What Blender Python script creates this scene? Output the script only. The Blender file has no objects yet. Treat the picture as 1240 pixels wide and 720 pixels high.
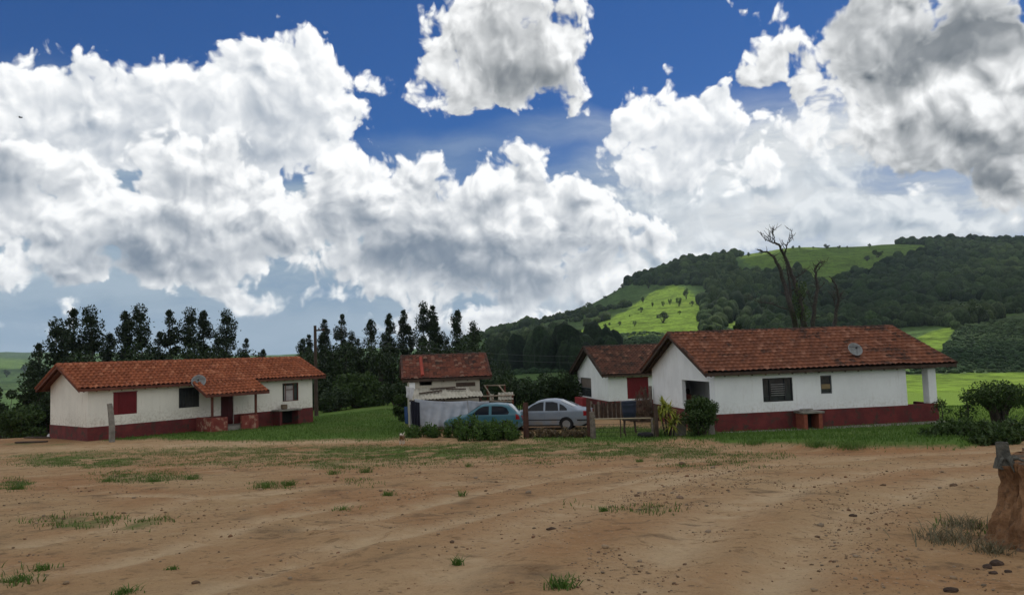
import bpy, bmesh, math, random
import numpy as np
from mathutils import Vector, Matrix

R = math.radians
scene = bpy.context.scene
COL = scene.collection
rng = np.random.default_rng(7)
random.seed(7)

# ------------------------------------------------------------------ camera
F = 931.0                      # focal length in pixels of the 1240 x 720 photograph
EYE = 1.6
ROLL = math.atan(0.034)
PITCH = math.atan(68 / F)
_fw = Vector((0, math.cos(PITCH), math.sin(PITCH)))
_up = Vector((0, -math.sin(PITCH), math.cos(PITCH)))
_rt = Vector((1, 0, 0))
CX = _rt * math.cos(ROLL) - _up * math.sin(ROLL)
CY = _rt * math.sin(ROLL) + _up * math.cos(ROLL)
CZ = -_fw
CAMP = Vector((0, 0, EYE))

def make_camera():
    cd = bpy.data.cameras.new('camera')
    cd.sensor_fit = 'HORIZONTAL'
    cd.sensor_width = 36.0
    cd.lens = F / 1240 * 36.0
    cd.clip_start = 0.1
    cd.clip_end = 20000
    co = bpy.data.objects.new('camera', cd)
    COL.objects.link(co)
    m = Matrix((CX, CY, CZ)).transposed().to_4x4()
    m.translation = CAMP
    co.matrix_world = m
    scene.camera = co
make_camera()

def ray(px, py):
    d = CX * ((px - 620) / F) + CY * (-(py - 360) / F) - CZ
    return d

def at(px, py, Y):
    """world point on the ray through a photograph pixel at forward distance Y"""
    d = ray(px, py)
    return CAMP + d * (Y / d.y)

def project(P):
    """(N,3) world points -> photograph pixels"""
    P = np.asarray(P, float) - np.array(CAMP)
    x = P @ np.array(CX); y = P @ np.array(CY); z = -(P @ np.array(CZ))
    z = np.where(np.abs(z) < 1e-6, 1e-6, z)
    px = 620 + F * x / z; py = 360 - F * y / z
    bad = z < 0.3
    px = np.where(bad, -9999, px); py = np.where(bad, -9999, py)
    return px, py

def az_el(px, py):
    d = ray(px, py).normalized()
    return math.atan2(d.x, d.y), math.asin(d.z)

# ------------------------------------------------------------------ noise
_perm = np.random.default_rng(3).permutation(4096)
def _h(ix, iy):
    return _perm[(_perm[ix & 4095] + iy) & 4095] / 4095.0
def vnoise(x, y):
    x = np.asarray(x, float); y = np.asarray(y, float)
    ix = np.floor(x).astype(np.int64); iy = np.floor(y).astype(np.int64)
    fx = x - ix; fy = y - iy
    fx = fx * fx * (3 - 2 * fx); fy = fy * fy * (3 - 2 * fy)
    a = _h(ix, iy); b = _h(ix + 1, iy); c = _h(ix, iy + 1); d = _h(ix + 1, iy + 1)
    return a + (b - a) * fx + (c - a) * fy + (a - b - c + d) * fx * fy
def fbm(x, y, o=4, g=0.5):
    s = 0; a = 1; t = 0
    for k in range(o):
        s = s + a * vnoise(x * 2 ** k + 17.3 * k, y * 2 ** k + 9.1 * k); t += a; a *= g
    return s / t
def sstep(a, b, x):
    t = np.clip((x - a) / (b - a), 0, 1)
    return t * t * (3 - 2 * t)

# ------------------------------------------------------------------ objects
class MB:
    def __init__(s): s.v = []; s.f = []; s.n = 0; s.mi = []; s.uv = None; s.col = []
    def add(s, verts, faces, mi=0, col=None):
        verts = np.asarray(verts, float).reshape(-1, 3)
        s.v.append(verts)
        o = s.n
        for f in faces: s.f.append(tuple(int(i) + o for i in f))
        s.mi += [mi] * len(faces)
        if col is not None: s.col.append(np.tile(np.asarray(col, float), (len(verts), 1)))
        s.n += len(verts)
        return s
    def box(s, lo, hi, M=None, mi=0):
        (x0, y0, z0), (x1, y1, z1) = lo, hi
        v = np.array([(x0,y0,z0),(x1,y0,z0),(x1,y1,z0),(x0,y1,z0),(x0,y0,z1),(x1,y0,z1),(x1,y1,z1),(x0,y1,z1)], float)
        if M is not None: v = tf(M, v)
        return s.add(v, [(0,3,2,1),(4,5,6,7),(0,1,5,4),(1,2,6,5),(2,3,7,6),(3,0,4,7)], mi)
    def tube(s, pts, rad, n=8, mi=0, caps=True):
        pts = [Vector(p) for p in pts]
        if not hasattr(rad, '__len__'): rad = [rad] * len(pts)
        V = []; prev = None
        for i, p in enumerate(pts):
            a = pts[max(i - 1, 0)]; b = pts[min(i + 1, len(pts) - 1)]
            t = (b - a).normalized()
            if prev is None:
                u = t.orthogonal().normalized()
            else:
                u = (prev - t * prev.dot(t))
                u = u.normalized() if u.length > 1e-6 else t.orthogonal().normalized()
            prev = u; w = t.cross(u)
            for k in range(n):
                an = 2 * math.pi * k / n
                V.append(p + (u * math.cos(an) + w * math.sin(an)) * rad[i])
        Fc = []
        m = len(pts)
        for i in range(m - 1):
            for k in range(n):
                k2 = (k + 1) % n
                Fc.append((i*n+k, i*n+k2, (i+1)*n+k2, (i+1)*n+k))
        if caps:
            Fc.append(tuple(range(n - 1, -1, -1))); Fc.append(tuple((m-1)*n + k for k in range(n)))
        return s.add([tuple(v) for v in V], Fc, mi)
    def lathe(s, prof, c=(0,0,0), n=20, mi=0, axis='z', M=None):
        V = []
        for r, z in prof:
            for k in range(n):
                an = 2 * math.pi * k / n
                V.append((r * math.cos(an), r * math.sin(an), z))
        V = np.array(V)
        if axis == 'y': V = V[:, [0, 2, 1]] * [1, 1, 1]
        if axis == 'x': V = V[:, [2, 0, 1]]
        if M is not None: V = tf(M, V)
        V = V + np.array(c)
        Fc = []
        m = len(prof)
        for i in range(m - 1):
            for k in range(n):
                k2 = (k + 1) % n
                Fc.append((i*n+k, i*n+k2, (i+1)*n+k2, (i+1)*n+k))
        Fc.append(tuple(range(n - 1, -1, -1))); Fc.append(tuple((m-1)*n + k for k in range(n)))
        return s.add(V, Fc, mi)
    def build(s, name, mats, parent=None, smooth=False, bevel=0, recalc=True):
        me = bpy.data.meshes.new(name)
        V = np.concatenate(s.v) if s.v else np.zeros((0, 3))
        me.from_pydata(V.tolist(), [], s.f)
        if not isinstance(mats, (list, tuple)): mats = [mats]
        for m in mats: me.materials.append(m)
        if len(mats) > 1: me.polygons.foreach_set('material_index', s.mi)
        if s.col:
            c = np.concatenate(s.col)
            at_ = me.color_attributes.new('tint', 'FLOAT_COLOR', 'POINT')
            cc = np.ones((len(V), 4)); cc[:, :c.shape[1]] = c
            at_.data.foreach_set('color', cc.ravel())
        if recalc:
            bm = bmesh.new(); bm.from_mesh(me)
            bmesh.ops.recalc_face_normals(bm, faces=bm.faces)
            bm.to_mesh(me); bm.free()
        if smooth: me.polygons.foreach_set('use_smooth', [True] * len(me.polygons))
        me.update()
        o = bpy.data.objects.new(name, me)
        COL.objects.link(o)
        if bevel:
            b = o.modifiers.new('bevel', 'BEVEL'); b.width = bevel; b.segments = 2; b.limit_method = 'ANGLE'
        if parent is not None: o.parent = parent
        return o

def tf(M, v):
    v = np.asarray(v, float)
    m = np.array(M)
    return v @ m[:3, :3].T + m[:3, 3]

def fast_mesh(name, V, Fq, mats, parent=None, smooth=False, col=None, nper=4):
    """numpy arrays of equal-sized faces to an object"""
    V = np.asarray(V, np.float32); Fq = np.asarray(Fq, np.int32)
    me = bpy.data.meshes.new(name)
    me.vertices.add(len(V)); me.vertices.foreach_set('co', V.ravel())
    n = Fq.shape[1]
    me.loops.add(Fq.size); me.loops.foreach_set('vertex_index', Fq.ravel())
    me.polygons.add(len(Fq))
    me.polygons.foreach_set('loop_start', np.arange(0, Fq.size, n, dtype=np.int32))
    me.polygons.foreach_set('loop_total', np.full(len(Fq), n, np.int32))
    if not isinstance(mats, (list, tuple)): mats = [mats]
    for m in mats: me.materials.append(m)
    me.update(calc_edges=True)
    if smooth: me.polygons.foreach_set('use_smooth', np.ones(len(Fq), bool))
    if col is not None:
        a = me.color_attributes.new('tint', 'FLOAT_COLOR', 'POINT')
        cc = np.ones((len(V), 4), np.float32); cc[:, :col.shape[1]] = col
        a.data.foreach_set('color', cc.ravel())
    me.validate()
    o = bpy.data.objects.new(name, me); COL.objects.link(o)
    if parent is not None: o.parent = parent
    return o

def tag(o, label=None, cat=None, group=None, kind=None):
    if label: o['label'] = label
    if cat: o['category'] = cat
    if group: o['group'] = group
    if kind: o['kind'] = kind
    return o

def thing(name, label, cat, loc=(0, 0, 0), rz=0, group=None):
    o = bpy.data.objects.new(name, None); COL.objects.link(o)
    o.location = loc; o.rotation_euler = (0, 0, rz); o.empty_display_size = 0.3
    return tag(o, label, cat, group)

def copy_tree(o, parent=None):
    c = o.copy(); COL.objects.link(c)
    if parent is not None: c.parent = parent
    for ch in [x for x in o.children]: copy_tree(ch, c)
    return c

# ------------------------------------------------------------------ materials
MATS = {}
class NT:
    """tiny node helper"""
    def __init__(s, tree): s.t = tree; s.n = tree.nodes; s.l = tree.links
    def new(s, typ, **kw):
        nd = s.n.new(typ)
        for k, v in kw.items():
            if k.startswith('_'): setattr(nd, k[1:], v)
            else: nd.inputs[k.replace('__', ' ')].default_value = v
        return nd
    def link(s, a, b): s.l.new(a, b)
    def math(s, op, a, b=None, c=None, clamp=False):
        nd = s.n.new('ShaderNodeMath'); nd.operation = op; nd.use_clamp = clamp
        for i, v in enumerate((a, b, c)):
            if v is None: continue
            if isinstance(v, (int, float)): nd.inputs[i].default_value = v
            else: s.l.new(v, nd.inputs[i])
        return nd.outputs[0]
    def vmath(s, op, a, b=None, c=None):
        nd = s.n.new('ShaderNodeVectorMath'); nd.operation = op
        for i, v in enumerate((a, b, c)):
            if v is None: continue
            if isinstance(v, (tuple, list)): nd.inputs[i].default_value = v
            elif isinstance(v, (int, float)): nd.inputs['Scale'].default_value = v
            else: s.l.new(v, nd.inputs[i])
        return nd.outputs['Value'] if op in ('LENGTH', 'DOT_PRODUCT') else nd.outputs['Vector']
    def rng(s, v, a, b, c=0.0, d=1.0, smooth=True):
        nd = s.n.new('ShaderNodeMapRange'); nd.interpolation_type = 'SMOOTHSTEP' if smooth else 'LINEAR'
        s.l.new(v, nd.inputs['Value'])
        for k, x in (('From Min', a), ('From Max', b), ('To Min', c), ('To Max', d)): nd.inputs[k].default_value = x
        return nd.outputs['Result']
    def mix(s, f, a, b, blend='MIX'):
        nd = s.n.new('ShaderNodeMix'); nd.data_type = 'RGBA'; nd.blend_type = blend
        for i, v in ((0, f), (6, a), (7, b)):
            if isinstance(v, (int, float)): nd.inputs[i].default_value = v
            elif isinstance(v, (tuple, list)): nd.inputs[i].default_value = (*v[:3], 1)
            else: s.l.new(v, nd.inputs[i])
        return nd.outputs[2]
    def noise(s, vec, scale, detail=4, rough=0.55, dist=0.0, dim='3D', typ=None):
        nd = s.n.new('ShaderNodeTexNoise'); nd.noise_dimensions = dim
        if typ: nd.noise_type = typ
        if vec is not None: s.l.new(vec, nd.inputs['Vector'])
        nd.inputs['Scale'].default_value = scale; nd.inputs['Detail'].default_value = detail
        nd.inputs['Roughness'].default_value = rough; nd.inputs['Distortion'].default_value = dist
        return nd
    def voro(s, vec, scale, detail=0, rough=0.5, feat='F1', smooth=0.5, dim='3D'):
        nd = s.n.new('ShaderNodeTexVoronoi'); nd.voronoi_dimensions = dim; nd.feature = feat
        if vec is not None: s.l.new(vec, nd.inputs['Vector'])
        nd.inputs['Scale'].default_value = scale
        if 'Detail' in nd.inputs: nd.inputs['Detail'].default_value = detail; nd.inputs['Roughness'].default_value = rough
        if feat == 'SMOOTH_F1': nd.inputs['Smoothness'].default_value = smooth
        return nd

def new_mat(name):
    m = bpy.data.materials.new(name); m.use_nodes = True
    nt = NT(m.node_tree)
    bs = m.node_tree.nodes['Principled BSDF']
    bs.inputs['Specular IOR Level'].default_value = 0.25
    return m, nt, bs

def mat(name, c, rough=0.8, spec=0.25, metal=0.0, var=0.25, scale=3.0, bump=0.0, bscale=30.0, c2=None, stain=None):
    """plain paint/wood/metal with a mottled colour and a fine bump"""
    if name in MATS: return MATS[name]
    m, nt, bs = new_mat(name)
    tc = nt.n.new('ShaderNodeTexCoord')
    n1 = nt.noise(tc.outputs['Object'], scale, 6, 0.6)
    f = nt.rng(n1.outputs['Fac'], 0.3, 0.7)
    if c2 is None: c2 = tuple(x * (1 - var) for x in c)
    col = nt.mix(f, c2, c)
    if stain:
        n3 = nt.noise(tc.outputs['Object'], stain[1], 8, 0.65)
        f3 = nt.rng(n3.outputs['Fac'], stain[2], stain[2] + 0.16)
        col = nt.mix(f3, col, stain[0])
    nt.link(col, bs.inputs['Base Color'])
    bs.inputs['Roughness'].default_value = rough; bs.inputs['Metallic'].default_value = metal
    bs.inputs['Specular IOR Level'].default_value = spec
    if bump:
        n2 = nt.noise(tc.outputs['Object'], bscale, 5, 0.6)
        b = nt.new('ShaderNodeBump', Strength=bump, Distance=0.05)
        nt.link(n2.outputs['Fac'], b.inputs['Height']); nt.link(b.outputs['Normal'], bs.inputs['Normal'])
    MATS[name] = m
    return m

def leaf_mat(name, c, c2, trans=0.35, tint=False, scale=1.2, rough=0.55):
    if name in MATS: return MATS[name]
    m, nt, bs = new_mat(name)
    geo = nt.n.new('ShaderNodeNewGeometry')
    n1 = nt.noise(geo.outputs['Position'], scale, 3, 0.6)
    f = nt.rng(n1.outputs['Fac'], 0.3, 0.7)
    rp = nt.math('ADD', nt.math('MULTIPLY', geo.outputs['Random Per Island'], 0.7), nt.math('MULTIPLY', f, 0.5))
    col = nt.mix(nt.math('MULTIPLY', rp, 0.85, clamp=True), c, c2)
    if tint:
        a = nt.n.new('ShaderNodeAttribute'); a.attribute_name = 'tint'
        col = nt.mix(1.0, col, a.outputs['Color'], 'MULTIPLY')
    nt.link(col, bs.inputs['Base Color'])
    bs.inputs['Roughness'].default_value = rough
    bs.inputs['Specular IOR Level'].default_value = 0.2
    if trans:
        tr = nt.n.new('ShaderNodeBsdfTranslucent'); nt.link(col, tr.inputs['Color'])
        mx = nt.n.new('ShaderNodeMixShader'); mx.inputs[0].default_value = trans
        nt.link(bs.outputs[0], mx.inputs[1]); nt.link(tr.outputs[0], mx.inputs[2])
        nt.link(mx.outputs[0], m.node_tree.nodes['Material Output'].inputs['Surface'])
    MATS[name] = m
    return m
# ------------------------------------------------------------------ sky, sun
SUN_EL, SUN_AZ = 60.0, 35.0        # azimuth clockwise from the view direction
SKYK = 0.10

def make_sky():
    w = bpy.data.worlds.new('World'); scene.world = w; w.use_nodes = True
    t = w.node_tree; nt = NT(t)
    bg = t.nodes['Background']; bg.inputs['Strength'].default_value = SKYK
    sk = nt.n.new('ShaderNodeTexSky'); sk.sky_type = 'NISHITA'; sk.sun_disc = False
    sk.sun_elevation = R(SUN_EL); sk.sun_rotation = R(SUN_AZ)
    sk.altitude = 900; sk.air_density = 1.0; sk.dust_density = 0.6; sk.ozone_density = 3.0
    tc = nt.n.new('ShaderNodeTexCoord')
    dirv = nt.vmath('NORMALIZE', tc.outputs['Generated'])
    sep = nt.n.new('ShaderNodeSeparateXYZ'); nt.link(dirv, sep.inputs[0])
    A = nt.math('ARCTAN2', sep.outputs['X'], sep.outputs['Y'])
    E = nt.math('ARCSINE', sep.outputs['Z'])
    cmb = nt.n.new('ShaderNodeCombineXYZ'); nt.link(A, cmb.inputs[0]); nt.link(E, cmb.inputs[1])
    P0 = cmb.outputs[0]

    # organic warp of the sky coordinates
    def warp(P, scale, amp, detail=3):
        n = nt.noise(P, scale, detail, 0.55)
        d = nt.vmath('SUBTRACT', n.outputs['Color'], (0.5, 0.5, 0.5))
        d = nt.vmath('MULTIPLY', d, (amp, amp, 0))
        return nt.vmath('ADD', P, d)
    Pw = warp(P0, 9.0, 0.045, 2)
    Pw = warp(Pw, 36.0, 0.011, 3)

    def ell(x, y, rx, ry):
        a, e = az_el(x, y)
        a1, _ = az_el(x + rx, y); a0, _ = az_el(x - rx, y)
        _, e1 = az_el(x, y - ry); _, e0 = az_el(x, y + ry)
        return a, e, max((a1 - a0) / 2, 1e-3), max((e1 - e0) / 2, 1e-3)

    def field_group(name, blobs, k=0.018):
        g = bpy.data.node_groups.new(name, 'ShaderNodeTree')
        g.interface.new_socket('P', in_out='INPUT', socket_type='NodeSocketVector')
        g.interface.new_socket('S', in_out='OUTPUT', socket_type='NodeSocketFloat')
        gn = NT(g)
        gi = g.nodes.new('NodeGroupInput'); go = g.nodes.new('NodeGroupOutput')
        acc = None
        for x, y, rx, ry in blobs:
            a, e, ra, re = ell(x, y, rx, ry)
            q = gn.vmath('MULTIPLY_ADD', gi.outputs[0], (1 / ra, 1 / re, 0), (-a / ra, -e / re, 0))
            l = gn.vmath('LENGTH', q)
            r = min(ra, re)
            v = gn.math('MULTIPLY_ADD', l, -r, r)
            acc = v if acc is None else gn.math('SMOOTH_MAX', acc, v, k)
        gn.link(acc, go.inputs[0])
        return g
    def use(g, P):
        nd = nt.n.new('ShaderNodeGroup'); nd.node_tree = g; nt.link(P, nd.inputs[0]); return nd.outputs[0]

    def shade(blobs, P):
        acc = None
        for x, y, rx, ry, s in blobs:
            a, e, ra, re = ell(x, y, rx * 1.35, ry * 1.35)
            q = nt.vmath('MULTIPLY_ADD', P, (1 / ra, 1 / re, 0), (-a / ra, -e / re, 0))
            v = nt.rng(nt.vmath('LENGTH', q), 1.0, 0.25, 0.0, s)
            if acc is None: acc = v
            else:   # 1-(1-a)(1-b)
                acc = nt.math('SUBTRACT', nt.math('ADD', acc, v), nt.math('MULTIPLY', acc, v))
        return acc

    # billowing relief, two samples for light from above right
    L = (0.006, 0.010, 0.0)
    def billow(P, sc):
        v = nt.voro(P, sc, 3, 0.5, 'SMOOTH_F1', 0.45, '2D')
        n = nt.noise(P, sc * 1.6, 4, 0.5)
        d = nt.math('MULTIPLY_ADD', v.outputs['Distance'], -0.75, 0.9)
        return nt.math('MULTIPLY_ADD', n.outputs['Fac'], 0.75, d)
    P1 = nt.vmath('ADD', P0, L)
    bl0 = billow(Pw, 15.0)
    Pw1 = nt.vmath('ADD', Pw, L)
    bl1 = billow(Pw1, 15.0)
    relief = nt.math('SUBTRACT', bl0, bl1)
    vf = nt.voro(Pw, 44.0, 2, 0.55, 'SMOOTH_F1', 0.3, '2D').outputs['Distance']
    fine2 = nt.math('MULTIPLY_ADD', vf, -1.0, 0.95)
    mottle = nt.noise(Pw, 13.0, 3, 0.5).outputs['Fac']
    fine = nt.noise(Pw, 60.0, 8, 0.65).outputs['Fac']

    def layer(base, name, blobs, dark, soft=0.012, amp=0.075, white=(1.0, 1.0, 1.0), grey=(0.30, 0.35, 0.42), k=0.016, rel=1.0, gain=1.0, bias=0.0):
        g = field_group(name, blobs, k)
        S0 = use(g, Pw); S1 = use(g, Pw1)
        b = nt.math('MULTIPLY_ADD', bl0, amp, bias - amp * BM)
        fn = nt.math('ADD', nt.math('MULTIPLY_ADD', fine, amp * 0.25, -amp * 0.125), nt.math('MULTIPLY_ADD', fine2, amp * 0.24, -amp * 0.09))
        D = nt.math('ADD', nt.math('ADD', S0, b), fn)
        alpha = nt.rng(D, -soft * 0.25, soft, 0, 1)
        # top-lit edges: how fast the cloud thins towards the light
        slope = nt.math('MULTIPLY', nt.math('SUBTRACT', S0, S1), 26.0)
        lit = nt.math('ADD', nt.math('MULTIPLY', relief, 2.6 * rel), slope)
        lit = nt.math('MULTIPLY_ADD', nt.math('ADD', lit, nt.math('MULTIPLY_ADD', fine2, 0.50, -0.18)), 0.50, 0.80)
        lit = nt.math('SUBTRACT', lit, nt.rng(mottle, 0.45, 0.72, 0, 0.24))
        dk = shade(dark, Pw)
        dk = nt.math('MULTIPLY', dk, nt.math('MULTIPLY_ADD', bl0, -0.8, 1.55))
        rim = nt.rng(D, 0.0, 0.035, 0.45, 1.0)
        dk = nt.math('MULTIPLY', dk, rim)
        v = nt.math('MULTIPLY', lit, nt.math('MULTIPLY_ADD', nt.math('MINIMUM', dk, 1.0), -0.86, 1.0), clamp=True)
        edge = nt.rng(D, 0.0, 0.03, 0.10, 0.0)
        v = nt.math('ADD', v, edge, clamp=True)
        col = nt.mix(v, grey, white)
        col = nt.vmath('SCALE', col, None); 
        col.node.inputs['Scale'].default_value = gain / SKYK
        return nt.mix(alpha, base, col)

    # ---- clear sky: sky texture, deepened to the photograph's blue
    base = nt.mix(1.0, sk.outputs['Color'], SKYTINT, 'MULTIPLY')
    # ---- thin high veil and the milky air low over the horizon
    n = nt.noise(nt.vmath('MULTIPLY', Pw, (3.0, 11.0, 1)), 1.6, 8, 0.6)
    vg = shade([(960, 215, 330, 95, 1.0), (1150, 250, 220, 130, 1.0), (820, 260, 200, 80, .9), (700, 150, 110, 22, .35), (540, 190, 120, 30, .35),
                (240, 330, 420, 120, .9), (60, 250, 160, 150, .95), (560, 330, 260, 110, .9), (420, 400, 300, 60, .9),
                (395, 235, 60, 45, .75), (0, 400, 160, 60, .8)], Pw)
    va = nt.math('MULTIPLY', vg, nt.rng(n.outputs['Fac'], 0.15, 0.62, 0.35, 1.15), clamp=True)
    low = nt.rng(E, 0.0, 0.16, 1.0, 0.0)
    # veil colour: bright on the right, slate blue over the left horizon
    fx = nt.rng(A, -0.05, 0.30, 0.0, 1.0)
    slate = nt.mix(nt.rng(n.outputs['Fac'], 0.35, 0.7), (0.26, 0.36, 0.47), (0.42, 0.52, 0.61))
    bright = nt.mix(nt.rng(n.outputs['Fac'], 0.35, 0.65), (0.50, 0.56, 0.62), (0.80, 0.83, 0.85))
    vc = nt.mix(fx, slate, bright)
    vc = nt.vmath('SCALE', vc, None); vc.node.inputs['Scale'].default_value = 1 / SKYK
    base = nt.mix(va, base, vc)
    hz = nt.vmath('SCALE', nt.mix(fx, (0.33, 0.43, 0.54), (0.66, 0.71, 0.75)), None); hz.node.inputs['Scale'].default_value = 1 / SKYK
    base = nt.mix(nt.math('MULTIPLY', low, 0.75), base, hz)

    # ---- broken bright cloud added out of view, overhead and behind, to brighten the ground
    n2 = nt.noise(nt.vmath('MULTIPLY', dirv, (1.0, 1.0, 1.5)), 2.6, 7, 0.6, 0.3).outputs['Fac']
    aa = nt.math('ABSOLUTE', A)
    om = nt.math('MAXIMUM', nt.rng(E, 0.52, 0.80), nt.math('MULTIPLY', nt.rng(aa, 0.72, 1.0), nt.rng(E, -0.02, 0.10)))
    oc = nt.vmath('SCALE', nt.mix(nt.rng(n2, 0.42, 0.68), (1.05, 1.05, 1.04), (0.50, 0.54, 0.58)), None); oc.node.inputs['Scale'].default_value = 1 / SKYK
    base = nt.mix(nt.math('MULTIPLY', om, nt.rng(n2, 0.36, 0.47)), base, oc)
    # ---- cumulus, far to near
    far = [(600, 390, 130, 22), (700, 365, 110, 34), (650, 400, 90, 14), (770, 320, 90, 36), (860, 292, 48, 16), (842, 284, 18, 14), (905, 296, 50, 12),
           (1010, 268, 60, 34), (1080, 262, 70, 30), (1160, 270, 100, 30), (1240, 262, 70, 34), (960, 284, 60, 14), (10, 396, 26, 8), (30, 330, 60, 12), (330, 355, 120, 8),
           (930, 220, 130, 26), (800, 235, 120, 26), (1040, 205, 60, 18)]
    far_d = [(620, 366, 70, 16, .75), (560, 372, 60, 16, .6), (720, 340, 50, 22, .55), (840, 222, 70, 14, .3), (1010, 285, 60, 12, .3), (940, 235, 60, 10, .3)]
    base = layer(base, 'far_cumulus', far, far_d, soft=0.016, amp=0.05, grey=(0.27, 0.35, 0.44), white=(0.84, 0.88, 0.91), gain=1.0)

    mid = [(230, 150, 190, 60), (130, 170, 160, 60), (20, 140, 120, 66), (110, 135, 100, 68), (190, 140, 85, 62), (262, 122, 70, 62), (345, 104, 62, 62), (392, 106, 44, 44), (402, 150, 42, 34), (408, 186, 38, 34),
           (330, 170, 90, 60), (190, 185, 120, 42), (70, 180, 110, 50), (416, 218, 30, 28),
           (790, 150, 46, 44), (845, 165, 70, 50), (905, 146, 46, 26), (770, 195, 50, 32), (930, 165, 60, 22), (850, 205, 110, 26)]
    mid_d = [(200, 160, 150, 40, .22), (330, 150, 60, 50, .25), (345, 135, 55, 40, .42), (215, 130, 60, 30, .32), (90, 118, 80, 22, .32), (150, 170, 80, 22, .32), (330, 190, 80, 24, .35), (40, 170, 50, 20, .3), (820, 180, 60, 30, .28), (880, 175, 40, 24, .25)]
    base = layer(base, 'mid_cumulus', mid, mid_d, soft=0.010, amp=0.062, grey=(0.36, 0.42, 0.50), white=(1.07, 1.08, 1.08), gain=1.0)

    near = [(180, 262, 150, 60), (330, 275, 110, 50), (560, 290, 160, 60), (240, 300, 130, 40), (20, 205, 62, 40), (10, 250, 50, 46), (50, 235, 40, 26), (5, 300, 22, 40),
            (235, 205, 66, 34), (185, 222, 50, 26), (150, 262, 80, 24), (120, 292, 66, 30), (210, 280, 90, 46), (285, 262, 60, 40), (315, 290, 62, 38), (260, 322, 90, 22), (170, 318, 90, 20),
            (415, 232, 46, 28), (470, 228, 56, 36), (512, 212, 20, 18), (450, 262, 90, 38), (550, 262, 90, 44), (620, 226, 44, 32), (645, 252, 66, 44), (590, 300, 110, 46),
            (700, 275, 62, 44), (735, 300, 66, 36), (500, 310, 90, 34), (620, 335, 80, 30), (560, 335, 60, 20), (690, 330, 70, 26), (390, 280, 70, 24), (610, 375, 50, 14)]
    near_d = [(520, 315, 110, 36, .55), (620, 345, 90, 26, .5), (190, 305, 110, 34, .45), (30, 215, 60, 30, .35), (690, 300, 60, 30, .3), (10, 195, 40, 20, .6), (20, 245, 40, 24, .3), (225, 222, 44, 20, .55), (205, 272, 50, 22, .75), (130, 312, 60, 22, .85), (175, 318, 50, 16, .6), (245, 325, 50, 14, .5), (300, 305, 40, 18, .45),
              (420, 262, 42, 22, .65), (500, 280, 60, 26, .6), (520, 312, 64, 26, .85), (570, 318, 50, 30, .9), (460, 315, 50, 14, .5), (590, 262, 34, 26, .45), (640, 345, 60, 18, .9), (560, 345, 40, 14, .8),
              (690, 250, 18, 24, .5), (640, 300, 50, 18, .4), (610, 240, 24, 14, .3), (720, 320, 46, 16, .45), (390, 290, 40, 12, .35)]
    base = layer(base, 'near_cumulus', near, near_d, soft=0.012, bias=0.010, amp=0.070, grey=(0.17, 0.225, 0.30), white=(1.06, 1.07, 1.07), gain=1.0)

    top = [(612, 55, 84, 62), (565, 88, 44, 28), (530, 104, 34, 18), (645, 82, 70, 46), (690, 74, 32, 32), (600, 5, 54, 34), (640, 5, 56, 30), (540, 122, 18, 12), (620, 118, 46, 14),
           (952, 50, 46, 34), (930, 22, 30, 28), (1000, 70, 54, 40), (914, 92, 16, 18), (1060, 62, 90, 70), (1150, 66, 130, 76), (1225, 110, 90, 90), (1052, 140, 40, 38),
           (1140, 165, 110, 60), (1225, 205, 80, 66), (1180, 130, 120, 90), (1080, 120, 90, 60), (1030, -22, 50, 34), (900, 4, 18, 10), (1100, -10, 120, 50)]
    top_d = [(632, 100, 66, 24, .95), (600, 62, 50, 40, .45), (640, 40, 40, 40, .25), (575, 112, 40, 12, .35),
             (1100, 64, 80, 46, .75), (1190, 44, 100, 44, 1.0), (1090, 98, 40, 26, .7), (1215, 196, 66, 44, .85), (1120, 155, 56, 28, .6), (1045, 20, 50, 40, .45), (1225, 130, 40, 20, .3), (1010, 90, 40, 20, .3), (960, 60, 40, 16, .25)]
    base = layer(base, 'top_cumulus', top, top_d, soft=0.012, amp=0.070, grey=(0.13, 0.155, 0.18), white=(1.03, 1.04, 1.04), gain=1.0)
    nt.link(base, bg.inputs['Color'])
    w.cycles.sampling_method = 'MANUAL'; w.cycles.sample_map_resolution = 512

    sd = bpy.data.lights.new('sun', 'SUN'); sd.energy = 3.2; sd.angle = R(0.5); sd.color = (1.0, 0.95, 0.86)
    so = bpy.data.objects.new('sun', sd); COL.objects.link(so)
    a, e = R(SUN_AZ), R(SUN_EL)
    v = Vector((math.sin(a) * math.cos(e), math.cos(a) * math.cos(e), math.sin(e)))
    so.rotation_euler = v.to_track_quat('Z', 'Y').to_euler()
    so.location = v * 60
    return v
SKYTINT = (0.18, 0.38, 0.66)
BM = 0.62
SUNV = make_sky()

vs = scene.view_settings
scene.display_settings.display_device = 'sRGB'
vs.view_transform = 'Standard'; vs.look = 'None'; vs.exposure = 0.0; vs.gamma = 1.0; vs.use_curve_mapping = False
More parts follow.
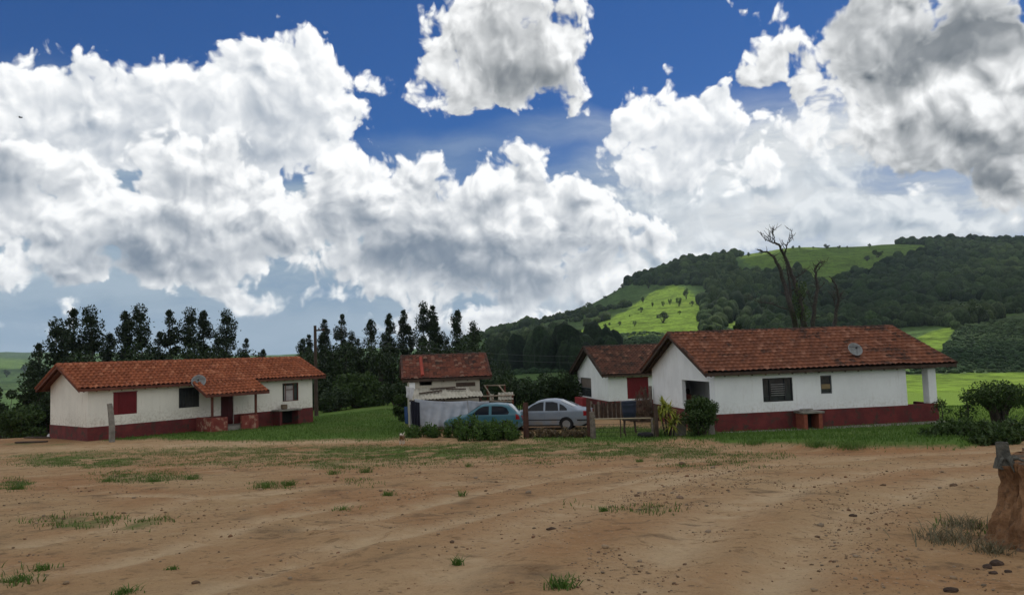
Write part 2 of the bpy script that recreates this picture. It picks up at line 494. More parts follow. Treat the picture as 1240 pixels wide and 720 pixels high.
# ------------------------------------------------------------------ terrain
# columns by u = X / Y; each lists (forward distance, photograph row) for the visible ground
def hrow(px): return 428 - 0.034 * (px - 620)
GB = -2.1
NEAR = [(0.0, 0.05), (3.0, 0.03), (5.0, -0.08), (10, -0.45), (20, -1.2), (29, -1.86), (33, -2.06), (38, -2.1), (44, -2.15)]
def zrow(px, D, y): return EYE + (hrow(px) - y) / F * D
COLS = {   # px : list of (D, z or ('y', row))
    -500: [(60, -5), (100, -13), (300, -28), (800, -30), (1300, 0), (1900, 40), (2600, 80), (3600, 40)],
    0:    [(47, -2.4), (60, -5), (100, -14), (300, -30), (800, ('y', 482)), (1200, ('y', 470)), (1500, ('y', 450)), (1900, ('y', 438)), (2600, ('y', 425)), (3600, 40)],
    180:  [(47, -2.3), (60, -4), (100, -9), (300, -24), (800, -25), (1200, ('y', 470)), (1900, ('y', 440)), (2600, ('y', 427)), (3600, 30)],
    330:  [(60, -3), (100, -5), (300, -16), (800, -20), (1200, ('y', 465)), (1900, ('y', 440)), (2600, ('y', 430)), (3600, 0)],
    470:  [(60, -2.3), (100, -4), (300, -10), (800, -8), (1200, ('y', 440)), (1900, ('y', 425)), (2600, ('y', 418)), (3600, 0)],
    590:  [(60, -2.8), (100, -4.5), (200, -8), (350, ('y', 452)), (600, ('y', 428)), (900, ('y', 407)), (1100, 20), (2000, -10), (3600, -20)],
    700:  [(60, -3.2), (100, -5), (200, -8), (350, ('y', 440)), (600, ('y', 404)), (800, ('y', 385)), (960, ('y', 374)), (1150, 50), (2000, -10), (3600, -20)],
    760:  [(60, -3.2), (100, -5), (200, -8), (350, ('y', 436)), (520, ('y', 406)), (750, ('y', 370)), (1000, ('y', 341)), (1200, 80), (2000, 10), (3600, -20)],
    830:  [(60, -3.0), (100, -5), (200, -8), (350, ('y', 430)), (500, ('y', 404)), (750, ('y', 355)), (1020, ('y', 312)), (1250, 120), (2000, 60), (3600, 0)],
    950:  [(60, -3.0), (100, -5.5), (200, -9), (350, ('y', 425)), (500, ('y', 398)), (750, ('y', 350)), (1000, ('y', 307)), (1100, ('y', 297)), (1300, 150), (2000, 100), (3600, 40)],
    1100: [(60, -4.0), (100, -6.5), (195, ('y', 451)), (260, ('y', 424)), (330, ('y', 404)), (520, ('y', 372)), (800, ('y', 328)), (1100, ('y', 298)), (1220, ('y', 292)), (1500, 170), (2200, 150), (3600, 80)],
    1240: [(60, -4.0), (100, -6.5), (195, ('y', 450)), (260, ('y', 420)), (340, ('y', 392)), (520, ('y', 366)), (800, ('y', 322)), (1150, ('y', 292)), (1320, ('y', 284)), (1600, 190), (2400, 170), (3600, 100)],
    1700: [(60, -4.0), (100, -6.5), (195, -8), (340, 6), (520, 26), (800, 70), (1150, 140), (1400, 190), (2400, 180), (3600, 100)],
}
_px = sorted(COLS)
_prof = []
for p in _px:
    D = [d for d, z in NEAR]; Z = [z for d, z in NEAR]
    for d, z in COLS[p]:
        D.append(d); Z.append(zrow(p, d, z[1]) if isinstance(z, tuple) else z)
    _prof.append((np.array(D), np.array(Z)))
_LD = np.log(np.linspace(1, 1, 1))
_lg = np.linspace(math.log(1.0), math.log(4200), 900)
_T = np.array([np.interp(np.exp(_lg), D, Z) for D, Z in _prof])
# soften the kinks along the distance
for _ in range(2):
    k = np.ones(13) / 13
    _T = np.array([np.convolve(np.pad(r, 6, 'edge'), k, 'valid') for r in _T])
_us = np.linspace(-1.2, 1.2, 481)
_tu = (np.array(_px) - 620) / F
_G = np.array([np.interp(_us, _tu, _T[:, j]) for j in range(900)]).T      # (u, d)
_k = np.ones(15) / 15
_w = np.clip((_lg - math.log(50)) / 1.0, 0, 1)[None, :]
_Gs = np.array([np.convolve(np.pad(_G[:, j], 7, 'edge'), _k, 'valid') for j in range(900)]).T
_G = _G * (1 - _w) + _Gs * _w

# ruts worn into the yard: polylines in world metres with half width and depth
def gpt(px, py):
    """where the ray through a pixel meets the smooth yard"""
    d = ray(px, py); t = 2.0
    P = CAMP + d * t
    for _ in range(4000):
        if P.z <= base_h(P.x, P.y): break
        t *= 1.004; P = CAMP + d * t
    return P
def base_h(x, y):
    x = np.asarray(x, float); y = np.asarray(y, float)
    r = np.hypot(x, y)
    a = np.clip(np.arctan2(x, y), -R(47), R(47))
    back = (np.abs(np.arctan2(x, y)) > R(47))
    d = np.where(back, r * math.cos(R(47)), r * np.cos(a))
    u = np.tan(a)
    d = np.clip(d, 1.0, 4199)
    fu = np.clip((u + 1.2) / 2.4 * 480, 0, 479.999); fd = np.clip((np.log(d) - _lg[0]) / (_lg[-1] - _lg[0]) * 899, 0, 898.999)
    iu = fu.astype(int); idx = fd.astype(int); fu -= iu; fd -= idx
    z = (_G[iu, idx] * (1 - fu) * (1 - fd) + _G[iu + 1, idx] * fu * (1 - fd) + _G[iu, idx + 1] * (1 - fu) * fd + _G[iu + 1, idx + 1] * fu * fd)
    z = np.where(back & (y < 0), 0.05 - 0.01 * np.clip(r, 0, 60), z)
    return z if z.ndim else float(z)

RUTS_PX = [
    ([(390, 640), (450, 628), (540, 606), (640, 584), (760, 565), (860, 557)], 0.20, 0.05),
    ([(380, 668), (470, 655), (560, 634), (660, 606), (780, 582), (880, 570)], 0.18, 0.04),
    ([(20, 700), (110, 690), (220, 662), (330, 628), (420, 612)], 0.18, 0.04),
    ([(500, 716), (570, 676), (640, 640), (760, 596), (900, 566), (1080, 553), (1230, 545)], 0.3, 0.06),
    ([(760, 716), (810, 670), (880, 622), (960, 590), (1080, 568), (1225, 556)], 0.3, 0.06),
    ([(930, 716), (980, 660), (1040, 620), (1110, 590), (1190, 574)], 0.26, 0.07),
    ([(30, 660), (130, 640), (230, 606), (330, 596)], 0.15, 0.035),
    ([(150, 600), (280, 606), (400, 590)], 0.15, 0.03),
    ([(250, 716), (330, 690), (420, 668), (470, 640)], 0.14, 0.05),
    ([(0, 545), (130, 541), (300, 537), (460, 533)], 0.9, 0.03),
]
RUTS = []
for pts, w, dp in RUTS_PX:
    P = np.array([tuple(gpt(x, y))[:2] for x, y in pts])
    t = np.linspace(0, len(P) - 1, 60)
    Q = np.array([np.interp(t, range(len(P)), P[:, 0]), np.interp(t, range(len(P)), P[:, 1])]).T
    RUTS.append((Q, w, dp))
def rut(x, y):
    s = np.zeros_like(x); m = np.zeros_like(x)
    wob = (fbm(x * 0.9, y * 0.9, 3) - 0.5) * 0.5
    for Q, w, dp in RUTS:
        lo = Q.min(0) - 3; hi = Q.max(0) + 3
        sel = (x > lo[0]) & (x < hi[0]) & (y > lo[1]) & (y < hi[1])
        if not sel.any(): continue
        xs = x[sel]; ys = y[sel]
        dmin = np.full(xs.shape, 1e9)
        for i in range(len(Q) - 1):
            a = Q[i]; b = Q[i + 1]; ab = b - a; L = (ab ** 2).sum() + 1e-9
            t = np.clip(((xs - a[0]) * ab[0] + (ys - a[1]) * ab[1]) / L, 0, 1)
            dmin = np.minimum(dmin, np.hypot(xs - a[0] - t * ab[0], ys - a[1] - t * ab[1]))
        dmin = dmin + wob[sel] * w
        q = dmin / w
        s[sel] += dp * .5 * (-np.exp(-q ** 2) + 0.55 * np.exp(-(q - 1.9) ** 2 * 1.6))
        m[sel] = np.maximum(m[sel], np.exp(-(q * 0.7) ** 2))
    return s, m

def ellm(px, py, blobs):
    """soft union of pixel ellipses (x, y, rx, ry, strength)"""
    m = np.zeros_like(px)
    for x, y, rx, ry, s in blobs:
        q = np.hypot((px - x) / rx, (py - y) / ry)
        m = np.maximum(m, s * sstep(1.15, 0.45, q))
    return m
LAWN = [(310, 524, 200, 12, 1), (440, 521, 90, 14, 1), (360, 514, 150, 17, 1), (270, 522, 160, 10, 1), (450, 512, 60, 16, 1), (150, 529, 60, 5, .8), (760, 526, 90, 12, .9), (700, 530, 80, 8, .7),
        (1000, 531, 180, 12, 1), (930, 528, 90, 10, 1), (1090, 534, 110, 14, 1), (1180, 528, 90, 22, 1), (860, 526, 50, 9, .9), (1240, 515, 60, 22, 1)]
PATCH = [(300, 545, 330, 10, .62), (640, 545, 260, 13, .7), (820, 549, 90, 9, .62), (40, 540, 90, 8, .6), (330, 560, 260, 8, .45), (100, 558, 110, 9, .8), (170, 577, 70, 9, .55), (480, 548, 160, 12, .85), (400, 562, 70, 8, .6), (20, 588, 26, 10, .7), (330, 588, 40, 6, .5), (130, 632, 110, 11, .75),
         (20, 700, 40, 14, .5), (60, 548, 120, 7, .6), (300, 548, 120, 7, .6), (590, 543, 120, 10, .75), (720, 542, 120, 6, .55), (860, 562, 80, 7, .5), (700, 612, 24, 6, .4), (780, 616, 60, 9, .45),
         (820, 548, 80, 6, .5), (440, 585, 26, 5, .4), (150, 580, 30, 6, .5), (680, 706, 26, 9, .5), (1165, 640, 40, 14, .4), (60, 690, 30, 6, .4), (920, 552, 60, 6, .45), (640, 556, 60, 8, .4)]
LAWN_EDGE = None
def height(x, y, want=False):
    x = np.asarray(x, float); y = np.asarray(y, float); sc = x.ndim == 0
    x = np.atleast_1d(x); y = np.atleast_1d(y)
    z = base_h(x, y).copy()
    r = np.hypot(x, y)
    near = r < 75
    ru = np.zeros_like(x); rm = np.zeros_like(x); lawn = np.zeros_like(x)
    xs = x[near]; ys = y[near]
    if near.any():
        a, b = rut(xs, ys)
        fade = sstep(70, 35, r[near])
        ru[near] = a * fade; rm[near] = b
        z[near] += a * fade
        z[near] += ((fbm(xs * 0.35, ys * 0.35, 3) - 0.5) * 0.10 + (fbm(xs * 1.7, ys * 1.7, 4) - 0.5) * 0.032 + (fbm(xs * 6, ys * 6, 3) - 0.5) * 0.03 * sstep(30, 10, r[near])) * sstep(2.0, 4.5, r[near]) * sstep(40, 26, r[near])
        pz = base_h(xs, ys)
        px, py = project(np.stack([xs, ys, pz], 1))
        wob = (fbm(xs * 0.8, ys * 0.8, 4) - 0.5) * 10
        # the right hand lawn stands a step above the worn track
        edge = np.interp(px, [820, 850, 880, 1000, 1120, 1165, 1200, 1240, 1500], [531, 535, 540, 546, 547, 541, 536, 530, 525])
        st = sstep(1.5, -2.0, py + wob * 0.35 - edge) * sstep(830, 900, px) * sstep(31.5, 28, ys)
        z[near] += 0.20 * st
        lm = ellm(px + wob * 2, py + wob * 0.25, LAWN)
        lm = np.maximum(lm, sstep(1.5, -2.0, py + wob * 0.35 - edge) * sstep(845, 880, px))
        lm = lm * np.where((px > 845), sstep(3.5, -1.0, py + wob * 0.35 - edge), 1)
        lm = np.maximum(lm, sstep(42, 47, ys) * (px > 95))
        lawn[near] = lm
    far = r > 60
    if far.any():
        z[far] += (fbm(x[far] * 0.012, y[far] * 0.012, 4) - 0.5) * np.clip((r[far] - 60) * 0.02, 0, 9)
    if want: return z, rm, lawn
    return float(z[0]) if sc else z

# land cover by where it lies in the photograph (projected once onto the real ground)
def inpoly(px, py, poly):
    poly = np.asarray(poly, float); n = len(poly); c = np.zeros(px.shape, bool)
    j = n - 1
    for i in range(n):
        xi, yi = poly[i]; xj, yj = poly[j]
        k = ((yi > py) != (yj > py)) & (px < (xj - xi) * (py - yi) / (yj - yi + 1e-9) + xi)
        c ^= k; j = i
    return c
PASTURE = [(640, 430), (690, 404), (735, 388), (768, 370), (795, 352), (815, 345), (832, 350), (845, 362), (853, 384), (850, 406), (820, 412), (765, 408), (725, 416), (690, 424)]
UPPER = [(896, 318), (925, 300), (985, 294), (1060, 292), (1124, 297), (1129, 304), (1098, 314), (1068, 322), (1030, 334), (1010, 350), (985, 345), (965, 332)]
UPPER2 = [(893, 316), (905, 304), (945, 299), (1000, 296), (1060, 290), (1060, 297), (985, 300), (940, 306)]
TRI = [(1102, 413), (1127, 401), (1159, 394), (1138, 428), (1120, 430), (1100, 422)]
CROP = [(1139, 428), (1160, 395), (1190, 391), (1260, 372), (1260, 450), (1095, 453)]
COFFEE = [(590, 438), (660, 424), (720, 410), (780, 402), (850, 408), (880, 396), (940, 404), (940, 440), (590, 455)]
SCRUB = [(585, 418), (650, 392), (700, 376), (745, 372), (770, 366), (740, 390), (690, 405), (655, 424), (640, 440), (590, 446)]
FIELD = [(1040, 452), (1100, 453), (1245, 450), (1400, 450), (1400, 515), (1040, 515)]
STRIPE = [(880, 382), (905, 380), (918, 386), (915, 396), (880, 398)]
LEFTG = [(-20, 433), (25, 435), (40, 445), (-20, 447)]
LEFTG2 = [(-20, 462), (24, 464), (24, 474), (-20, 474)]
LEFTTOP = [(-20, 420), (40, 424), (40, 434), (-20, 433)]

def cover(x, y, z, lawn, rm):
    """green amount, dirt amount -> colour of the land at each vertex"""
    n = len(x); col = np.zeros((n, 3)); zone = np.zeros(n, int)
    px, py = project(np.stack([x, y, z], 1))
    r = np.hypot(x, y)
    w1 = (fbm(x * 0.02, y * 0.02, 4) - 0.5) * 22; w2 = (fbm(x * 0.02 + 90, y * 0.02, 4) - 0.5) * 12
    qx = px + w1 * .45; qy = py + w2 * .45
    forest = np.array([0.052, 0.092, 0.026]); col[:] = forest
    bg = np.array([0.108, 0.172, 0.022]); mid = np.array([0.085, 0.145, 0.02])
    def setz(mask, c, k):
        col[mask] = c; zone[mask] = k
    far = r > 130
    setz(far & inpoly(qx, qy, SCRUB), (0.05, 0.085, 0.022), 2)
    setz(far & inpoly(px + w1 * .3, py + w2 * .3, COFFEE), (0.040, 0.075, 0.028), 3)
    setz(far & inpoly(qx, qy, PASTURE), bg, 1)
    setz(far & inpoly(qx, qy, UPPER), (0.075, 0.125, 0.018), 1)
    setz(far & inpoly(qx, qy, UPPER2), (0.10, 0.155, 0.025), 1)
    setz(far & inpoly(px, py, TRI), bg, 1)
    setz(far & inpoly(px + w1 * .1, py + w2 * .1, CROP), (0.060, 0.092, 0.036), 4)
    setz(far & inpoly(px, py, STRIPE), (0.11, 0.17, 0.025), 1)
    setz((r > 40) & inpoly(px + w1 * .15, py + w2 * .1, FIELD), bg, 1)
    setz(far & inpoly(px, py, LEFTG), (0.075, 0.125, 0.03), 1); setz(far & inpoly(px, py, LEFTG2), (0.075, 0.125, 0.03), 1); setz(far & inpoly(px, py, LEFTTOP), (0.05, 0.085, 0.04), 2)
    near = (r <= 75) & (zone == 0)
    g = np.zeros(n)
    if near.any():
        xs, ys = x[near], y[near]
        wob = (fbm(xs * 0.8, ys * 0.8, 4) - 0.5) * 10
        pm = ellm(px[near] + wob * 3, py[near] + wob * 0.6, PATCH) * sstep(0.30, 0.62, fbm(xs * 1.3 + 5, ys * 1.3, 4) + 0.12)
        pm = pm * (1 - 0.8 * rm[near])
        g[near] = np.maximum(lawn[near], pm * 0.8)
    behind = (r < 75) & (y < 2); g[behind] = 0.2
    nf = (r > 75) & (r <= 130) & (zone == 0); g[nf] = 1
    return col, zone, g, px, py

def make_land():
    ringsA = np.exp(np.arange(math.log(1.2), math.log(62), 0.0125))
    ringsB = np.exp(np.arange(math.log(63), math.log(4100), 0.017))
    rings = np.concatenate([ringsA, ringsB])
    az = np.concatenate([np.arange(-180, -44, 4.0), np.arange(-44, 44.01, 0.2), np.arange(48, 180, 4.0)])
    na = len(az); nr = len(rings)
    a = np.radians(az)
    X = np.outer(rings, np.sin(a)).ravel(); Y = np.outer(rings, np.cos(a)).ravel()
    Z, rm, lawn = height(X, Y, True)
    col, zone, g, px, py = cover(X, Y, Z, lawn, rm)
    # vertex data: R = green cover, G = worn track, B = zone flag for the yard
    V = np.stack([X, Y, Z], 1)
    i = np.arange(nr - 1)[:, None]; j = np.arange(na)[None, :]
    j2 = (j + 1) % na
    Fq = np.stack([i * na + j, (i + 1) * na + j, (i + 1) * na + j2, i * na + j2], -1)
    split = int(np.searchsorted(rings, 130))
    Fn = Fq[:split].reshape(-1, 4); Ff = Fq[split:].reshape(-1, 4)
    yard = np.stack([g, rm, (zone > 0) * 1.0], 1)
    nn = (split + 1) * na
    # close the middle under the camera
    Vn = np.concatenate([V[:nn], [[0, 0, 0.05]]]); yn = np.concatenate([yard[:nn], [[0, 0, 0]]])
    tri = np.array([[nn, k, (k + 1) % na, (k + 1) % na] for k in range(na)])
    o = fast_mesh('ground', Vn, Fn, M_ground(), smooth=True, col=yn)
    a2 = o.data.color_attributes.new('land', 'FLOAT_COLOR', 'POINT')
    cc = np.ones((len(Vn), 4), np.float32); cc[:nn, :3] = col[:nn]; a2.data.foreach_set('color', cc.ravel())
    tag(o, kind='structure')
    Vf = V[split * na:]; 
    h = fast_mesh('hills', Vf, Ff - split * na, M_hills(), smooth=True, col=col[split * na:])
    tag(h, kind='structure')
    return o, h, (X, Y, Z, zone, px, py)

def M_hills():
    m, nt, bs = new_mat('hillside')
    a = nt.n.new('ShaderNodeAttribute'); a.attribute_name = 'tint'
    geo = nt.n.new('ShaderNodeNewGeometry'); P = geo.outputs['Position']
    n1 = nt.noise(P, 0.06, 6, 0.65); n2 = nt.noise(P, 0.35, 4, 0.6)
    f = nt.math('ADD', nt.math('MULTIPLY', n1.outputs['Fac'], 0.9), nt.math('MULTIPLY', n2.outputs['Fac'], 0.9))
    v = nt.rng(f, 0.62, 1.12, 0.38, 1.4)
    c = nt.vmath('SCALE', a.outputs['Color'], None); nt.link(v, c.node.inputs['Scale'])
    n3 = nt.noise(P, 0.03, 5, 0.6)
    c = nt.mix(nt.rng(n3.outputs['Fac'], 0.52, 0.68, 0, 0.35), c, nt.mix(1.0, c, (1.15, 0.9, 1.2), 'MULTIPLY'))
    nt.link(c, bs.inputs['Base Color']); bs.inputs['Roughness'].default_value = 0.95; bs.inputs['Specular IOR Level'].default_value = 0.05
    b = nt.new('ShaderNodeBump', Strength=0.7, Distance=2.0); nt.link(n2.outputs['Fac'], b.inputs['Height']); nt.link(b.outputs['Normal'], bs.inputs['Normal'])
    return m

def M_ground():
    m, nt, bs = new_mat('bare_earth')
    a = nt.n.new('ShaderNodeAttribute'); a.attribute_name = 'tint'
    ld = nt.n.new('ShaderNodeAttribute'); ld.attribute_name = 'land'
    sp = nt.n.new('ShaderNodeSeparateColor'); nt.link(a.outputs['Color'], sp.inputs[0])
    geo = nt.n.new('ShaderNodeNewGeometry'); P = geo.outputs['Position']
    big = nt.noise(P, 0.16, 5, 0.6, 0.6).outputs['Fac']
    med = nt.noise(P, 0.9, 6, 0.65, 0.4).outputs['Fac']
    fin = nt.noise(P, 9.0, 6, 0.7).outputs['Fac']
    grain = nt.noise(P, 60.0, 3, 0.7).outputs['Fac']
    tan = (0.39, 0.262, 0.140); red = (0.335, 0.18, 0.084); dark = (0.115, 0.075, 0.045); pale = (0.45, 0.32, 0.19)
    c = nt.mix(nt.rng(big, 0.35, 0.66), tan, red)
    c = nt.mix(nt.rng(med, 0.50, 0.72, 0, 0.75), c, pale)
    c = nt.mix(nt.rng(nt.math('ADD', med, nt.math('MULTIPLY', fin, 0.4)), 0.66, 0.48, 0, 0.6), c, dark)
    c = nt.mix(nt.math('MULTIPLY', sp.outputs[1], 0.9), c, nt.mix(nt.rng(med, .4, .6), (0.50, 0.365, 0.22), (0.42, 0.28, 0.155)))
    st = nt.noise(nt.vmath('MULTIPLY', P, (0.95, 1.3, 1.0)), 1.0, 7, 0.7, 0.8).outputs['Fac']
    c = nt.mix(nt.rng(st, 0.56, 0.70, 0, 0.75), c, dark)
    st2 = nt.noise(nt.vmath('MULTIPLY', P, (2.2, 3.2, 1.0)), 1.0, 7, 0.72, 0.5).outputs['Fac']
    c = nt.mix(nt.rng(st2, 0.60, 0.68, 0, 0.6), c, (0.10, 0.068, 0.042))
    c = nt.mix(nt.rng(st2, 0.40, 0.30, 0, 0.6), c, pale)
    # dry litter and crumbs
    v = nt.voro(P, 5.5, 0, 0.5, 'F1')
    c = nt.mix(nt.math('MULTIPLY', nt.rng(v.outputs['Distance'], 0.22, 0.08), nt.rng(med, 0.42, 0.6)), c, (0.13, 0.085, 0.055))
    v2 = nt.voro(P, 17.0, 0, 0.5, 'F1')
    c = nt.mix(nt.math('MULTIPLY', nt.rng(v2.outputs['Distance'], 0.25, 0.1), nt.rng(big, 0.45, 0.6, 0, .8)), c, nt.mix(v2.outputs['Color'], (0.5, 0.42, 0.33), (0.16, 0.1, 0.065)))
    c = nt.mix(nt.rng(fin, 0.35, 0.7, 0, 0.35), c, nt.mix(1.0, c, (0.62, 0.60, 0.58), 'MULTIPLY'))
    c = nt.mix(nt.rng(grain, 0.3, 0.7, 0, 0.35), c, nt.mix(1.0, c, (0.7, 0.68, 0.66), 'MULTIPLY'))
    sp1 = nt.noise(P, 26.0, 4, 0.75).outputs['Fac']; sp2 = nt.noise(P, 3.2, 7, 0.75, 0.3).outputs['Fac']
    c = nt.mix(nt.rng(sp1, 0.60, 0.68, 0, 0.7), c, (0.085, 0.056, 0.034))
    c = nt.mix(nt.rng(sp1, 0.36, 0.28, 0, 0.6), c, (0.52, 0.40, 0.27))
    c = nt.mix(nt.rng(sp2, 0.56, 0.66, 0, 0.7), c, nt.mix(1.0, c, (0.5, 0.46, 0.42), 'MULTIPLY'))
    # green cover with a ragged edge; straw where it is thin
    gm = nt.math('ADD', sp.outputs[0], nt.math('MULTIPLY_ADD', fin, 0.6, -0.3))
    gm = nt.math('ADD', gm, nt.math('MULTIPLY_ADD', med, 0.5, -0.25))
    straw = nt.mix(nt.rng(fin, .35, .65), (0.23, 0.18, 0.085), (0.13, 0.125, 0.05))
    grass = nt.mix(nt.rng(fin, .35, .65), (0.055, 0.110, 0.018), (0.095, 0.155, 0.026))
    grass = nt.mix(nt.rng(big, .45, .65, 0, .5), grass, (0.11, 0.12, 0.035))
    c = nt.mix(nt.rng(gm, 0.28, 0.5, 0, 0.85), c, straw)
    c = nt.mix(nt.rng(gm, 0.45, 0.8), c, grass)
    c = nt.mix(sp.outputs[2], c, nt.mix(nt.rng(fin, .3, .7, 0, .3), ld.outputs['Color'], (0.09, 0.15, 0.02)))
    nt.link(c, bs.inputs['Base Color']); bs.inputs['Roughness'].default_value = 0.95; bs.inputs['Specular IOR Level'].default_value = 0.08
    hgt = nt.math('ADD', nt.math('MULTIPLY', med, 0.5), nt.math('ADD', nt.math('MULTIPLY', fin, 0.5), nt.math('MULTIPLY', grain, 0.12)))
    b = nt.new('ShaderNodeBump', Strength=0.9, Distance=0.10); nt.link(hgt, b.inputs['Height']); nt.link(b.outputs['Normal'], bs.inputs['Normal'])
    return m

GROUND, HILLS, LAND = make_land()

def on_land(px, py, tmax=3800):
    """first meeting of a pixel ray with the land (marching the analytic height)"""
    d = ray(px, py)
    t = np.exp(np.linspace(math.log(2.5), math.log(tmax), 1400))
    P = np.array(CAMP)[None] + np.outer(t, np.array(d))
    z = height(P[:, 0], P[:, 1])
    k = np.argmax(P[:, 2] < z)
    return Vector(P[k]) if P[k, 2] < z[k] else None
# ------------------------------------------------------------------ paint, tile, wood
def M_wall(name, c, dirt):
    m, nt, bs = new_mat(name)
    tc = nt.n.new('ShaderNodeTexCoord'); P = tc.outputs['Object']
    n1 = nt.noise(P, 0.7, 7, 0.65); n2 = nt.noise(nt.vmath('MULTIPLY', P, (5, 5, 0.7)), 1.0, 6, 0.65); n3 = nt.noise(P, 7, 6, 0.7)
    col = nt.mix(nt.rng(n1.outputs['Fac'], 0.38, 0.7, 0, 0.5), c, tuple(x * 0.78 for x in c))
    col = nt.mix(nt.rng(n2.outputs['Fac'], 0.54, 0.74, 0, 0.45), col, dirt)
    sp = nt.n.new('ShaderNodeSeparateXYZ'); nt.link(P, sp.inputs[0])
    low = nt.math('MULTIPLY', nt.rng(sp.outputs[2], 1.5, 0.6), nt.rng(n3.outputs['Fac'], 0.45, 0.62))
    col = nt.mix(nt.math('MULTIPLY', low, 0.6), col, dirt)
    chip = nt.math('MULTIPLY', nt.rng(nt.noise(P, 2.2, 8, 0.7).outputs['Fac'], 0.66, 0.69), 0.8)
    col = nt.mix(chip, col, (0.22, 0.17, 0.13))
    nt.link(col, bs.inputs['Base Color']); bs.inputs['Roughness'].default_value = 0.9
    b = nt.new('ShaderNodeBump', Strength=0.4, Distance=0.02); nt.link(n3.outputs['Fac'], b.inputs['Height']); nt.link(b.outputs['Normal'], bs.inputs['Normal'])
    return m
W_OLD = M_wall('aged_limewash', (0.77, 0.74, 0.66), (0.42, 0.36, 0.28))
W_NEW = M_wall('white_limewash', (0.78, 0.79, 0.79), (0.50, 0.47, 0.42))
W_BARE = M_wall('weathered_plaster', (0.42, 0.385, 0.31), (0.17, 0.14, 0.11))
REDP = mat('oxide_red_paint', (0.165, 0.032, 0.030), 0.8, c2=(0.095, 0.022, 0.022), scale=1.6, stain=((0.06, 0.038, 0.03), 2.5, 0.50), bump=0.3)
REDW = mat('worn_red_plaster', (0.24, 0.06, 0.045), 0.9, c2=(0.16, 0.035, 0.03), scale=2.5, stain=((0.40, 0.24, 0.17), 3.0, 0.50), bump=0.5)
SHUT = mat('red_gloss_shutter', (0.20, 0.016, 0.022), 0.5, c2=(0.14, 0.012, 0.016), scale=1.0)
DKDOOR = mat('dark_red_door', (0.07, 0.012, 0.014), 0.5)
WOOD = mat('old_dark_wood', (0.075, 0.05, 0.037), 0.85, c2=(0.04, 0.027, 0.02), scale=4, bump=0.4)
WOODR = mat('reddish_wood', (0.15, 0.055, 0.035), 0.8, c2=(0.09, 0.03, 0.022), scale=3, bump=0.3)
WOODG = mat('grey_weathered_wood', (0.20, 0.17, 0.14), 0.9, c2=(0.10, 0.083, 0.068), scale=5, bump=0.5)
IRON = mat('dark_iron', (0.02, 0.02, 0.022), 0.55, 0.4)
CONC = mat('stained_concrete', (0.27, 0.25, 0.22), 0.92, c2=(0.15, 0.14, 0.12), scale=3, bump=0.5, stain=((0.06, 0.06, 0.05), 2.0, 0.55))
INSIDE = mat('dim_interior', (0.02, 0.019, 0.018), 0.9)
CURT = mat('pale_curtain', (0.45, 0.41, 0.40), 0.9)
GLASS = mat('dusty_pane', (0.045, 0.05, 0.055), 0.12, 0.5, var=0.4, scale=4)
STEELW = mat('grey_window_steel', (0.10, 0.11, 0.12), 0.5, 0.4)
CORR = mat('old_fibre_cement', (0.46, 0.43, 0.36), 0.9, c2=(0.30, 0.28, 0.23), scale=1.8, stain=((0.13, 0.115, 0.095), 3, 0.55), bump=0.2)
DISHM = mat('grey_mesh_dish', (0.23, 0.24, 0.24), 0.5, 0.4, c2=(0.16, 0.165, 0.165), scale=8)
GALV = mat('galvanised_tube', (0.40, 0.40, 0.40), 0.45, 0.5, metal=0.6)

def M_tile(name, a, b, c, moss, lich=0.5):
    m, nt, bs = new_mat(name)
    uv = nt.n.new('ShaderNodeUVMap'); uv.uv_map = 'tile'
    fl = nt.vmath('FLOOR', uv.outputs[0])
    wn = nt.n.new('ShaderNodeTexWhiteNoise'); wn.noise_dimensions = '2D'; nt.link(fl, wn.inputs['Vector'])
    tc = nt.n.new('ShaderNodeTexCoord'); P = tc.outputs['Object']
    col = nt.mix(wn.outputs['Value'], a, b)
    sp = nt.n.new('ShaderNodeSeparateColor'); nt.link(wn.outputs['Color'], sp.inputs[0])
    col = nt.mix(nt.rng(sp.outputs[1], 0.80, 0.9, 0, 0.8), col, c)
    big = nt.noise(P, 0.55, 6, 0.65); fin = nt.noise(P, 6.0, 6, 0.7)
    f = nt.math('ADD', big.outputs['Fac'], nt.math('MULTIPLY_ADD', fin.outputs['Fac'], 0.5, -0.25))
    f = nt.math('ADD', f, nt.math('MULTIPLY_ADD', sp.outputs[2], 0.20, -0.1))
    col = nt.mix(nt.rng(f, lich, lich + 0.17, 0, 0.9), col, moss)
    col = nt.mix(nt.rng(fin.outputs['Fac'], 0.35, 0.65, 0.3, 0), col, nt.mix(1.0, col, (0.5, 0.48, 0.46), 'MULTIPLY'))
    nt.link(col, bs.inputs['Base Color']); bs.inputs['Roughness'].default_value = 0.9; bs.inputs['Specular IOR Level'].default_value = 0.15
    b_ = nt.new('ShaderNodeBump', Strength=0.4, Distance=0.02); nt.link(fin.outputs['Fac'], b_.inputs['Height']); nt.link(b_.outputs['Normal'], bs.inputs['Normal'])
    return m
T_NEW = M_tile('orange_clay_tiles', (0.33, 0.105, 0.05), (0.235, 0.075, 0.038), (0.42, 0.16, 0.085), (0.07, 0.035, 0.025), 0.64)
T_MID = M_tile('weathered_clay_tiles', (0.235, 0.092, 0.052), (0.15, 0.062, 0.039), (0.30, 0.14, 0.09), (0.045, 0.030, 0.025), 0.52)
T_OLD = M_tile('old_brown_tiles', (0.145, 0.062, 0.042), (0.085, 0.042, 0.031), (0.24, 0.12, 0.08), (0.035, 0.028, 0.023), 0.44)
T_SHED = M_tile('patchy_shed_tiles', (0.24, 0.085, 0.055), (0.12, 0.05, 0.038), (0.30, 0.18, 0.13), (0.05, 0.036, 0.03), 0.47)

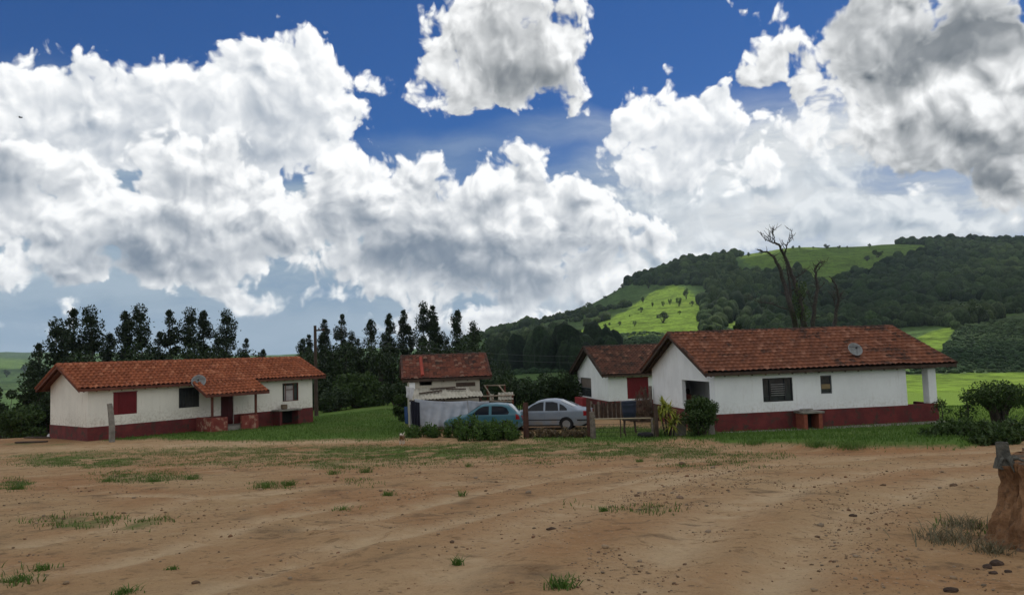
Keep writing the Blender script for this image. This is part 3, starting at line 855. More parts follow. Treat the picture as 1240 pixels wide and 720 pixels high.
def tile_slope(parent, name, O, ux, uy, LU, LV, pu, pv, amp, step, m, seed=0, fine=6, sag=0.03):
    """one roof plane of clay tiles. O eave corner, ux along the eave, uy up the slope"""
    O = np.array(O, float); ux = np.array(ux, float); uy = np.array(uy, float)
    ux /= np.linalg.norm(ux); uy /= np.linalg.norm(uy); nz = np.cross(ux, uy)
    if nz[2] < 0: nz = -nz
    nt_ = max(1, round(LU / pu)); pu = LU / nt_
    nc = max(1, round(LV / pv)); pv = LV / nc
    us = np.linspace(0, nt_, nt_ * fine + 1)
    vs_ = []
    for k in range(nc): vs_ += [(k, 0.0), (k, 0.5), (k, 0.999)]
    V = []; UV = []
    lr = np.random.default_rng(seed)
    jit = lr.normal(0, 1, (nt_ + 1, nc + 1))
    for (k, t) in vs_:
        ti = np.clip(np.floor(us - 1e-6).astype(int), 0, nt_ - 1)
        ph = us - np.floor(us)
        prof = amp * np.abs(np.sin(np.pi * ph)) ** 0.8
        j = jit[ti, k]
        h = prof + step * (1 - t) + j * 0.007 - sag * np.sin(np.pi * us / nt_) * np.sin(math.pi * min((k + t) / nc, 1) * .9 + .15)
        h = h + (fbm(us * 0.12 + seed, np.full_like(us, (k + t) * 0.2), 3) - 0.5) * 0.06
        v = (k + t) * pv - 0.02 * (t < 0.01) + (jit[ti, (k + 1) % nc] * 0.010 if t < 0.9 else 0)
        P = O[None] + np.outer(us * pu, ux) + np.outer(np.ones_like(us) * v, uy) + np.outer(h, nz)
        V.append(P); UV.append(np.stack([us, np.full_like(us, k + t * 0.99)], 1))
    V = np.concatenate(V); UV = np.concatenate(UV)
    nu = len(us); nv = len(vs_)
    i = np.arange(nv - 1)[:, None]; jx = np.arange(nu - 1)[None, :]
    Fq = np.stack([i * nu + jx, i * nu + jx + 1, (i + 1) * nu + jx + 1, (i + 1) * nu + jx], -1).reshape(-1, 4)
    if np.cross(ux, uy)[2] < 0: Fq = Fq[:, ::-1]
    o = fast_mesh(name, V, Fq, m, parent)
    l = o.data.uv_layers.new(name='tile')
    idx = np.empty(len(o.data.loops), np.int32); o.data.loops.foreach_get('vertex_index', idx)
    # keep every face inside one tile
    fu = UV[idx].copy().reshape(-1, 4, 2)
    c = fu.mean(1, keepdims=True); fl = np.floor(c)
    fu = np.clip(fu, fl + 0.02, fl + 0.98)
    l.data.foreach_set('uv', fu.reshape(-1, 2).ravel().astype(np.float32))
    return o

class House:
    def __init__(s, name, label, cat, P0, rz, group=None):
        s.t = thing(name, label, cat, P0, rz, group)
        s.M = Matrix.Translation(P0) @ Matrix.Rotation(rz, 4, 'Z'); s.I = s.M.inverted()
    def hit(s, px, py, axis=1, val=0.0):
        """local point where a photograph pixel meets the local plane axis=val"""
        o = s.I @ CAMP; d = s.I.to_3x3() @ ray(px, py)
        return o + d * ((val - o[axis]) / d[axis])
    def rect(s, x0, y0, x1, y1, axis=1, val=0.0):
        a = s.hit(x0, y0, axis, val); b = s.hit(x1, y1, axis, val); k = 0 if axis == 1 else 1
        return (min(a[k], b[k]), min(a[2], b[2]), max(a[k], b[k]), max(a[2], b[2]))

def wall_panel(mb, axis, pos, th, a0, a1, z0, z1, holes=()):
    """wall slab along local x (axis 0) or y (axis 1) with rectangular openings; pos = outer face, th signed thickness"""
    A = sorted({a0, a1, *[h[0] for h in holes], *[h[2] for h in holes]}); Zs = sorted({z0, z1, *[h[1] for h in holes], *[h[3] for h in holes]})
    A = [a for a in A if a0 - 1e-6 <= a <= a1 + 1e-6]; Zs = [z for z in Zs if z0 - 1e-6 <= z <= z1 + 1e-6]
    p0, p1 = min(pos, pos + th), max(pos, pos + th)
    for i in range(len(A) - 1):
        for j in range(len(Zs) - 1):
            ca, cz = (A[i] + A[i+1]) / 2, (Zs[j] + Zs[j+1]) / 2
            if any(h[0] < ca < h[2] and h[1] < cz < h[3] for h in holes): continue
            if axis == 0: mb.box((A[i], p0, Zs[j]), (A[i+1], p1, Zs[j+1]))
            else: mb.box((p0, A[i], Zs[j]), (p1, A[i+1], Zs[j+1]))

def gable_fill(mb, x, th, W, He, Hr):
    x0, x1 = min(x, x + th), max(x, x + th)
    v = [(x0, 0, He), (x0, W, He), (x0, W / 2, Hr), (x1, 0, He), (x1, W, He), (x1, W / 2, Hr)]
    mb.add(v, [(0, 1, 2), (3, 5, 4), (0, 3, 4, 1), (1, 4, 5, 2), (2, 5, 3, 0)])

def gable_roof(h, L, W, He, Hr, of, og, oh, tmat, wood, pu, pv, amp, step, seed, skip_front=None):
    s = (Hr - He) / (W / 2); ze = He - s * of
    LV = math.hypot(W / 2 + of, Hr - ze)
    LU = L + og + oh
    fr = tile_slope(h.t, 'roof', (-og, -of, ze + 0.05), (1, 0, 0), (0, W / 2 + of, Hr - ze), LU, LV, pu, pv, amp, step, tmat, seed)
    bk = tile_slope(fr, 'rear_slope', (-og, W + of, ze + 0.05), (1, 0, 0), (0, -(W / 2 + of), Hr - ze), LU, LV, pu, pv, amp, step, tmat, seed + 1, fine=4)
    # ridge and verge caps, boards under the tiles
    mb = MB()
    n = int(LU / 0.38)
    for k in range(n):
        x0 = -og + k * LU / n; x1 = x0 + LU / n + 0.05
        mb.tube([(x0, W / 2, Hr + 0.045 + 0.012 * random.random()), (x1, W / 2, Hr + 0.035)], [0.115, 0.095], 8)
    mb.build('ridge_cap', tmat, fr, smooth=False)
    for xx in (-og + 0.02, L + oh - 0.02):
        mb = MB()
        for sg in (0, 1):
            ya, yb = (-of, W / 2) if sg == 0 else (W + of, W / 2)
            m_ = int(LV / 0.36)
            for k in range(m_):
                t0 = k / m_; t1 = (k + 1.12) / m_
                a = (xx, ya + (yb - ya) * t0, ze + (Hr - ze) * t0 + 0.075); b = (xx, ya + (yb - ya) * min(t1, 1), ze + (Hr - ze) * min(t1, 1) + 0.07)
                mb.tube([a, b], [0.085, 0.07], 7)
        mb.build('verge_cap', tmat, fr)
    mb = MB()
    for sg in (0, 1):
        ya, yb = (-of, W / 2) if sg == 0 else (W + of, W / 2)
        for (x0, x1, dz, thk) in ((-og + 0.03, L + oh - 0.03, 0.0, 0.03),):
            v = [(x0, ya, ze), (x1, ya, ze), (x1, yb, Hr), (x0, yb, Hr), (x0, ya, ze - thk), (x1, ya, ze - thk), (x1, yb, Hr - thk), (x0, yb, Hr - thk)]
            mb.add(v, [(0, 1, 2, 3), (7, 6, 5, 4), (0, 4, 5, 1), (1, 5, 6, 2), (2, 6, 7, 3), (3, 7, 4, 0)])
        # rafters and verge board
        for x in np.arange(-og + 0.25, L + oh - 0.1, 0.62):
            v = []
            for xx in (x - 0.03, x + 0.03):
                v += [(xx, ya + (0.03 if sg == 0 else -0.03), ze - 0.032), (xx, yb, Hr - 0.032), (xx, yb, Hr - 0.13), (xx, ya + (0.03 if sg == 0 else -0.03), ze - 0.13)]
            mb.add(v, [(0, 1, 2, 3), (7, 6, 5, 4), (0, 4, 5, 1), (1, 5, 6, 2), (2, 6, 7, 3), (3, 7, 4, 0)])
    mb.build('rafters', wood, fr)
    mb = MB()
    mb.box((-og + .02, -of - 0.025, ze - 0.09), (L + oh - .02, -of + 0.005, ze + 0.045))
    mb.box((-og + .02, W + of - 0.005, ze - 0.13), (L + oh - .02, W + of + 0.025, ze + 0.045))
    for x in (-og, L + oh - 0.03):
        for ya, yb in ((-of, W / 2), (W + of, W / 2)):
            v = []
            for xx in (x, x + 0.03):
                v += [(xx, ya, ze + 0.04), (xx, yb, Hr + 0.04), (xx, yb, Hr - 0.14), (xx, ya, ze - 0.14)]
            mb.add(v, [(0, 1, 2, 3), (7, 6, 5, 4), (0, 4, 5, 1), (1, 5, 6, 2), (2, 6, 7, 3), (3, 7, 4, 0)])
    mb.build('fascia', wood, h.t)
    return fr

def window(h, rc, y, kind, label=None):
    """window unit in the front wall; rc = (x0,z0,x1,z1), y = wall face"""
    x0, z0, x1, z1 = rc; w = x1 - x0; hh = z1 - z0
    yb = y + 0.06
    if kind == 'shutter':
        mb = MB(); mb.box((x0 + .004, yb - .03, z0 + .004), (x1 - .004, yb + .03, z1 - .004))
        n = int(hh / 0.045)
        for k in range(n):
            zc = z0 + 0.03 + (hh - 0.06) * k / n
            mb.box((x0 + w * .22, yb - .048, zc), (x1 - .04, yb - .0302, zc + 0.022))
        mb.box((x0 + .03, yb - .04, z0 + .02), (x0 + w * .19, yb - .0302, z1 - .02))
        o = mb.build('shutter', SHUT, h.t)
        fm = MB()
        fm.box((x0 - .03, y - .012, z1 - .003), (x1 + .03, y + .02, z1 + .04))
        fm.build('frame', SHUT, o)
        return o
    mb = MB(); f = 0.045
    mb.box((x0 + .003, yb - .03, z0 + .003), (x0 + f, yb + .03, z1 - .003)); mb.box((x1 - f, yb - .03, z0 + .003), (x1 - .003, yb + .03, z1 - .003))
    mb.box((x0 + f, yb - .03, z0 + .003), (x1 - f, yb + .03, z0 + f)); mb.box((x0 + f, yb - .03, z1 - f), (x1 - f, yb + .03, z1 - .003))
    fm = IRON if kind in ('bars', 'louvre') else (WOODR if kind == 'curtain' else STEELW)
    if kind == 'bars':
        for k in range(1, 6): mb.box((x0 + w * k / 6 - .012, yb - .045, z0 + f), (x0 + w * k / 6 + .012, yb - .02, z1 - f))
        mb.box((x0 + f, yb - .05, z0 + hh * .5 - .012), (x1 - f, yb - .0455, z0 + hh * .5 + .012))
    if kind == 'curtain':
        for t in (.22, .70): mb.box((x0 + w * t - .018, yb - .02, z0 + f), (x0 + w * t + .018, yb + .02, z1 - f))
        mb.box((x0 + w * .22, yb - .022, z0 + hh * .62), (x0 + w * .70, yb + .018, z0 + hh * .66))
    if kind == 'louvre':
        for t in (.24, .74): mb.box((x0 + w * t - .02, yb - .035, z0 + f), (x0 + w * t + .02, yb + .02, z1 - f))
        mb.box((x0 + f, yb - .04, z0 + hh * .2), (x0 + w * .24, yb + .02, z0 + hh * .24))
    o = mb.build('window', fm, h.t)
    if label: o['label'] = label
    if kind == 'louvre':
        sm = MB()
        for k in range(6):
            zc = z0 + hh * (.26 + .092 * k)
            sm.box((x0 + w * .27, yb - .075, zc), (x0 + w * .72, yb - .04, zc + .016))
        sm.build('louvre_slats', GALV, o)
    if kind == 'small':
        sm = MB(); sm.box((x0 + f, yb + .0, z0 + hh * .26), (x1 - f, yb + .012, z0 + hh * .52)); sm.build('cardboard', mat('brown_card', (0.26, 0.19, 0.10)), o)
    p = MB(); p.box((x0 + f, yb + .025, z0 + f), (x1 - f, yb + .032, z1 - f)); p.build('pane', GLASS, o)
    if kind == 'curtain':
        V = []; n = 30
        for zz in (z0 + f, z1 - f - hh * .1):
            for k in range(n + 1): V.append((x0 + w * .16 + w * .56 * k / n, yb + .012 + .006 * math.sin(k * 1.7), zz))
        c = MB(); c.add(V, [(k, k + 1, n + 2 + k, n + 1 + k) for k in range(n)]); c.build('curtain', CURT, o)
    return o

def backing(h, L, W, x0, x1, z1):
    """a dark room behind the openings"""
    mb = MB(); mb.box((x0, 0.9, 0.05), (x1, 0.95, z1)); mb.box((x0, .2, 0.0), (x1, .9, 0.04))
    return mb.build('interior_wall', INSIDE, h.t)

# ------------------------------------------------------------------ long house on the left
def left_house():
    L, W, He, Hr = 13.75, 4.9, 2.72, 3.80
    h = House('farmhouse', 'long low white farmhouse on the left, bright orange tile roof and small front porch', 'house', (-21.888, 39.612, -2.02), 0.885)
    sh = h.rect(137.2, 475.5, 166, 500); w1 = h.rect(216.5, 469.5, 241.5, 492); dr = h.rect(267.4, 474.5, 283.2, 516); w2 = h.rect(342, 464, 361.6, 484.5)
    dr = (dr[0], 0.05, dr[2], 2.15)
    mb = MB(); t = 0.18
    wall_panel(mb, 0, 0, t, 0, L, -0.5, He, [sh, w1, dr, w2]); wall_panel(mb, 0, W, -t, 0, L, -0.5, He)
    wall_panel(mb, 1, 0, t, t, W - t, -0.5, He); wall_panel(mb, 1, L, -t, t, W - t, -0.5, He)
    gable_fill(mb, 0, t, W, He, Hr - .03); gable_fill(mb, L, -t, W, He, Hr - .03)
    mb.build('wall', W_OLD, h.t)
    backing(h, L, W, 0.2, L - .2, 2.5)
    mb = MB(); pz = 0.60; e = 0.022
    mb.box((-e, -e, -0.5), (dr[0], -0.002, pz)); mb.box((dr[2], -e, -0.5), (L + e, -0.002, pz))
    mb.box((-e, -0.002, -0.5), (-0.002, W + e, pz)); mb.box((L + .002, -0.002, -0.5), (L + e, W + e, pz)); mb.box((-.002, W + .002, -.5), (L + .002, W + e, pz))
    mb.build('plinth', REDP, h.t)
    gable_roof(h, L, W, He, Hr, 0.42, 0.6, 0.75, T_NEW, WOODR, 0.26, 0.36, 0.095, 0.022, 11)
    window(h, sh, 0, 'shutter'); window(h, w1, 0, 'bars', 'dark barred window beside the porch'); window(h, w2, 0, 'curtain', 'wooden framed window with a pale curtain')
    mb = MB(); mb.box((dr[0] + .02, .07, .06), (dr[2] - .02, .11, 2.13))
    for a in (0.12, 0.56):
        for b in (.2, 1.2): mb.box((dr[0] + (dr[2]-dr[0]) * a, .055, b), (dr[0] + (dr[2]-dr[0]) * (a + .32), .0695, b + .75))
    d = mb.build('door', DKDOOR, h.t)
    k = MB(); k.lathe([(.0, 0), (.028, .004), (.03, .03), (.0, .045)], (dr[0] + .1, .03, 1.03), 10, axis='y'); k.build('handle', IRON, d)
    # porch: the roof runs on down over two posts
    D = 1.62; s = (Hr - He) / (W / 2)
    p1 = h.hit(257, 490, 1, -D); p2 = h.hit(309.7, 488, 1, -D)
    xa, xb = p1.x - .55, p2.x + .72; y0 = -0.40; y1 = -D - .32
    z0 = He + s * y0 + .055; z1 = He + s * y1 * 0.95
    LV = math.hypot(y1 - y0, z1 - z0)
    pr = tile_slope(h.t, 'porch_roof', (xa, y1, z1), (1, 0, 0), (0, y0 - y1, z0 - z1), xb - xa, LV + .12, 0.26, 0.36, 0.095, 0.022, T_NEW, 31, sag=0.02)
    mb = MB()
    v = [(xa, y1, z1), (xb, y1, z1), (xb, y0, z0), (xa, y0, z0)]; v += [(x, y, z - .04) for x, y, z in v]
    mb.add(v, [(0, 1, 2, 3), (7, 6, 5, 4), (0, 4, 5, 1), (1, 5, 6, 2), (2, 6, 7, 3), (3, 7, 4, 0)])
    mb.box((xa + .02, y1 - .025, z1 - .13), (xb - .02, y1 - .0, z1 + .03))
    mb.box((xa + .2, -D - .05, z1 - .12), (xb - .2, -D + .05, z1 + .012))
    for x in (xa, xb - .03):
        vv = []
        for xx in (x, x + .03): vv += [(xx, y1, z1 + .05), (xx, y0, z0 + .05), (xx, y0, z0 - .12), (xx, y1, z1 - .12)]
        mb.add(vv, [(0, 1, 2, 3), (7, 6, 5, 4), (0, 4, 5, 1), (1, 5, 6, 2), (2, 6, 7, 3), (3, 7, 4, 0)])
    mb.build('porch_beam', WOODR, pr)
    for p in (p1, p2):
        m_ = MB(); m_.box((p.x - .055, -D - .05, -.1), (p.x + .055, -D + .05, z1 - .1)); m_.build('porch_post', WOODR, h.t)
    g0 = h.hit(275, 512, 1, -D).x; g1 = h.hit(292, 510, 1, -D).x
    m_ = MB(); m_.box((p1.x - .1, -D - .09, -.5), (g0, -D + .09, .62)); m_.box((p1.x - .1, -D + .09, -.5), (p1.x + .08, -.024, .62)); m_.build('porch_wall', REDW, h.t, bevel=.03)
    m_ = MB(); m_.box((g1, -D - .09, -.5), (p2.x + .12, -D + .09, .60)); m_.box((p2.x - .06, -D + .09, -.5), (p2.x + .12, -.024, .60)); m_.build('porch_wall', REDW, h.t, bevel=.03)
    m_ = MB(); m_.box((p1.x - .08, -D + .1, -.3), (p2.x + .05, -.03, .06)); m_.build('porch_floor', CONC, h.t)
    return h
LH = left_house()

# ------------------------------------------------------------------ house on the right
def right_house():
    L, W, He, Hr = 10.52, 8.1, 2.66, 4.34
    h = House('farmhouse', 'white farmhouse on the right with weathered red tile roof, red base and corner porch', 'house', (8.565, 33.171, -2.08), 0.155)
    w1 = h.rect(923, 458, 961, 485); w2 = h.rect(993, 454.5, 1008, 476)
    xw = h.hit(1098, 470).x
    op = h.rect(825.5, 459.5, 860.5, 497, 0, 0.0); op = (op[0], 0.95, op[2], op[3])
    mb = MB(); t = 0.18
    wall_panel(mb, 0, 0, t, 0, xw, -0.5, He, [w1, w2]); wall_panel(mb, 0, W, -t, 0, L, -0.5, He)
    wall_panel(mb, 1, 0, t, t, W - t, -0.5, He, [op]); wall_panel(mb, 1, L, -t, 3.4, W - t, -0.5, He)
    wall_panel(mb, 1, xw, -t, t, 3.4, -.5, He); wall_panel(mb, 0, 3.4, t, xw, L - t, -.5, He)
    wall_panel(mb, 1, 1.5, t, t, 6.6, -.5, He); wall_panel(mb, 0, 6.6, t, t, 1.7, -.5, He)
    gable_fill(mb, 0, t, W, He, Hr - .03); gable_fill(mb, L, -t, W, He, Hr - .03)
    mb.build('wall', W_NEW, h.t)
    mb = MB(); mb.box((t, t, He - .06), (1.5, 6.6, He - .02)); mb.build('ceiling', mat('porch_ceiling', (0.3, 0.27, 0.25)), h.t); mb = MB(); mb.box((t, t, -.1), (1.5, 6.6, .1)); mb.build('porch_floor', CONC, h.t)
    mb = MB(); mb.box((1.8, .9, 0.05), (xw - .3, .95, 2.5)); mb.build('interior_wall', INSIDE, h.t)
    pz = .80; e = .022
    mb = MB(); mb.box((-e, -e, -.5), (L - .3, -.002, pz)); mb.box((-e, -.002, -.5), (-.002, W + e, pz)); mb.box((-.002, W + .002, -.5), (L, W + e, pz)); mb.box((L + .002, 3.4, -.5), (L + e, W + e, pz))
    mb.build('plinth', REDP, h.t)
    mb = MB(); mb.box((xw + .01, 0, -.5), (L, .16, pz + .03)); mb.box((L - .16, .16, -.5), (L, 1.5, pz + .03)); mb.build('porch_wall', REDP, h.t, bevel=.02)
    mb = MB(); mb.box((xw + .01, .16, -.4), (L - .16, 3.4, .02)); mb.build('porch_floor', CONC, h.t)
    gable_roof(h, L, W, He, Hr, 0.32, 0.52, 0.8, T_MID, WOOD, 0.25, 0.37, 0.05, 0.085, 21)
    window(h, w1, 0, 'louvre', 'wide dark metal window with louvre slats'); window(h, w2, 0, 'small', 'small window patched with brown card')
    a = h.hit(1124.5, 470, 1, .02).x; b = h.hit(1134.5, 470, 1, .02).x
    mb = MB(); mb.box((a, .005, pz + .03), (b - .02, .005 + (b - a), He - .25)); mb.build('porch_post', W_NEW, h.t, bevel=.01)
    mb = MB(); mb.box((xw + .002, 0.0, He - .25), (L + .1, .16, He - .02)); mb.box((L - .06, .16, He - .25), (L + .1, 3.39, He - .02)); mb.build('porch_beam', REDP, h.t)
    mb = MB(); mb.box((-.02, -.85, -.3), (L + .3, -.03, .05)); mb.build('apron', CONC, h.t, bevel=.02)
    return h
RH = right_house()

# ------------------------------------------------------------------ house between, further back
def mid_house():
    L, W, He, Hr = 10.0, 7.6, 2.78, 4.5
    h = House('farmhouse', 'white house further back with dark mossy brown roof and red shutter', 'house', (6.262, 51.846, -2.65), 0.19)
    sh = h.rect(759, 457.5, 786, 481.5); wl = h.rect(702.5, 456.5, 716.5, 481, 0, 0.0)
    mb = MB(); t = .18
    wall_panel(mb, 0, 0, t, 0, L, -.6, He, [sh]); wall_panel(mb, 0, W, -t, 0, L, -.6, He)
    wall_panel(mb, 1, 0, t, t, W - t, -.6, He, [wl]); wall_panel(mb, 1, L, -t, t, W - t, -.6, He)
    gable_fill(mb, 0, t, W, He, Hr - .03); gable_fill(mb, L, -t, W, He, Hr - .03)
    mb.build('wall', W_NEW, h.t)
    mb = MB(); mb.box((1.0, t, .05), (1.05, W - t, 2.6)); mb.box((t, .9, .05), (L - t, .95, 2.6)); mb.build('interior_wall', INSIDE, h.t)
    pz = .85; e = .022
    mb = MB(); mb.box((-e, -e, -.6), (L + e, -.002, pz)); mb.box((-e, -.002, -.6), (-.002, W + e, pz)); mb.box((L + .002, -.002, -.6), (L + e, W + e, pz)); mb.build('plinth', REDP, h.t)
    gable_roof(h, L, W, He, Hr, .47, .55, .7, T_OLD, WOOD, .25, .30, .06, .07, 41)
    window(h, sh, 0, 'shutter')
    y0, z0, y1, z1 = wl
    mb = MB(); f = .05
    mb.box((.04, y0 + .003, z0 + .003), (.1, y0 + f, z1 - .003)); mb.box((.04, y1 - f, z0 + .003), (.1, y1 - .003, z1 - .003)); mb.box((.04, y0 + f, z0 + .003), (.1, y1 - f, z0 + f)); mb.box((.04, y0 + f, z1 - f), (.1, y1 - f, z1 - .003))
    mb.box((.04, y0 + f, z0 + (z1 - z0) * .45), (.1, y1 - f, z0 + (z1 - z0) * .49))
    o = mb.build('window', STEELW, h.t)
    p = MB(); p.box((.075, y0 + f, z0 + f), (.082, y1 - f, z0 + (z1 - z0) * .45)); p.build('pane', GLASS, o)
    p = MB(); p.box((.075, y0 + f, z0 + (z1 - z0) * .49), (.082, y1 - f, z1 - f)); p.build('blind', mat('tan_blind', (.16, .13, .11)), o)
    # stub of red garden wall at the corner
    a = h.hit(703, 492, 0, -.6).y; b = h.hit(712, 492, 0, -.6).y
    mb = MB(); mb.box((-1.0, min(a, b), -.6), (-.6, max(a, b) + .05, .95)); mb.build('porch_wall', mat('bright_red_plaster', (.28, .03, .035), .8), h.t, bevel=.03)
    return h
MH = mid_house()

# ------------------------------------------------------------------ shed with corrugated lean-to
def corrugated(mb, O, ux, uy, LU, LV, pitch=.177, amp=.025, th=.008, n=6):
    O = Vector(O); ux = Vector(ux).normalized(); uy = Vector(uy).normalized(); nz = ux.cross(uy)
    m = int(LU / pitch * n); V = []
    for s_ in (0, 1):
        for j in range(2):
            for i in range(m + 1):
                u = LU * i / m
                V.append(tuple(O + ux * u + uy * (LV * j) + nz * (amp * math.sin(2 * math.pi * u / pitch) - th * s_)))
    k = m + 1; Fc = []
    for i in range(m):
        Fc += [(i, i + 1, k + i + 1, k + i), (2*k + k + i, 2*k + k + i + 1, 2*k + i + 1, 2*k + i), (2*k + i, 2*k + i + 1, i + 1, i), (k + i, k + i + 1, 3*k + i + 1, 3*k + i)]
    Fc += [(0, k, 3*k, 2*k), (m, 2*k + m, 3*k + m, k + m)]
    mb.add(V, Fc)

def shed():
    L, W, He, Hr = 3.62, 4.0, 2.62, 3.70
    h = House('shed', 'small tall shed with patchy old tile roof and a corrugated lean-to front', 'shed', (-5.40, 39.6, -2.12), .168)
    g = h.rect(508, 461, 523, 467)
    gap = h.rect(552, 463.5, 572, 466)
    mb = MB(); t = .16
    wall_panel(mb, 0, 0, t, 0, L, -.4, He - .02, [(g[0], 2.25, g[2], 2.5)]); wall_panel(mb, 0, W, -t, 0, L, -.4, He - .02)
    wall_panel(mb, 1, 0, t, t, W - t, -.4, He - .02); wall_panel(mb, 1, L, -t, t, W - t, -.4, He - .02)
    gable_fill(mb, 0, t, W, He - .02, Hr - .03); gable_fill(mb, L, -t, W, He - .02, Hr - .03)
    mb.build('wall', W_BARE, h.t)
    fr = gable_roof(h, L, W, He, Hr, .14, .36, .6, T_SHED, WOOD, .2, .19, .045, .06, 51)
    mb = MB(); mb.box((-.02, -.05, .3), (.28, -.003, He - .2)); mb.build('pale_pier', W_NEW, h.t)
    # ridge of red tile run down the slope
    s = (Hr - He) / (W / 2); a = h.hit(511, 450, 1, .5).x
    mb = MB(); mb.tube([(a, .0, He + .12), (a, W / 2 - .3, Hr - .3 * s + .13)], [.10, .09], 8); mb.build('valley_tile', mat('red_tile_strip', (.30, .05, .03)), fr)
    # lean-to
    xa = h.hit(499, 470, 1, -.02).x; xb = h.hit(569, 465, 1, -.02).x; xc = h.hit(583, 481, 1, -1.5).x
    mb = MB()
    corrugated(mb, (xa - .15, -1.5, 1.62), (1, 0, 0), (0, 1.48, .5), 1.9, 1.56)
    corrugated(mb, (xa + 1.65, -1.52, 1.655), (1, 0, -.012), (0, 1.48, .45), 1.25, 1.55)
    corrugated(mb, (xa + 2.7, -1.56, 1.70), (1, .05, -.06), (0, .9, .20), xc - xa - 2.6, .95)
    lt = mb.build('lean_to', CORR, h.t)
    mb = MB()
    for x in (xa, xa + 1.5, xc - .1): mb.tube([(x, -1.42, -.4), (x + .02, -1.42, 1.6)], .045, 7)
    mb.tube([(xa - .2, -1.42, 1.58), (xc + .1, -1.42, 1.62)], .04, 7)
    mb.build('posts', WOOD, lt)
    for (x0, x1, yy, zz, tl) in ((xa + .3, xa + 1.5, -.9, 1.88, .22), (xa + 1.7, xa + 2.7, -.55, 2.02, -.12), (xa + .9, xa + 2.2, -.35, 2.06, .05)):
        mb = MB(); mb.add([(x0, yy - .06, zz - .02), (x1, yy - .06 + tl, zz + tl * .33), (x1, yy + .06 + tl, zz + tl * .33 + .03), (x0, yy + .06, zz + .01), (x0, yy - .06, zz + .02), (x1, yy - .06 + tl, zz + .04 + tl * .33), (x1, yy + .06 + tl, zz + tl * .33 + .07), (x0, yy + .06, zz + .05)], [(0, 3, 2, 1), (4, 5, 6, 7), (0, 1, 5, 4), (1, 2, 6, 5), (2, 3, 7, 6), (3, 0, 4, 7)]); mb.build('loose_board', WOOD, lt)
    mb = MB(); mb.box((gap[0], -.03, gap[1] - .04), (gap[2] + .15, -.002, gap[3] + .02)); mb.build('lintel', WOOD, h.t)
    return h
SH = shed()
# ------------------------------------------------------------------ helpers for placing
def gz(x, y): return height(x, y)
def gp(px, py):
    p = on_land(px, py, 300)
    if p is None or p.y > 48:
        d = ray(px, py); t = (-2.15 - CAMP.z) / d.z; p = CAMP + d * t; p.z = min(-2.1, gz(p.x, p.y)) if p.y < 46 else -2.15
    return p

# ------------------------------------------------------------------ satellite dishes
def dish(p, rad, label, tilt, rz, mast):
    t = thing('satellite_dish', label, 'satellite dish', p, rz)
    mb = MB(); n = 28; V = []; Fc = []
    for i in range(7):
        r = rad * i / 6
        for k in range(n):
            a = 2 * math.pi * k / n
            V.append((r * math.cos(a), -(r * r) / (4 * rad * .55) , r * math.sin(a)))
    for i in range(6):
        for k in range(n):
            Fc.append((i*n+k, i*n+(k+1) % n, (i+1)*n+(k+1) % n, (i+1)*n+k))
    V = np.array(V); V[:, 1] += 0.0
    T = Matrix.Rotation(-tilt, 4, 'X')
    mb.add(tf(T, V), Fc)
    d = mb.build('reflector', DISHM, t, smooth=True)
    so = d.modifiers.new('solid', 'SOLIDIFY'); so.thickness = .012
    mb = MB()
    for k in range(3):
        a = 2 * math.pi * k / 3 + .5
        e = T @ Vector((rad * .9 * math.cos(a), -rad * .38, rad * .9 * math.sin(a))); f = T @ Vector((0, -rad * .95, 0))
        mb.tube([e, f], .009, 5)
    mb.build('feed_struts', IRON, t)
    mb = MB(); f = T @ Vector((0, -rad * .95, 0)); g = T @ Vector((0, -rad * .75, 0)); mb.tube([f, g], .045, 8); mb.build('feed_horn', IRON, t)
    mb = MB(); mb.tube([(0, .06, -rad * .2), (0, .1, -mast * .5), (.02, .08, -mast)], .024, 8); mb.build('mast', GALV, t)
    return t
pL = LH.hit(241, 463, 1, -.55); pw = LH.M @ pL
dish(pw, .40, 'grey satellite dish at the eave of the left farmhouse beside its porch roof', R(28), .25, .65)
pR = RH.hit(1034, 424.5, 1, .7); pw = RH.M @ pR
dish(pw, .33, 'grey satellite dish standing on the red tile roof of the right farmhouse', R(30), .1, .66)

# ------------------------------------------------------------------ wash benches
def bench(H, x0, x1, depth, z, label, legc, brick=False):
    M = H.M
    base = M @ Vector(((x0 + x1) / 2, -depth / 2, 0))
    t = thing('wash_bench', label, 'bench', base, H.t.rotation_euler.z)
    w = (x1 - x0) / 2; d = depth / 2
    mb = MB(); mb.box((-w, -d, z - .09), (w, d - .03, z)); mb.build('slab', CONC, t, bevel=.02)
    for sx in (-1, 1):
        mb = MB(); a = sx * (w - .17); mb.box((a - .085, -d + .06, -.4), (a + .085, d - .04, z - .09)); mb.build('support', legc, t, bevel=.01)
    mb = MB(); mb.box((-w + .26, d - .12, -.2), (w - .26, d - .05, z - .1)); mb.build('back_panel', INSIDE, t)
    return t
a = LH.hit(338, 494, 1, -.85).x; b = LH.hit(366, 493, 1, -.85).x
bench(LH, a, b, .85, .66, 'red wash bench with dark slab under the right window of the left farmhouse', REDP)
p = LH.M @ Vector((a + (b - a) * .42, -.35, .66))
mb = MB(); mb.lathe([(.0, 0), (.15, .0), (.19, .05), (.2, .2), (.19, .27), (.205, .275), (.205, .29), (.17, .28), (.15, .1), (.0, .08)], (0, 0, 0), 18)
o = mb.build('clay_pot', mat('brown_clay', (.20, .15, .10), .8), smooth=True); o.location = p; tag(o, 'brown clay pot standing on the dark slab of the wash bench', 'pot')
a = RH.hit(972, 503, 1, -.8).x; b = RH.hit(999, 501, 1, -.8).x
bench(RH, a, b, .8, .80, 'small brick stove bench with grey slab against the red base of the right farmhouse', mat('orange_brick', (.26, .075, .045), .85, scale=8))
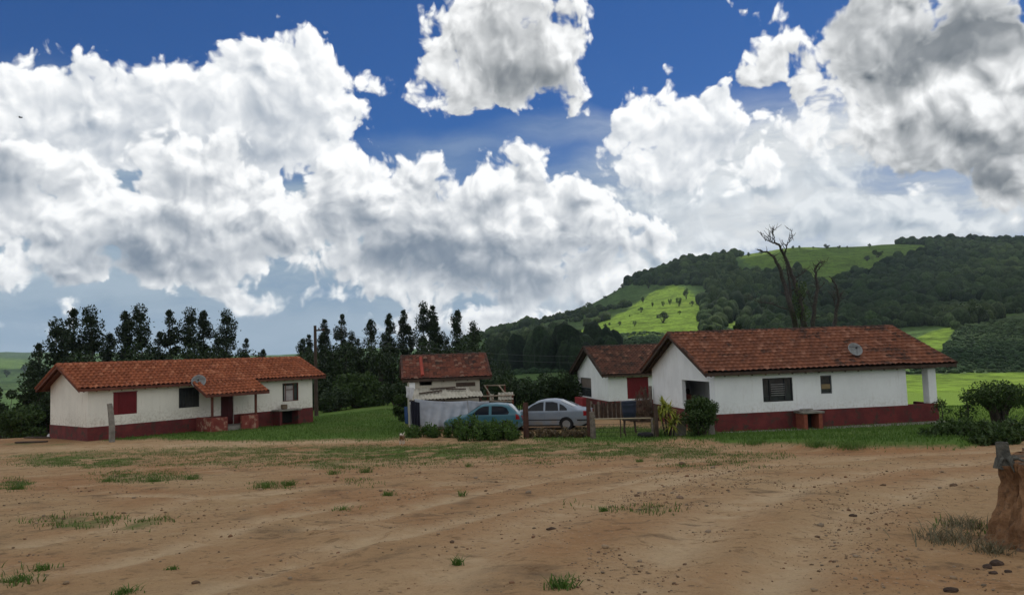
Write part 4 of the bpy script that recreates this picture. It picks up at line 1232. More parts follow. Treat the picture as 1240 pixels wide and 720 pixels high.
# fragments lying on the stove slab
p = RH.M @ Vector(((a + b) / 2 - .25, -.4, .80))
mb = MB(); mb.box((-.35, -.16, 0), (.3, .16, .05)); mb.box((-.1, -.12, .05), (.42, .12, .09)); o = mb.build('roof_slate', CONC, bevel=.01); o.location = p; o.rotation_euler = (0, 0, .3); tag(o, 'broken flat slab lying on top of the stove bench', 'slab')

# ------------------------------------------------------------------ posts and fences
def post(px, pyb, pyt, w, m, label, name='fence_post', lean=0.02, cat='post', group=None, square=True, Y=None):
    p = gp(px, pyb)
    if Y is not None: p = at(px, pyb, Y); p.z = gz(p.x, p.y)
    top = at(px, pyt, p.y); hgt = top.z - p.z
    mb = MB(); n = 4 if square else 9
    k = 1.38 if square else 1.0
    pts = [(0, 0, -.4), (0, 0, hgt * .4), (lean * .5, .01, hgt * .8), (lean, .01, hgt)]
    mb.tube(pts, [w * k * .5, w * k * .5, w * k * .48, w * k * .44], n)
    o = mb.build(name, m, bevel=.008); o.location = p; o.rotation_euler = (0, 0, random.uniform(-.3, .3) + (math.pi / 4 if square else 0))
    tag(o, label, cat, group)
    return p, hgt
WOODD = mat('dark_red_brown_wood', (.085, .038, .028), .9, c2=(.05, .024, .018), scale=4, bump=.4)
post(135.5, 529, 488, .22, CONC, 'leaning grey concrete post in front of the left farmhouse shutter', 'concrete_post', -.12, Y=38.7)
pA, hA = post(637.5, 530.5, 487, .18, WOODD, 'reddish wooden fence post between the teal hatchback and the silver sedan', lean=.03)
pB, hB = post(714, 529, 482, .15, WOODD, 'reddish fence post behind the boot of the silver sedan', lean=.02)
pC, hC = post(718.5, 531, 498, .17, WOODG, 'short grey fence post holding the left end of the wire gate', lean=-.02)
pD, hD = post(795.5, 529, 489, .13, WOOD, 'thin dark post at the hinge end of the wire gate', lean=.02)
pE, hE = post(791, 529, 506, .10, WOODG, 'stubby pale gate post beside the yellow striped plant', lean=.0)
# wire gate: pole on top, wires and two dropper sticks
def wire_gate():
    a = pC + Vector((.06, -.02, 0)); b = pE + Vector((-.05, -.02, 0)); za = at(720, 507, a.y).z; zb = at(790, 506, b.y).z
    t = thing('wire_gate', 'low wire gate with one pale pole across the top', 'gate', a)
    r = b - a
    mb = MB(); mb.tube([(0, 0, za - a.z), tuple(r * .5 + Vector((0, 0, (za + zb) / 2 - a.z))), tuple(r + Vector((0, 0, zb - a.z)))], .028, 7); mb.build('top_pole', mat('pale_pole', (.34, .28, .19), .8), t)
    for k in range(4):
        h = .12 + .16 * k
        mb = MB(); mb.tube([(0, 0, h), tuple(r * .5 + Vector((0, 0, h - .03))), tuple(r + Vector((0, 0, h)))], .006, 5); mb.build('wire', IRON, t)
    for f in (.44, .53):
        mb = MB(); q = r * f; mb.tube([tuple(q + Vector((.04, 0, -.02))), tuple(q + Vector((-.03 if f > .5 else .05, 0, .78)))], .024, 6); mb.build('dropper', WOOD, t)
    return t
wire_gate()
# fence wires left of the gate
for k, hh in enumerate((.45, .8)):
    pass

def stake_fence():
    a = at(716, 503, 43.0); b = at(756, 504, 42.0); z0 = -2.15
    a.z = gz(a.x, a.y); b.z = gz(b.x, b.y)
    t = thing('stake_fence', 'dark fence of uneven split wooden stakes in front of the middle house', 'fence', a)
    n = 24
    for k in range(n):
        q = (b - a) * (k / (n - 1)); lr = random.uniform(-.06, .06); h = random.uniform(.82, 1.02)
        mb = MB(); w = random.uniform(.05, .085)
        mb.tube([(q.x, q.y + random.uniform(-.03, .03), -.2), (q.x + lr * .4, q.y, h * .6), (q.x + lr, q.y, h)], [w, w, w * .75], 5)
        mb.build('stake', WOODG if k % 3 == 0 else WOOD, t)
    mb = MB(); mb.tube([(0, .08, .6), tuple((b - a) + Vector((0, .08, .62)))], .03, 6); mb.build('rail', WOOD, t)
    # second run at the right of the barrel
stake_fence()
post(789, 508, 467, .16, WOODG, 'tall grey split stake beside the brushwood heap', lean=.05)
post(784, 506, 468, .09, WOOD, 'thin dark stake leaning over the brushwood heap', lean=-.1)

# ------------------------------------------------------------------ barrel on a stand, brushwood, tyre
def barrel():
    p = gp(763, 524); top = at(763, 485.5, p.y); z1 = top.z - p.z
    t = thing('water_barrel', 'dark blue plastic barrel raised on a thin stand behind the wire gate', 'barrel', p)
    s = .33
    mb = MB(); z0 = z1 - .78
    prof = [(.0, z0), (s * .78, z0), (s * .86, z0 + .04), (s * .94, z0 + .3), (s * .97, z0 + .32), (s * .95, z0 + .35), (s * .99, z0 + .6), (s * 1.03, z0 + .62), (s, z0 + .65), (s * 1.02, z0 + .76), (s * 1.07, z0 + .78), (s * .95, z0 + .79), (s * .9, z0 + .72), (0, z0 + .7)]
    mb.lathe(prof, n=24); mb.build('drum', mat('dark_blue_plastic', (.028, .036, .06), .5), t, smooth=True)
    for sx, sy in ((-.25, -.2), (.22, -.2), (-.22, .22), (.25, .22)):
        mb = MB(); mb.tube([(sx * 1.15, sy, -.2), (sx * .9, sy * .9, z0)], .03, 6); mb.build('leg', WOOD, t)
    mb = MB(); mb.box((-.3, -.27, z0 - .05), (.3, .27, z0 - .001)); mb.build('platform', WOOD, t)
barrel()

def heap(px, py, w, h, d, name, label, cat, m, n=420, ln=.5):
    p = gp(px, py); mb = MB(); lr = np.random.default_rng(int(px))
    for k in range(n):
        a = lr.uniform(0, 2 * math.pi); r = math.sqrt(lr.uniform(0, 1)); zz = lr.uniform(0, 1) * (1 - r ** 2) * h
        c = Vector((r * math.cos(a) * w, r * math.sin(a) * d, zz + .02)); v = Vector((lr.normal(0, .5), lr.normal(0, .5), lr.normal(.1, .8))).normalized() * ln * lr.uniform(.4, 1)
        mb.tube([c - v * .5, c + v * .5], [.014, .007], 4, caps=False)
    o = mb.build(name, m); o.location = p; tag(o, label, cat); return o
heap(779, 510, .62, 1.75, .5, 'brushwood_heap', 'tall brown heap of brushwood left of the right farmhouse', 'brushwood', mat('dry_brush', (.17, .12, .085), .9, c2=(.08, .055, .04)), 900, .55)
def tyre():
    p = gp(782, 529)
    mb = MB(); n = 26
    prof = [(.17, -.06), (.26, -.09), (.31, -.07), (.33, -.03), (.33, .03), (.31, .07), (.26, .09), (.17, .06)]
    V = []; Fc = []
    for r, z in prof:
        for k in range(n): V.append((r * math.cos(2*math.pi*k/n), r * math.sin(2*math.pi*k/n), z))
    m_ = len(prof)
    for i in range(m_):
        for k in range(n): Fc.append((i*n+k, i*n+(k+1) % n, ((i+1) % m_)*n+(k+1) % n, ((i+1) % m_)*n+k))
    mb.add(V, Fc); o = mb.build('old_tyre', mat('black_rubber', (.016, .016, .017), .8), smooth=True)
    o.location = p + Vector((0, 0, .10)); tag(o, 'dark worn tyre lying flat inside the wire gate', 'tyre')
tyre()
# slabs behind the bush
for px, pyb, pyt, w, lean, lab in ((823, 527, 505, .5, .12, 'grey broken concrete slab leaning between the striped plant and the big bush'), (862.5, 526, 508, .3, -.05, 'narrow grey concrete slab at the right foot of the big bush')):
    p = gp(px, pyb); h = at(px, pyt, p.y).z - p.z
    mb = MB(); mb.add([(-w/2, -.05, -.2), (w/2, -.05, -.2), (w*.4+lean, -.02, h), (-w*.3+lean, -.02, h*.9), (-w/2, .05, -.2), (w/2, .05, -.2), (w*.4+lean, .06, h), (-w*.3+lean, .06, h*.9)], [(0,1,2,3),(7,6,5,4),(0,4,5,1),(1,5,6,2),(2,6,7,3),(3,7,4,0)])
    o = mb.build('concrete_slab', CONC, bevel=.02); o.location = p; tag(o, lab, 'slab')

# ------------------------------------------------------------------ tarpaulin, cloths, timber frame beside the shed
def cloth(name, label, cat, pts, m, nu=40, nv=20, fold=.05, freq=9, seed=0, sagz=0.0):
    """hanging sheet between four corners (top left, top right, bottom right, bottom left)"""
    A, B, C, D = [Vector(p) for p in pts]; V = []
    nrm = (B - A).cross(D - A).normalized()
    for j in range(nv + 1):
        v = j / nv
        for i in range(nu + 1):
            u = i / nu
            P = (A * (1 - u) + B * u) * (1 - v) + (D * (1 - u) + C * u) * v
            f = fold * (math.sin(freq * u * 2 * math.pi * (1 + .15 * v) + seed + 2 * v) * (.35 + .65 * v) + 1.6 * (fbm(np.array([u * 3 + seed]), np.array([v * 3.0]), 3)[0] - .5))
            P = P + nrm * f + Vector((0, 0, -sagz * math.sin(math.pi * u) * (1 - .3 * v)))
            V.append(tuple(P))
    k = nu + 1
    Fc = [(j*k+i, j*k+i+1, (j+1)*k+i+1, (j+1)*k+i) for j in range(nv) for i in range(nu)]
    mb = MB(); mb.add(V, Fc); o = mb.build(name, m, smooth=True, recalc=False)
    s = o.modifiers.new('solid', 'SOLIDIFY'); s.thickness = .006
    return tag(o, label, cat)
TARP = mat('grey_white_tarpaulin', (.40, .42, .46), .6, c2=(.29, .31, .35), scale=1.3, stain=((.16, .15, .14), 2.5, .62))
Yt = 38.0
cloth('tarpaulin', 'pale grey tarpaulin sheet hung along the front of the shed under its lean-to', 'tarpaulin', [at(502, 482.5, Yt), at(566, 485, Yt + .3), at(568, 514, Yt + .2), at(504, 516, Yt - .1)], TARP, 60, 26, .06, 5, 1, .08)
cloth('tarpaulin', 'second grey tarpaulin panel beside the roof of the teal hatchback', 'tarpaulin', [at(566.5, 484.5, Yt + .32), at(592, 485.5, Yt + .8), at(590, 512, Yt + .8), at(568, 514, Yt + .3)], TARP, 30, 20, .05, 3, 4, .03)
cloth('cloth', 'dark navy cloth hanging at the left edge of the tarpaulin', 'cloth', [at(497, 485, Yt - .25), at(508, 487, Yt - .25), at(509, 516, Yt - .3), at(499, 518, Yt - .3)], mat('navy_cloth', (.014, .015, .026), .95), 20, 20, .05, 3, 2)
cloth('cloth', 'blue cloth hanging beside the white pier of the shed', 'cloth', [at(489.5, 492, Yt + 1.2), at(494, 492, Yt + 1.0), at(494, 513, Yt + 1.0), at(490, 512, Yt + 1.2)], mat('blue_cloth', (.04, .085, .21), .9), 12, 16, .03, 2, 5)
cloth('cloth', 'pale ragged cloth bundled over the corner of the lean-to', 'cloth', [at(491, 467, Yt + .4), at(501, 469, Yt + .2), at(499, 486, Yt + .1), at(492, 480, Yt + .3)], mat('pale_rag', (.55, .55, .56), .9), 16, 14, .06, 2, 7)
cloth('cloth', 'pale grey strip of cloth hanging left of the dark cloth', 'cloth', [at(496, 489, Yt - .05), at(499.5, 489, Yt - .05), at(500.5, 515, Yt - .1), at(497, 515, Yt - .1)], mat('grey_rag', (.33, .34, .36), .9), 10, 16, .03, 2, 9)

def timber_frame():
    Y0 = 40.5
    a = at(577, 486, Y0); b = at(623, 486, Y0 + .4); z = gz(a.x, a.y)
    t = thing('timber_frame', 'bare timber roof frame with a strip of pale corrugated sheet right of the shed', 'frame', (a.x, a.y, z))
    o = Vector((a.x, a.y, z))
    for (x0, y0, Ya, x1, y1, Yb, r, nm) in ((583, 479.5, Y0, 623, 478, Y0, .04, 'beam'), (586, 466.5, Y0 + 1.6, 612, 466, Y0 + 1.6, .035, 'beam'), (587, 467, Y0 + 1.6, 597, 483, Y0 - .2, .04, 'rafter'), (604, 466.5, Y0 + 1.6, 614, 479, Y0 - .1, .04, 'rafter'), (580, 485.5, Y0, 621, 485.5, Y0, .045, 'beam')):
        mb = MB(); mb.tube([at(x0, y0, Ya) - o, at(x1, y1, Yb) - o], r, 6); mb.build(nm, mat('pale_timber', (.34, .28, .21), .9, scale=4), t)
    for px, pt, yy in ((582, 479, Y0), (620.5, 478.5, Y0), (590, 466.5, Y0 + 1.6), (611, 466.5, Y0 + 1.6)):
        q = at(px, pt, yy) - o; mb = MB(); mb.tube([(q.x, q.y, -.5), tuple(q)], .05, 6); mb.build('post', WOODR, t)
    mb = MB(); c0 = at(603, 480.3, Y0 - .05) - o; c1 = at(621.5, 479.4, Y0 - .05) - o
    corrugated(mb, c0 + Vector((0, -.02, -.16)), (c1 - c0), (0, .25, .34), (c1 - c0).length, .46); mb.build('corrugated_sheet', CORR, t)
    mb = MB(); c0 = at(593, 482, Y0 - .05) - o; c1 = at(598, 481.5, Y0 - .05) - o
    corrugated(mb, c0 + Vector((0, -.02, -.12)), (c1 - c0), (0, .25, .34), max((c1 - c0).length, .2), .4); mb.build('corrugated_sheet', CORR, t)
timber_frame()

# ------------------------------------------------------------------ cars
def car(name, label, P, rz, spec, paint, glassm, tail):
    t = thing(name, label, 'car', P, rz)
    Ls, W = spec['L'], spec['W']
    xs = np.linspace(0, Ls, 220)
    top = np.interp(xs, *zip(*spec['top'])); bot = np.interp(xs, *zip(*spec['bot'])); plan = np.interp(xs, *zip(*spec['plan']))
    k = np.ones(5) / 5
    top = np.convolve(np.pad(top, 2, 'edge'), k, 'valid')
    belt = spec['belt']
    def hw(x, z, zt=None):
        p = np.interp(x, *zip(*spec['plan'])) * W / 2
        w = p
        if z > belt: w = p * (1 - .24 * ((z - belt) / (spec['H'] - belt)) ** 1.1 * .95)
        else: w = p * (1 - .05 * ((belt - z) / belt) ** 1.5 + .012 * math.sin(math.pi * min(max(z / belt, 0), 1)))
        if zt is not None:
            rd = .09
            if z > zt - rd: w -= rd * (1 - math.sqrt(max(0, 1 - ((z - zt + rd) / rd) ** 2)))
        return max(w, .02)
    ts = np.concatenate([np.linspace(0, .8, 30), np.linspace(.82, 1, 12)])
    V = []; n2 = len(ts)
    for i, x in enumerate(xs):
        row = []
        for tt in ts:
            z = bot[i] + (top[i] - bot[i]) * tt
            row.append((x, -hw(x, z, top[i]), z))
        crown = [(x, -row[-1][1] * -f, top[i] + .025 * (1 - f * f)) for f in (.66, .33)]
        crown = [(x, row[-1][1] * f, top[i] + .025 * (1 - f * f)) for f in (.66, .33)]
        half = row + crown
        full = half + [(x, 0, top[i] + .025)] + [(a, -b, c) for a, b, c in reversed(half)]
        V.append(full)
    m_ = len(V[0]); Vf = [p for r in V for p in r]; Fc = []
    arch = spec['wheels']
    for i in range(len(xs) - 1):
        for j in range(m_ - 1):
            cx = (xs[i] + xs[i+1]) / 2; cz = (Vf[i*m_+j][2] + Vf[i*m_+j+1][2]) / 2; cy = abs(Vf[i*m_+j][1])
            if any((cx - wx) ** 2 + (cz - .31) ** 2 < .345 ** 2 for wx in arch) and (j < 28 or j > m_ - 30): continue
            Fc.append((i*m_+j, i*m_+j+1, (i+1)*m_+j+1, (i+1)*m_+j))
    Fc.append(tuple(range(m_))); Fc.append(tuple((len(xs)-1)*m_ + j for j in reversed(range(m_))))
    mb = MB(); mb.add(Vf, Fc); body = mb.build('body', paint, t, smooth=True)
    body.data.polygons.foreach_set('use_smooth', [len(p.vertices) == 4 for p in body.data.polygons])
    # dark underbody and wheel wells
    mb = MB(); mb.box((.25, -W * .40, .2), (Ls - .2, W * .40, .62)); mb.build('underbody', INSIDE, t)
    # side glass following the cabin
    def panel(poly, sgn, off=.006, nx=14):
        poly = np.array(poly); x0, x1 = poly[:, 0].min(), poly[:, 0].max(); V = []; Fc = []
        def span(x):
            zs = []
            for a, b in zip(poly, np.roll(poly, -1, 0)):
                if min(a[0], b[0]) - 1e-9 <= x <= max(a[0], b[0]) + 1e-9 and abs(a[0] - b[0]) > 1e-9: zs.append(a[1] + (b[1] - a[1]) * (x - a[0]) / (b[0] - a[0]))
            return min(zs), max(zs)
        nz_ = 6
        for i in range(nx + 1):
            x = x0 + (x1 - x0) * (i + .0) / nx; x = min(max(x, x0 + .004), x1 - .004); lo, hi = span(x)
            for j in range(nz_ + 1):
                z = lo + (hi - lo) * j / nz_
                V.append((x, sgn * (hw(x, z, np.interp(x, xs, top)) + off), z))
        q = nz_ + 1
        for i in range(nx):
            for j in range(nz_): Fc.append((i*q+j, i*q+j+1, (i+1)*q+j+1, (i+1)*q+j))
        return V, Fc
    for nm, poly in spec['glass']:
        for sgn in (-1, 1):
            mb = MB(); mb.add(*panel(poly, sgn)); mb.build(nm, glassm, t, smooth=True)
    for nm, poly, m2, off in spec['trim']:
        for sgn in (-1, 1):
            mb = MB(); mb.add(*panel(poly, sgn, off, 30)); mb.build(nm, m2, t, smooth=True)
    # screens: strips on the sloping top
    for nm, xa, xb, fr in spec['screen']:
        V = []; Fc = []
        for i in range(9):
            x = xa + (xb - xa) * i / 8; zt = np.interp(x, xs, top); w = (hw(x, zt - .09, None) - .06) * fr
            for j in range(9):
                f = -1 + 2 * j / 8; V.append((x, w * f, zt + .025 * (1 - (f * .9) ** 2) + .012))
        for i in range(8):
            for j in range(8): Fc.append((i*9+j, i*9+j+1, (i+1)*9+j+1, (i+1)*9+j))
        mb = MB(); mb.add(V, Fc); mb.build(nm, glassm if nm == 'windscreen' else REARG, t, smooth=True)
    for wx in arch:
        for sgn in (-1, 1):
            y = sgn * (W / 2 - .115)
            mb = MB(); n = 28; prof = [(.19, -.09), (.27, -.10), (.305, -.07), (.315, -.03), (.315, .03), (.305, .07), (.27, .10), (.19, .09)]
            V = []; Fc = []
            for r, z in prof:
                for q in range(n): V.append((wx + r * math.cos(2*math.pi*q/n), y + z, .31 + r * math.sin(2*math.pi*q/n)))
            for i in range(8):
                for q in range(n): Fc.append((i*n+q, i*n+(q+1) % n, ((i+1) % 8)*n+(q+1) % n, ((i+1) % 8)*n+q))
            mb.add(V, Fc); wh = mb.build('wheel', mat('black_rubber', (.016, .016, .017), .8), t, smooth=True)
            mb = MB(); yo = y + sgn * .07
            for q in range(6):
                a = 2*math.pi*q/6 + .2; c, s = math.cos(a), math.sin(a); c2, s2 = math.cos(a + .32), math.sin(a + .32); c3, s3 = math.cos(a - .32), math.sin(a - .32)
                v = []
                for yy in (yo, yo - sgn * .03): v += [(wx + .04*c3, yy, .31 + .04*s3), (wx + .205*c3, yy, .31 + .205*s3), (wx + .205*c2, yy, .31 + .205*s2), (wx + .04*c2, yy, .31 + .04*s2)]
                mb.add(v, [(0,1,2,3),(7,6,5,4),(0,4,5,1),(1,5,6,2),(2,6,7,3),(3,7,4,0)])
            mb.lathe([(.195, -.015), (.225, -.015), (.225, .015), (.195, .015)], (wx, yo - sgn * .01, .31), 28, axis='y')
            mb.build('rim', spec['rim'], wh)
    for sgn in (-1, 1):
        nm, poly = spec['tail']; mb = MB(); mb.add(*panel(poly, sgn, .012, 8)); tl = mb.build('tail_light', tail, t, smooth=True)
        x = Ls + .004
        z0, z1 = spec['tailz']; mb = MB(); w = W / 2 * spec['plan'][-1][1]
        mb.box((Ls - .03, min(sgn * (w - .32), sgn * (w - .02)), z0), (Ls + .012, max(sgn * (w - .32), sgn * (w - .02)), z1)); mb.build('tail_lamp_face', tail, tl)
    mb = MB(); mb.box((Ls + .001, -.26, spec['plate']), (Ls + .02, .26, spec['plate'] + .13)); mb.build('number_plate', mat('plate_grey', (.35, .35, .36), .5), t)
    mb = MB(); w = W / 2 * .93; mb.box((Ls - .05, -w, .36), (Ls + .06, w, .56)); mb.build('bumper', paint, t, bevel=.04)
    mb = MB(); mb.box((Ls + .055, -w * .98, .46), (Ls + .068, w * .98, .52)); mb.build('bumper_strip', spec['strip'], t)
    for sgn in (-1, 1):
        x = spec['mirror']; y = hw(x, belt + .06) + .09
        mb = MB(); mb.box((x - .05, min(sgn * (y - .07), sgn * (y + .09)), belt + .02), (x + .06, max(sgn * (y - .07), sgn * (y + .09)), belt + .15)); mb.build('mirror', paint, t, bevel=.02)
        for x in spec['handles']:
            y = hw(x, belt - .1) + .012
            mb = MB(); mb.box((x - .09, sgn * y - .012, belt - .13), (x + .09, sgn * y + .012, belt - .095)); mb.build('door_handle', paint, t)
    return t
def paint(name, c, rough=.28, metal=.0, dust=(.25, .19, .13)):
    m, nt, bs = new_mat(name)
    tc = nt.n.new('ShaderNodeTexCoord'); n = nt.noise(tc.outputs['Object'], 2.2, 6, .65); sp = nt.n.new('ShaderNodeSeparateXYZ'); nt.link(tc.outputs['Object'], sp.inputs[0])
    low = nt.rng(sp.outputs[2], .75, .25, .05, .6)
    col = nt.mix(nt.math('MULTIPLY', low, nt.rng(n.outputs['Fac'], .35, .65)), c, dust)
    nt.link(col, bs.inputs['Base Color']); bs.inputs['Metallic'].default_value = metal
    nt.link(nt.rng(n.outputs['Fac'], .3, .7, rough, rough + .2), bs.inputs['Roughness'])
    bs.inputs['Coat Weight'].default_value = .4; bs.inputs['Coat Roughness'].default_value = .12
    return m
TINT = mat('dark_car_glass', (.010, .012, .015), .10, .22, var=.2)
REARG = mat('rear_screen_glass', (.03, .05, .10), .04, .9, var=.1)
TAIL = mat('red_tail_lens', (.25, .008, .012), .2, .5)
BLK = mat('black_trim', (.02, .02, .021), .6)
RIM = mat('alloy_rim', (.34, .34, .35), .35, .5, metal=.7)
sedan = dict(L=4.70, W=1.75, H=1.46, belt=.92,
    top=[(0, .62), (.08, .70), (.35, .78), (1.0, .88), (1.35, .93), (1.75, 1.17), (2.15, 1.38), (2.5, 1.45), (2.9, 1.46), (3.3, 1.40), (3.75, 1.20), (4.15, 1.02), (4.5, .99), (4.66, .95), (4.70, .80)],
    bot=[(0, .34), (.3, .22), (4.3, .24), (4.7, .40)], plan=[(0, .62), (.12, .80), (.5, .95), (1.2, 1.0), (3.6, 1.0), (4.3, .955), (4.6, .90), (4.7, .84)],
    glass=[('front_window', [(1.62, .95), (1.98, 1.22), (2.32, 1.35), (2.52, 1.37), (2.52, .95)]), ('rear_window', [(2.60, .95), (2.60, 1.37), (2.95, 1.365), (3.22, 1.30), (3.24, .95)]), ('quarter_window', [(3.29, .96), (3.29, 1.28), (3.50, 1.18), (3.66, 1.03), (3.66, .96)])],
    trim=[('door_strip', [(1.2, .50), (3.38, .50), (3.38, .545), (1.2, .545)], BLK, .008), ('sill', [(1.25, .24), (3.4, .24), (3.4, .29), (1.25, .29)], BLK, .008), ('bumper_trim', [(4.12, .47), (4.62, .47), (4.62, .53), (4.12, .53)], BLK, .02), ('door_gap', [(2.555, .34), (2.565, .34), (2.565, .93), (2.555, .93)], BLK, .004), ('door_gap', [(3.30, .62), (3.312, .62), (3.312, .93), (3.30, .93)], BLK, .004)],
    screen=[('windscreen', 1.42, 2.1, .97), ('rear_screen', 3.34, 3.98, .93)], wheels=(.90, 3.60), rim=RIM, tail=('t', [(4.42, .70), (4.42, .93), (4.64, .92), (4.66, .70)]), tailz=(.70, .92), plate=.72, strip=BLK, mirror=1.62, handles=(2.38, 3.12))
hatch = dict(L=3.80, W=1.66, H=1.42, belt=.90,
    top=[(0, .60), (.08, .68), (.3, .76), (.85, .86), (1.1, .92), (1.5, 1.18), (1.8, 1.36), (2.1, 1.41), (2.6, 1.42), (3.0, 1.38), (3.2, 1.33), (3.45, 1.10), (3.64, .92), (3.76, .86), (3.80, .74)],
    bot=[(0, .34), (.25, .22), (3.5, .24), (3.8, .38)], plan=[(0, .62), (.12, .82), (.5, .96), (1.0, 1.0), (3.0, 1.0), (3.5, .95), (3.8, .86)],
    glass=[('front_window', [(1.40, .93), (1.74, 1.22), (1.98, 1.32), (2.24, 1.33), (2.24, .93)]), ('rear_window', [(2.36, .93), (2.36, 1.33), (2.86, 1.31), (3.08, 1.22), (3.20, 1.02), (3.14, .93)])],
    trim=[('door_strip', [(.95, .50), (2.75, .50), (2.75, .55), (.95, .55)], BLK, .008), ('sill', [(1.0, .24), (2.8, .24), (2.8, .29), (1.0, .29)], BLK, .008), ('door_gap', [(2.295, .34), (2.305, .34), (2.305, .91), (2.295, .91)], BLK, .004)],
    screen=[('windscreen', 1.2, 1.78, .97), ('rear_screen', 3.16, 3.56, .93)], wheels=(.78, 3.08), rim=mat('grey_hubcap', (.25, .25, .26), .5), tail=('t', [(3.50, .68), (3.50, .95), (3.64, .88), (3.70, .68)]), tailz=(.66, .84), plate=.56, strip=BLK, mirror=1.42, handles=(2.1,))
def place_car(rear_px, rear_py, Y, yaw):
    """returns (origin, rz): nose to the left, tail at the given pixel"""
    p = at(rear_px, rear_py, Y); return p, yaw
# x axis runs nose -> tail; tail to the right and turned slightly to the camera
yaw = R(-14)
tail_p = at(717, 505, 37.4); o = Vector((tail_p.x, tail_p.y, 0)) - Vector((math.cos(yaw), math.sin(yaw), 0)) * 4.72
o -= Vector((-math.sin(yaw), math.cos(yaw), 0)) * (-.0)
cx, cy = o.x + 2.3, o.y; o.z = gz(cx, cy) - .02
car('silver_car', 'silver four-door sedan parked nose left behind the reddish fence posts', o, yaw, sedan, paint('silver_paint', (.20, .235, .285), .3, .35), TINT, TAIL)
yaw2 = R(-6)
tail_p = at(634.5, 505, 37.2); o = Vector((tail_p.x, tail_p.y, 0)) - Vector((math.cos(yaw2), math.sin(yaw2), 0)) * 3.82
o.z = gz(o.x + 1.9, o.y) - .06
car('teal_car', 'teal blue hatchback half hidden by weeds beside the tarpaulin', o, yaw2, hatch, paint('teal_paint', (.035, .125, .165), .3, .1), TINT, TAIL)

# ------------------------------------------------------------------ pole and wires
def utility_pole():
    Y = 62.0; top = at(381.5, 394, Y); z = gz(top.x, top.y)
    t = thing('utility_pole', 'dark wooden utility pole rising behind the right end of the left farmhouse', 'utility pole', (top.x, top.y, z))
    h = top.z - z
    mb = MB(); mb.tube([(0, 0, -1), (0, 0, h * .5), (0, 0, h)], [.17, .14, .11], 10); mb.build('pole', WOOD, t)
    mb = MB(); mb.box((-.1, -.06, h - .45), (.75, .06, h - .33)); mb.build('crossarm', WOOD, t)
    for x in (.3, .66):
        mb = MB(); mb.lathe([(0, 0), (.05, .0), (.06, .06), (.03, .1), (.045, .13), (0, .15)], (x, 0, h - .33), 10); mb.build('insulator', mat('brown_glaze', (.06, .03, .02), .3), t)
    return Vector((top.x, top.y, top.z))
PT = utility_pole()
for k, (dy, y1, y2, lab) in enumerate(((.0, 430, 428.5, 'upper thin power line crossing behind the shed roof towards the right'), (-.55, 437.5, 434, 'lower thin power line crossing behind the shed roof towards the right'))):
    a = PT + Vector((.3 + .36 * k, 0, -.25 + dy * .4)); c = at(640, y1, 70); b = at(900, y2 - 6, 80)
    pts = []
    for i in range(41):
        u = i / 40
        P = a * (2 * (u - .5) * (u - 1)) + c * (4 * u * (1 - u)) + b * (2 * u * (u - .5))
        pts.append(tuple(P))
    mb = MB(); mb.tube(pts, .012, 4); tag(mb.build('power_line', mat('grey_wire', (.14, .145, .15), .6)), lab, 'power line')

# ------------------------------------------------------------------ bird
def bird():
    p = at(25, 142.5, 120)
    mb = MB()
    mb.tube([(-.30, 0, .02), (-.12, 0, .04), (.12, 0, 0), (.26, 0, .02), (.34, 0, .01)], [.02, .09, .10, .06, .01], 8)
    b = mb.build('bird', mat('black_feathers', (.012, .012, .014), .7), smooth=True)
    for s in (-1, 1):
        m = MB(); m.add([(-.14, 0, .05), (.12, 0, .05), (-.02, s * .42, .20), (-.20, s * .40, .19), (-.42, s * .78, .10), (-.14, 0, .03), (.12, 0, .03), (-.02, s * .42, .185), (-.20, s * .40, .175), (-.42, s * .78, .09)],
                        [(0, 1, 2, 3), (3, 2, 4), (8, 7, 6, 5), (9, 7, 8), (0, 5, 6, 1), (1, 6, 7, 2), (2, 7, 9, 4), (4, 9, 8, 3), (3, 8, 5, 0)])
        m.build('wing', MATS['black_feathers'], b)
    b.location = p; b.rotation_euler = (.2, -.15, .2); tag(b, 'small black bird gliding in front of the white clouds', 'bird')
bird()

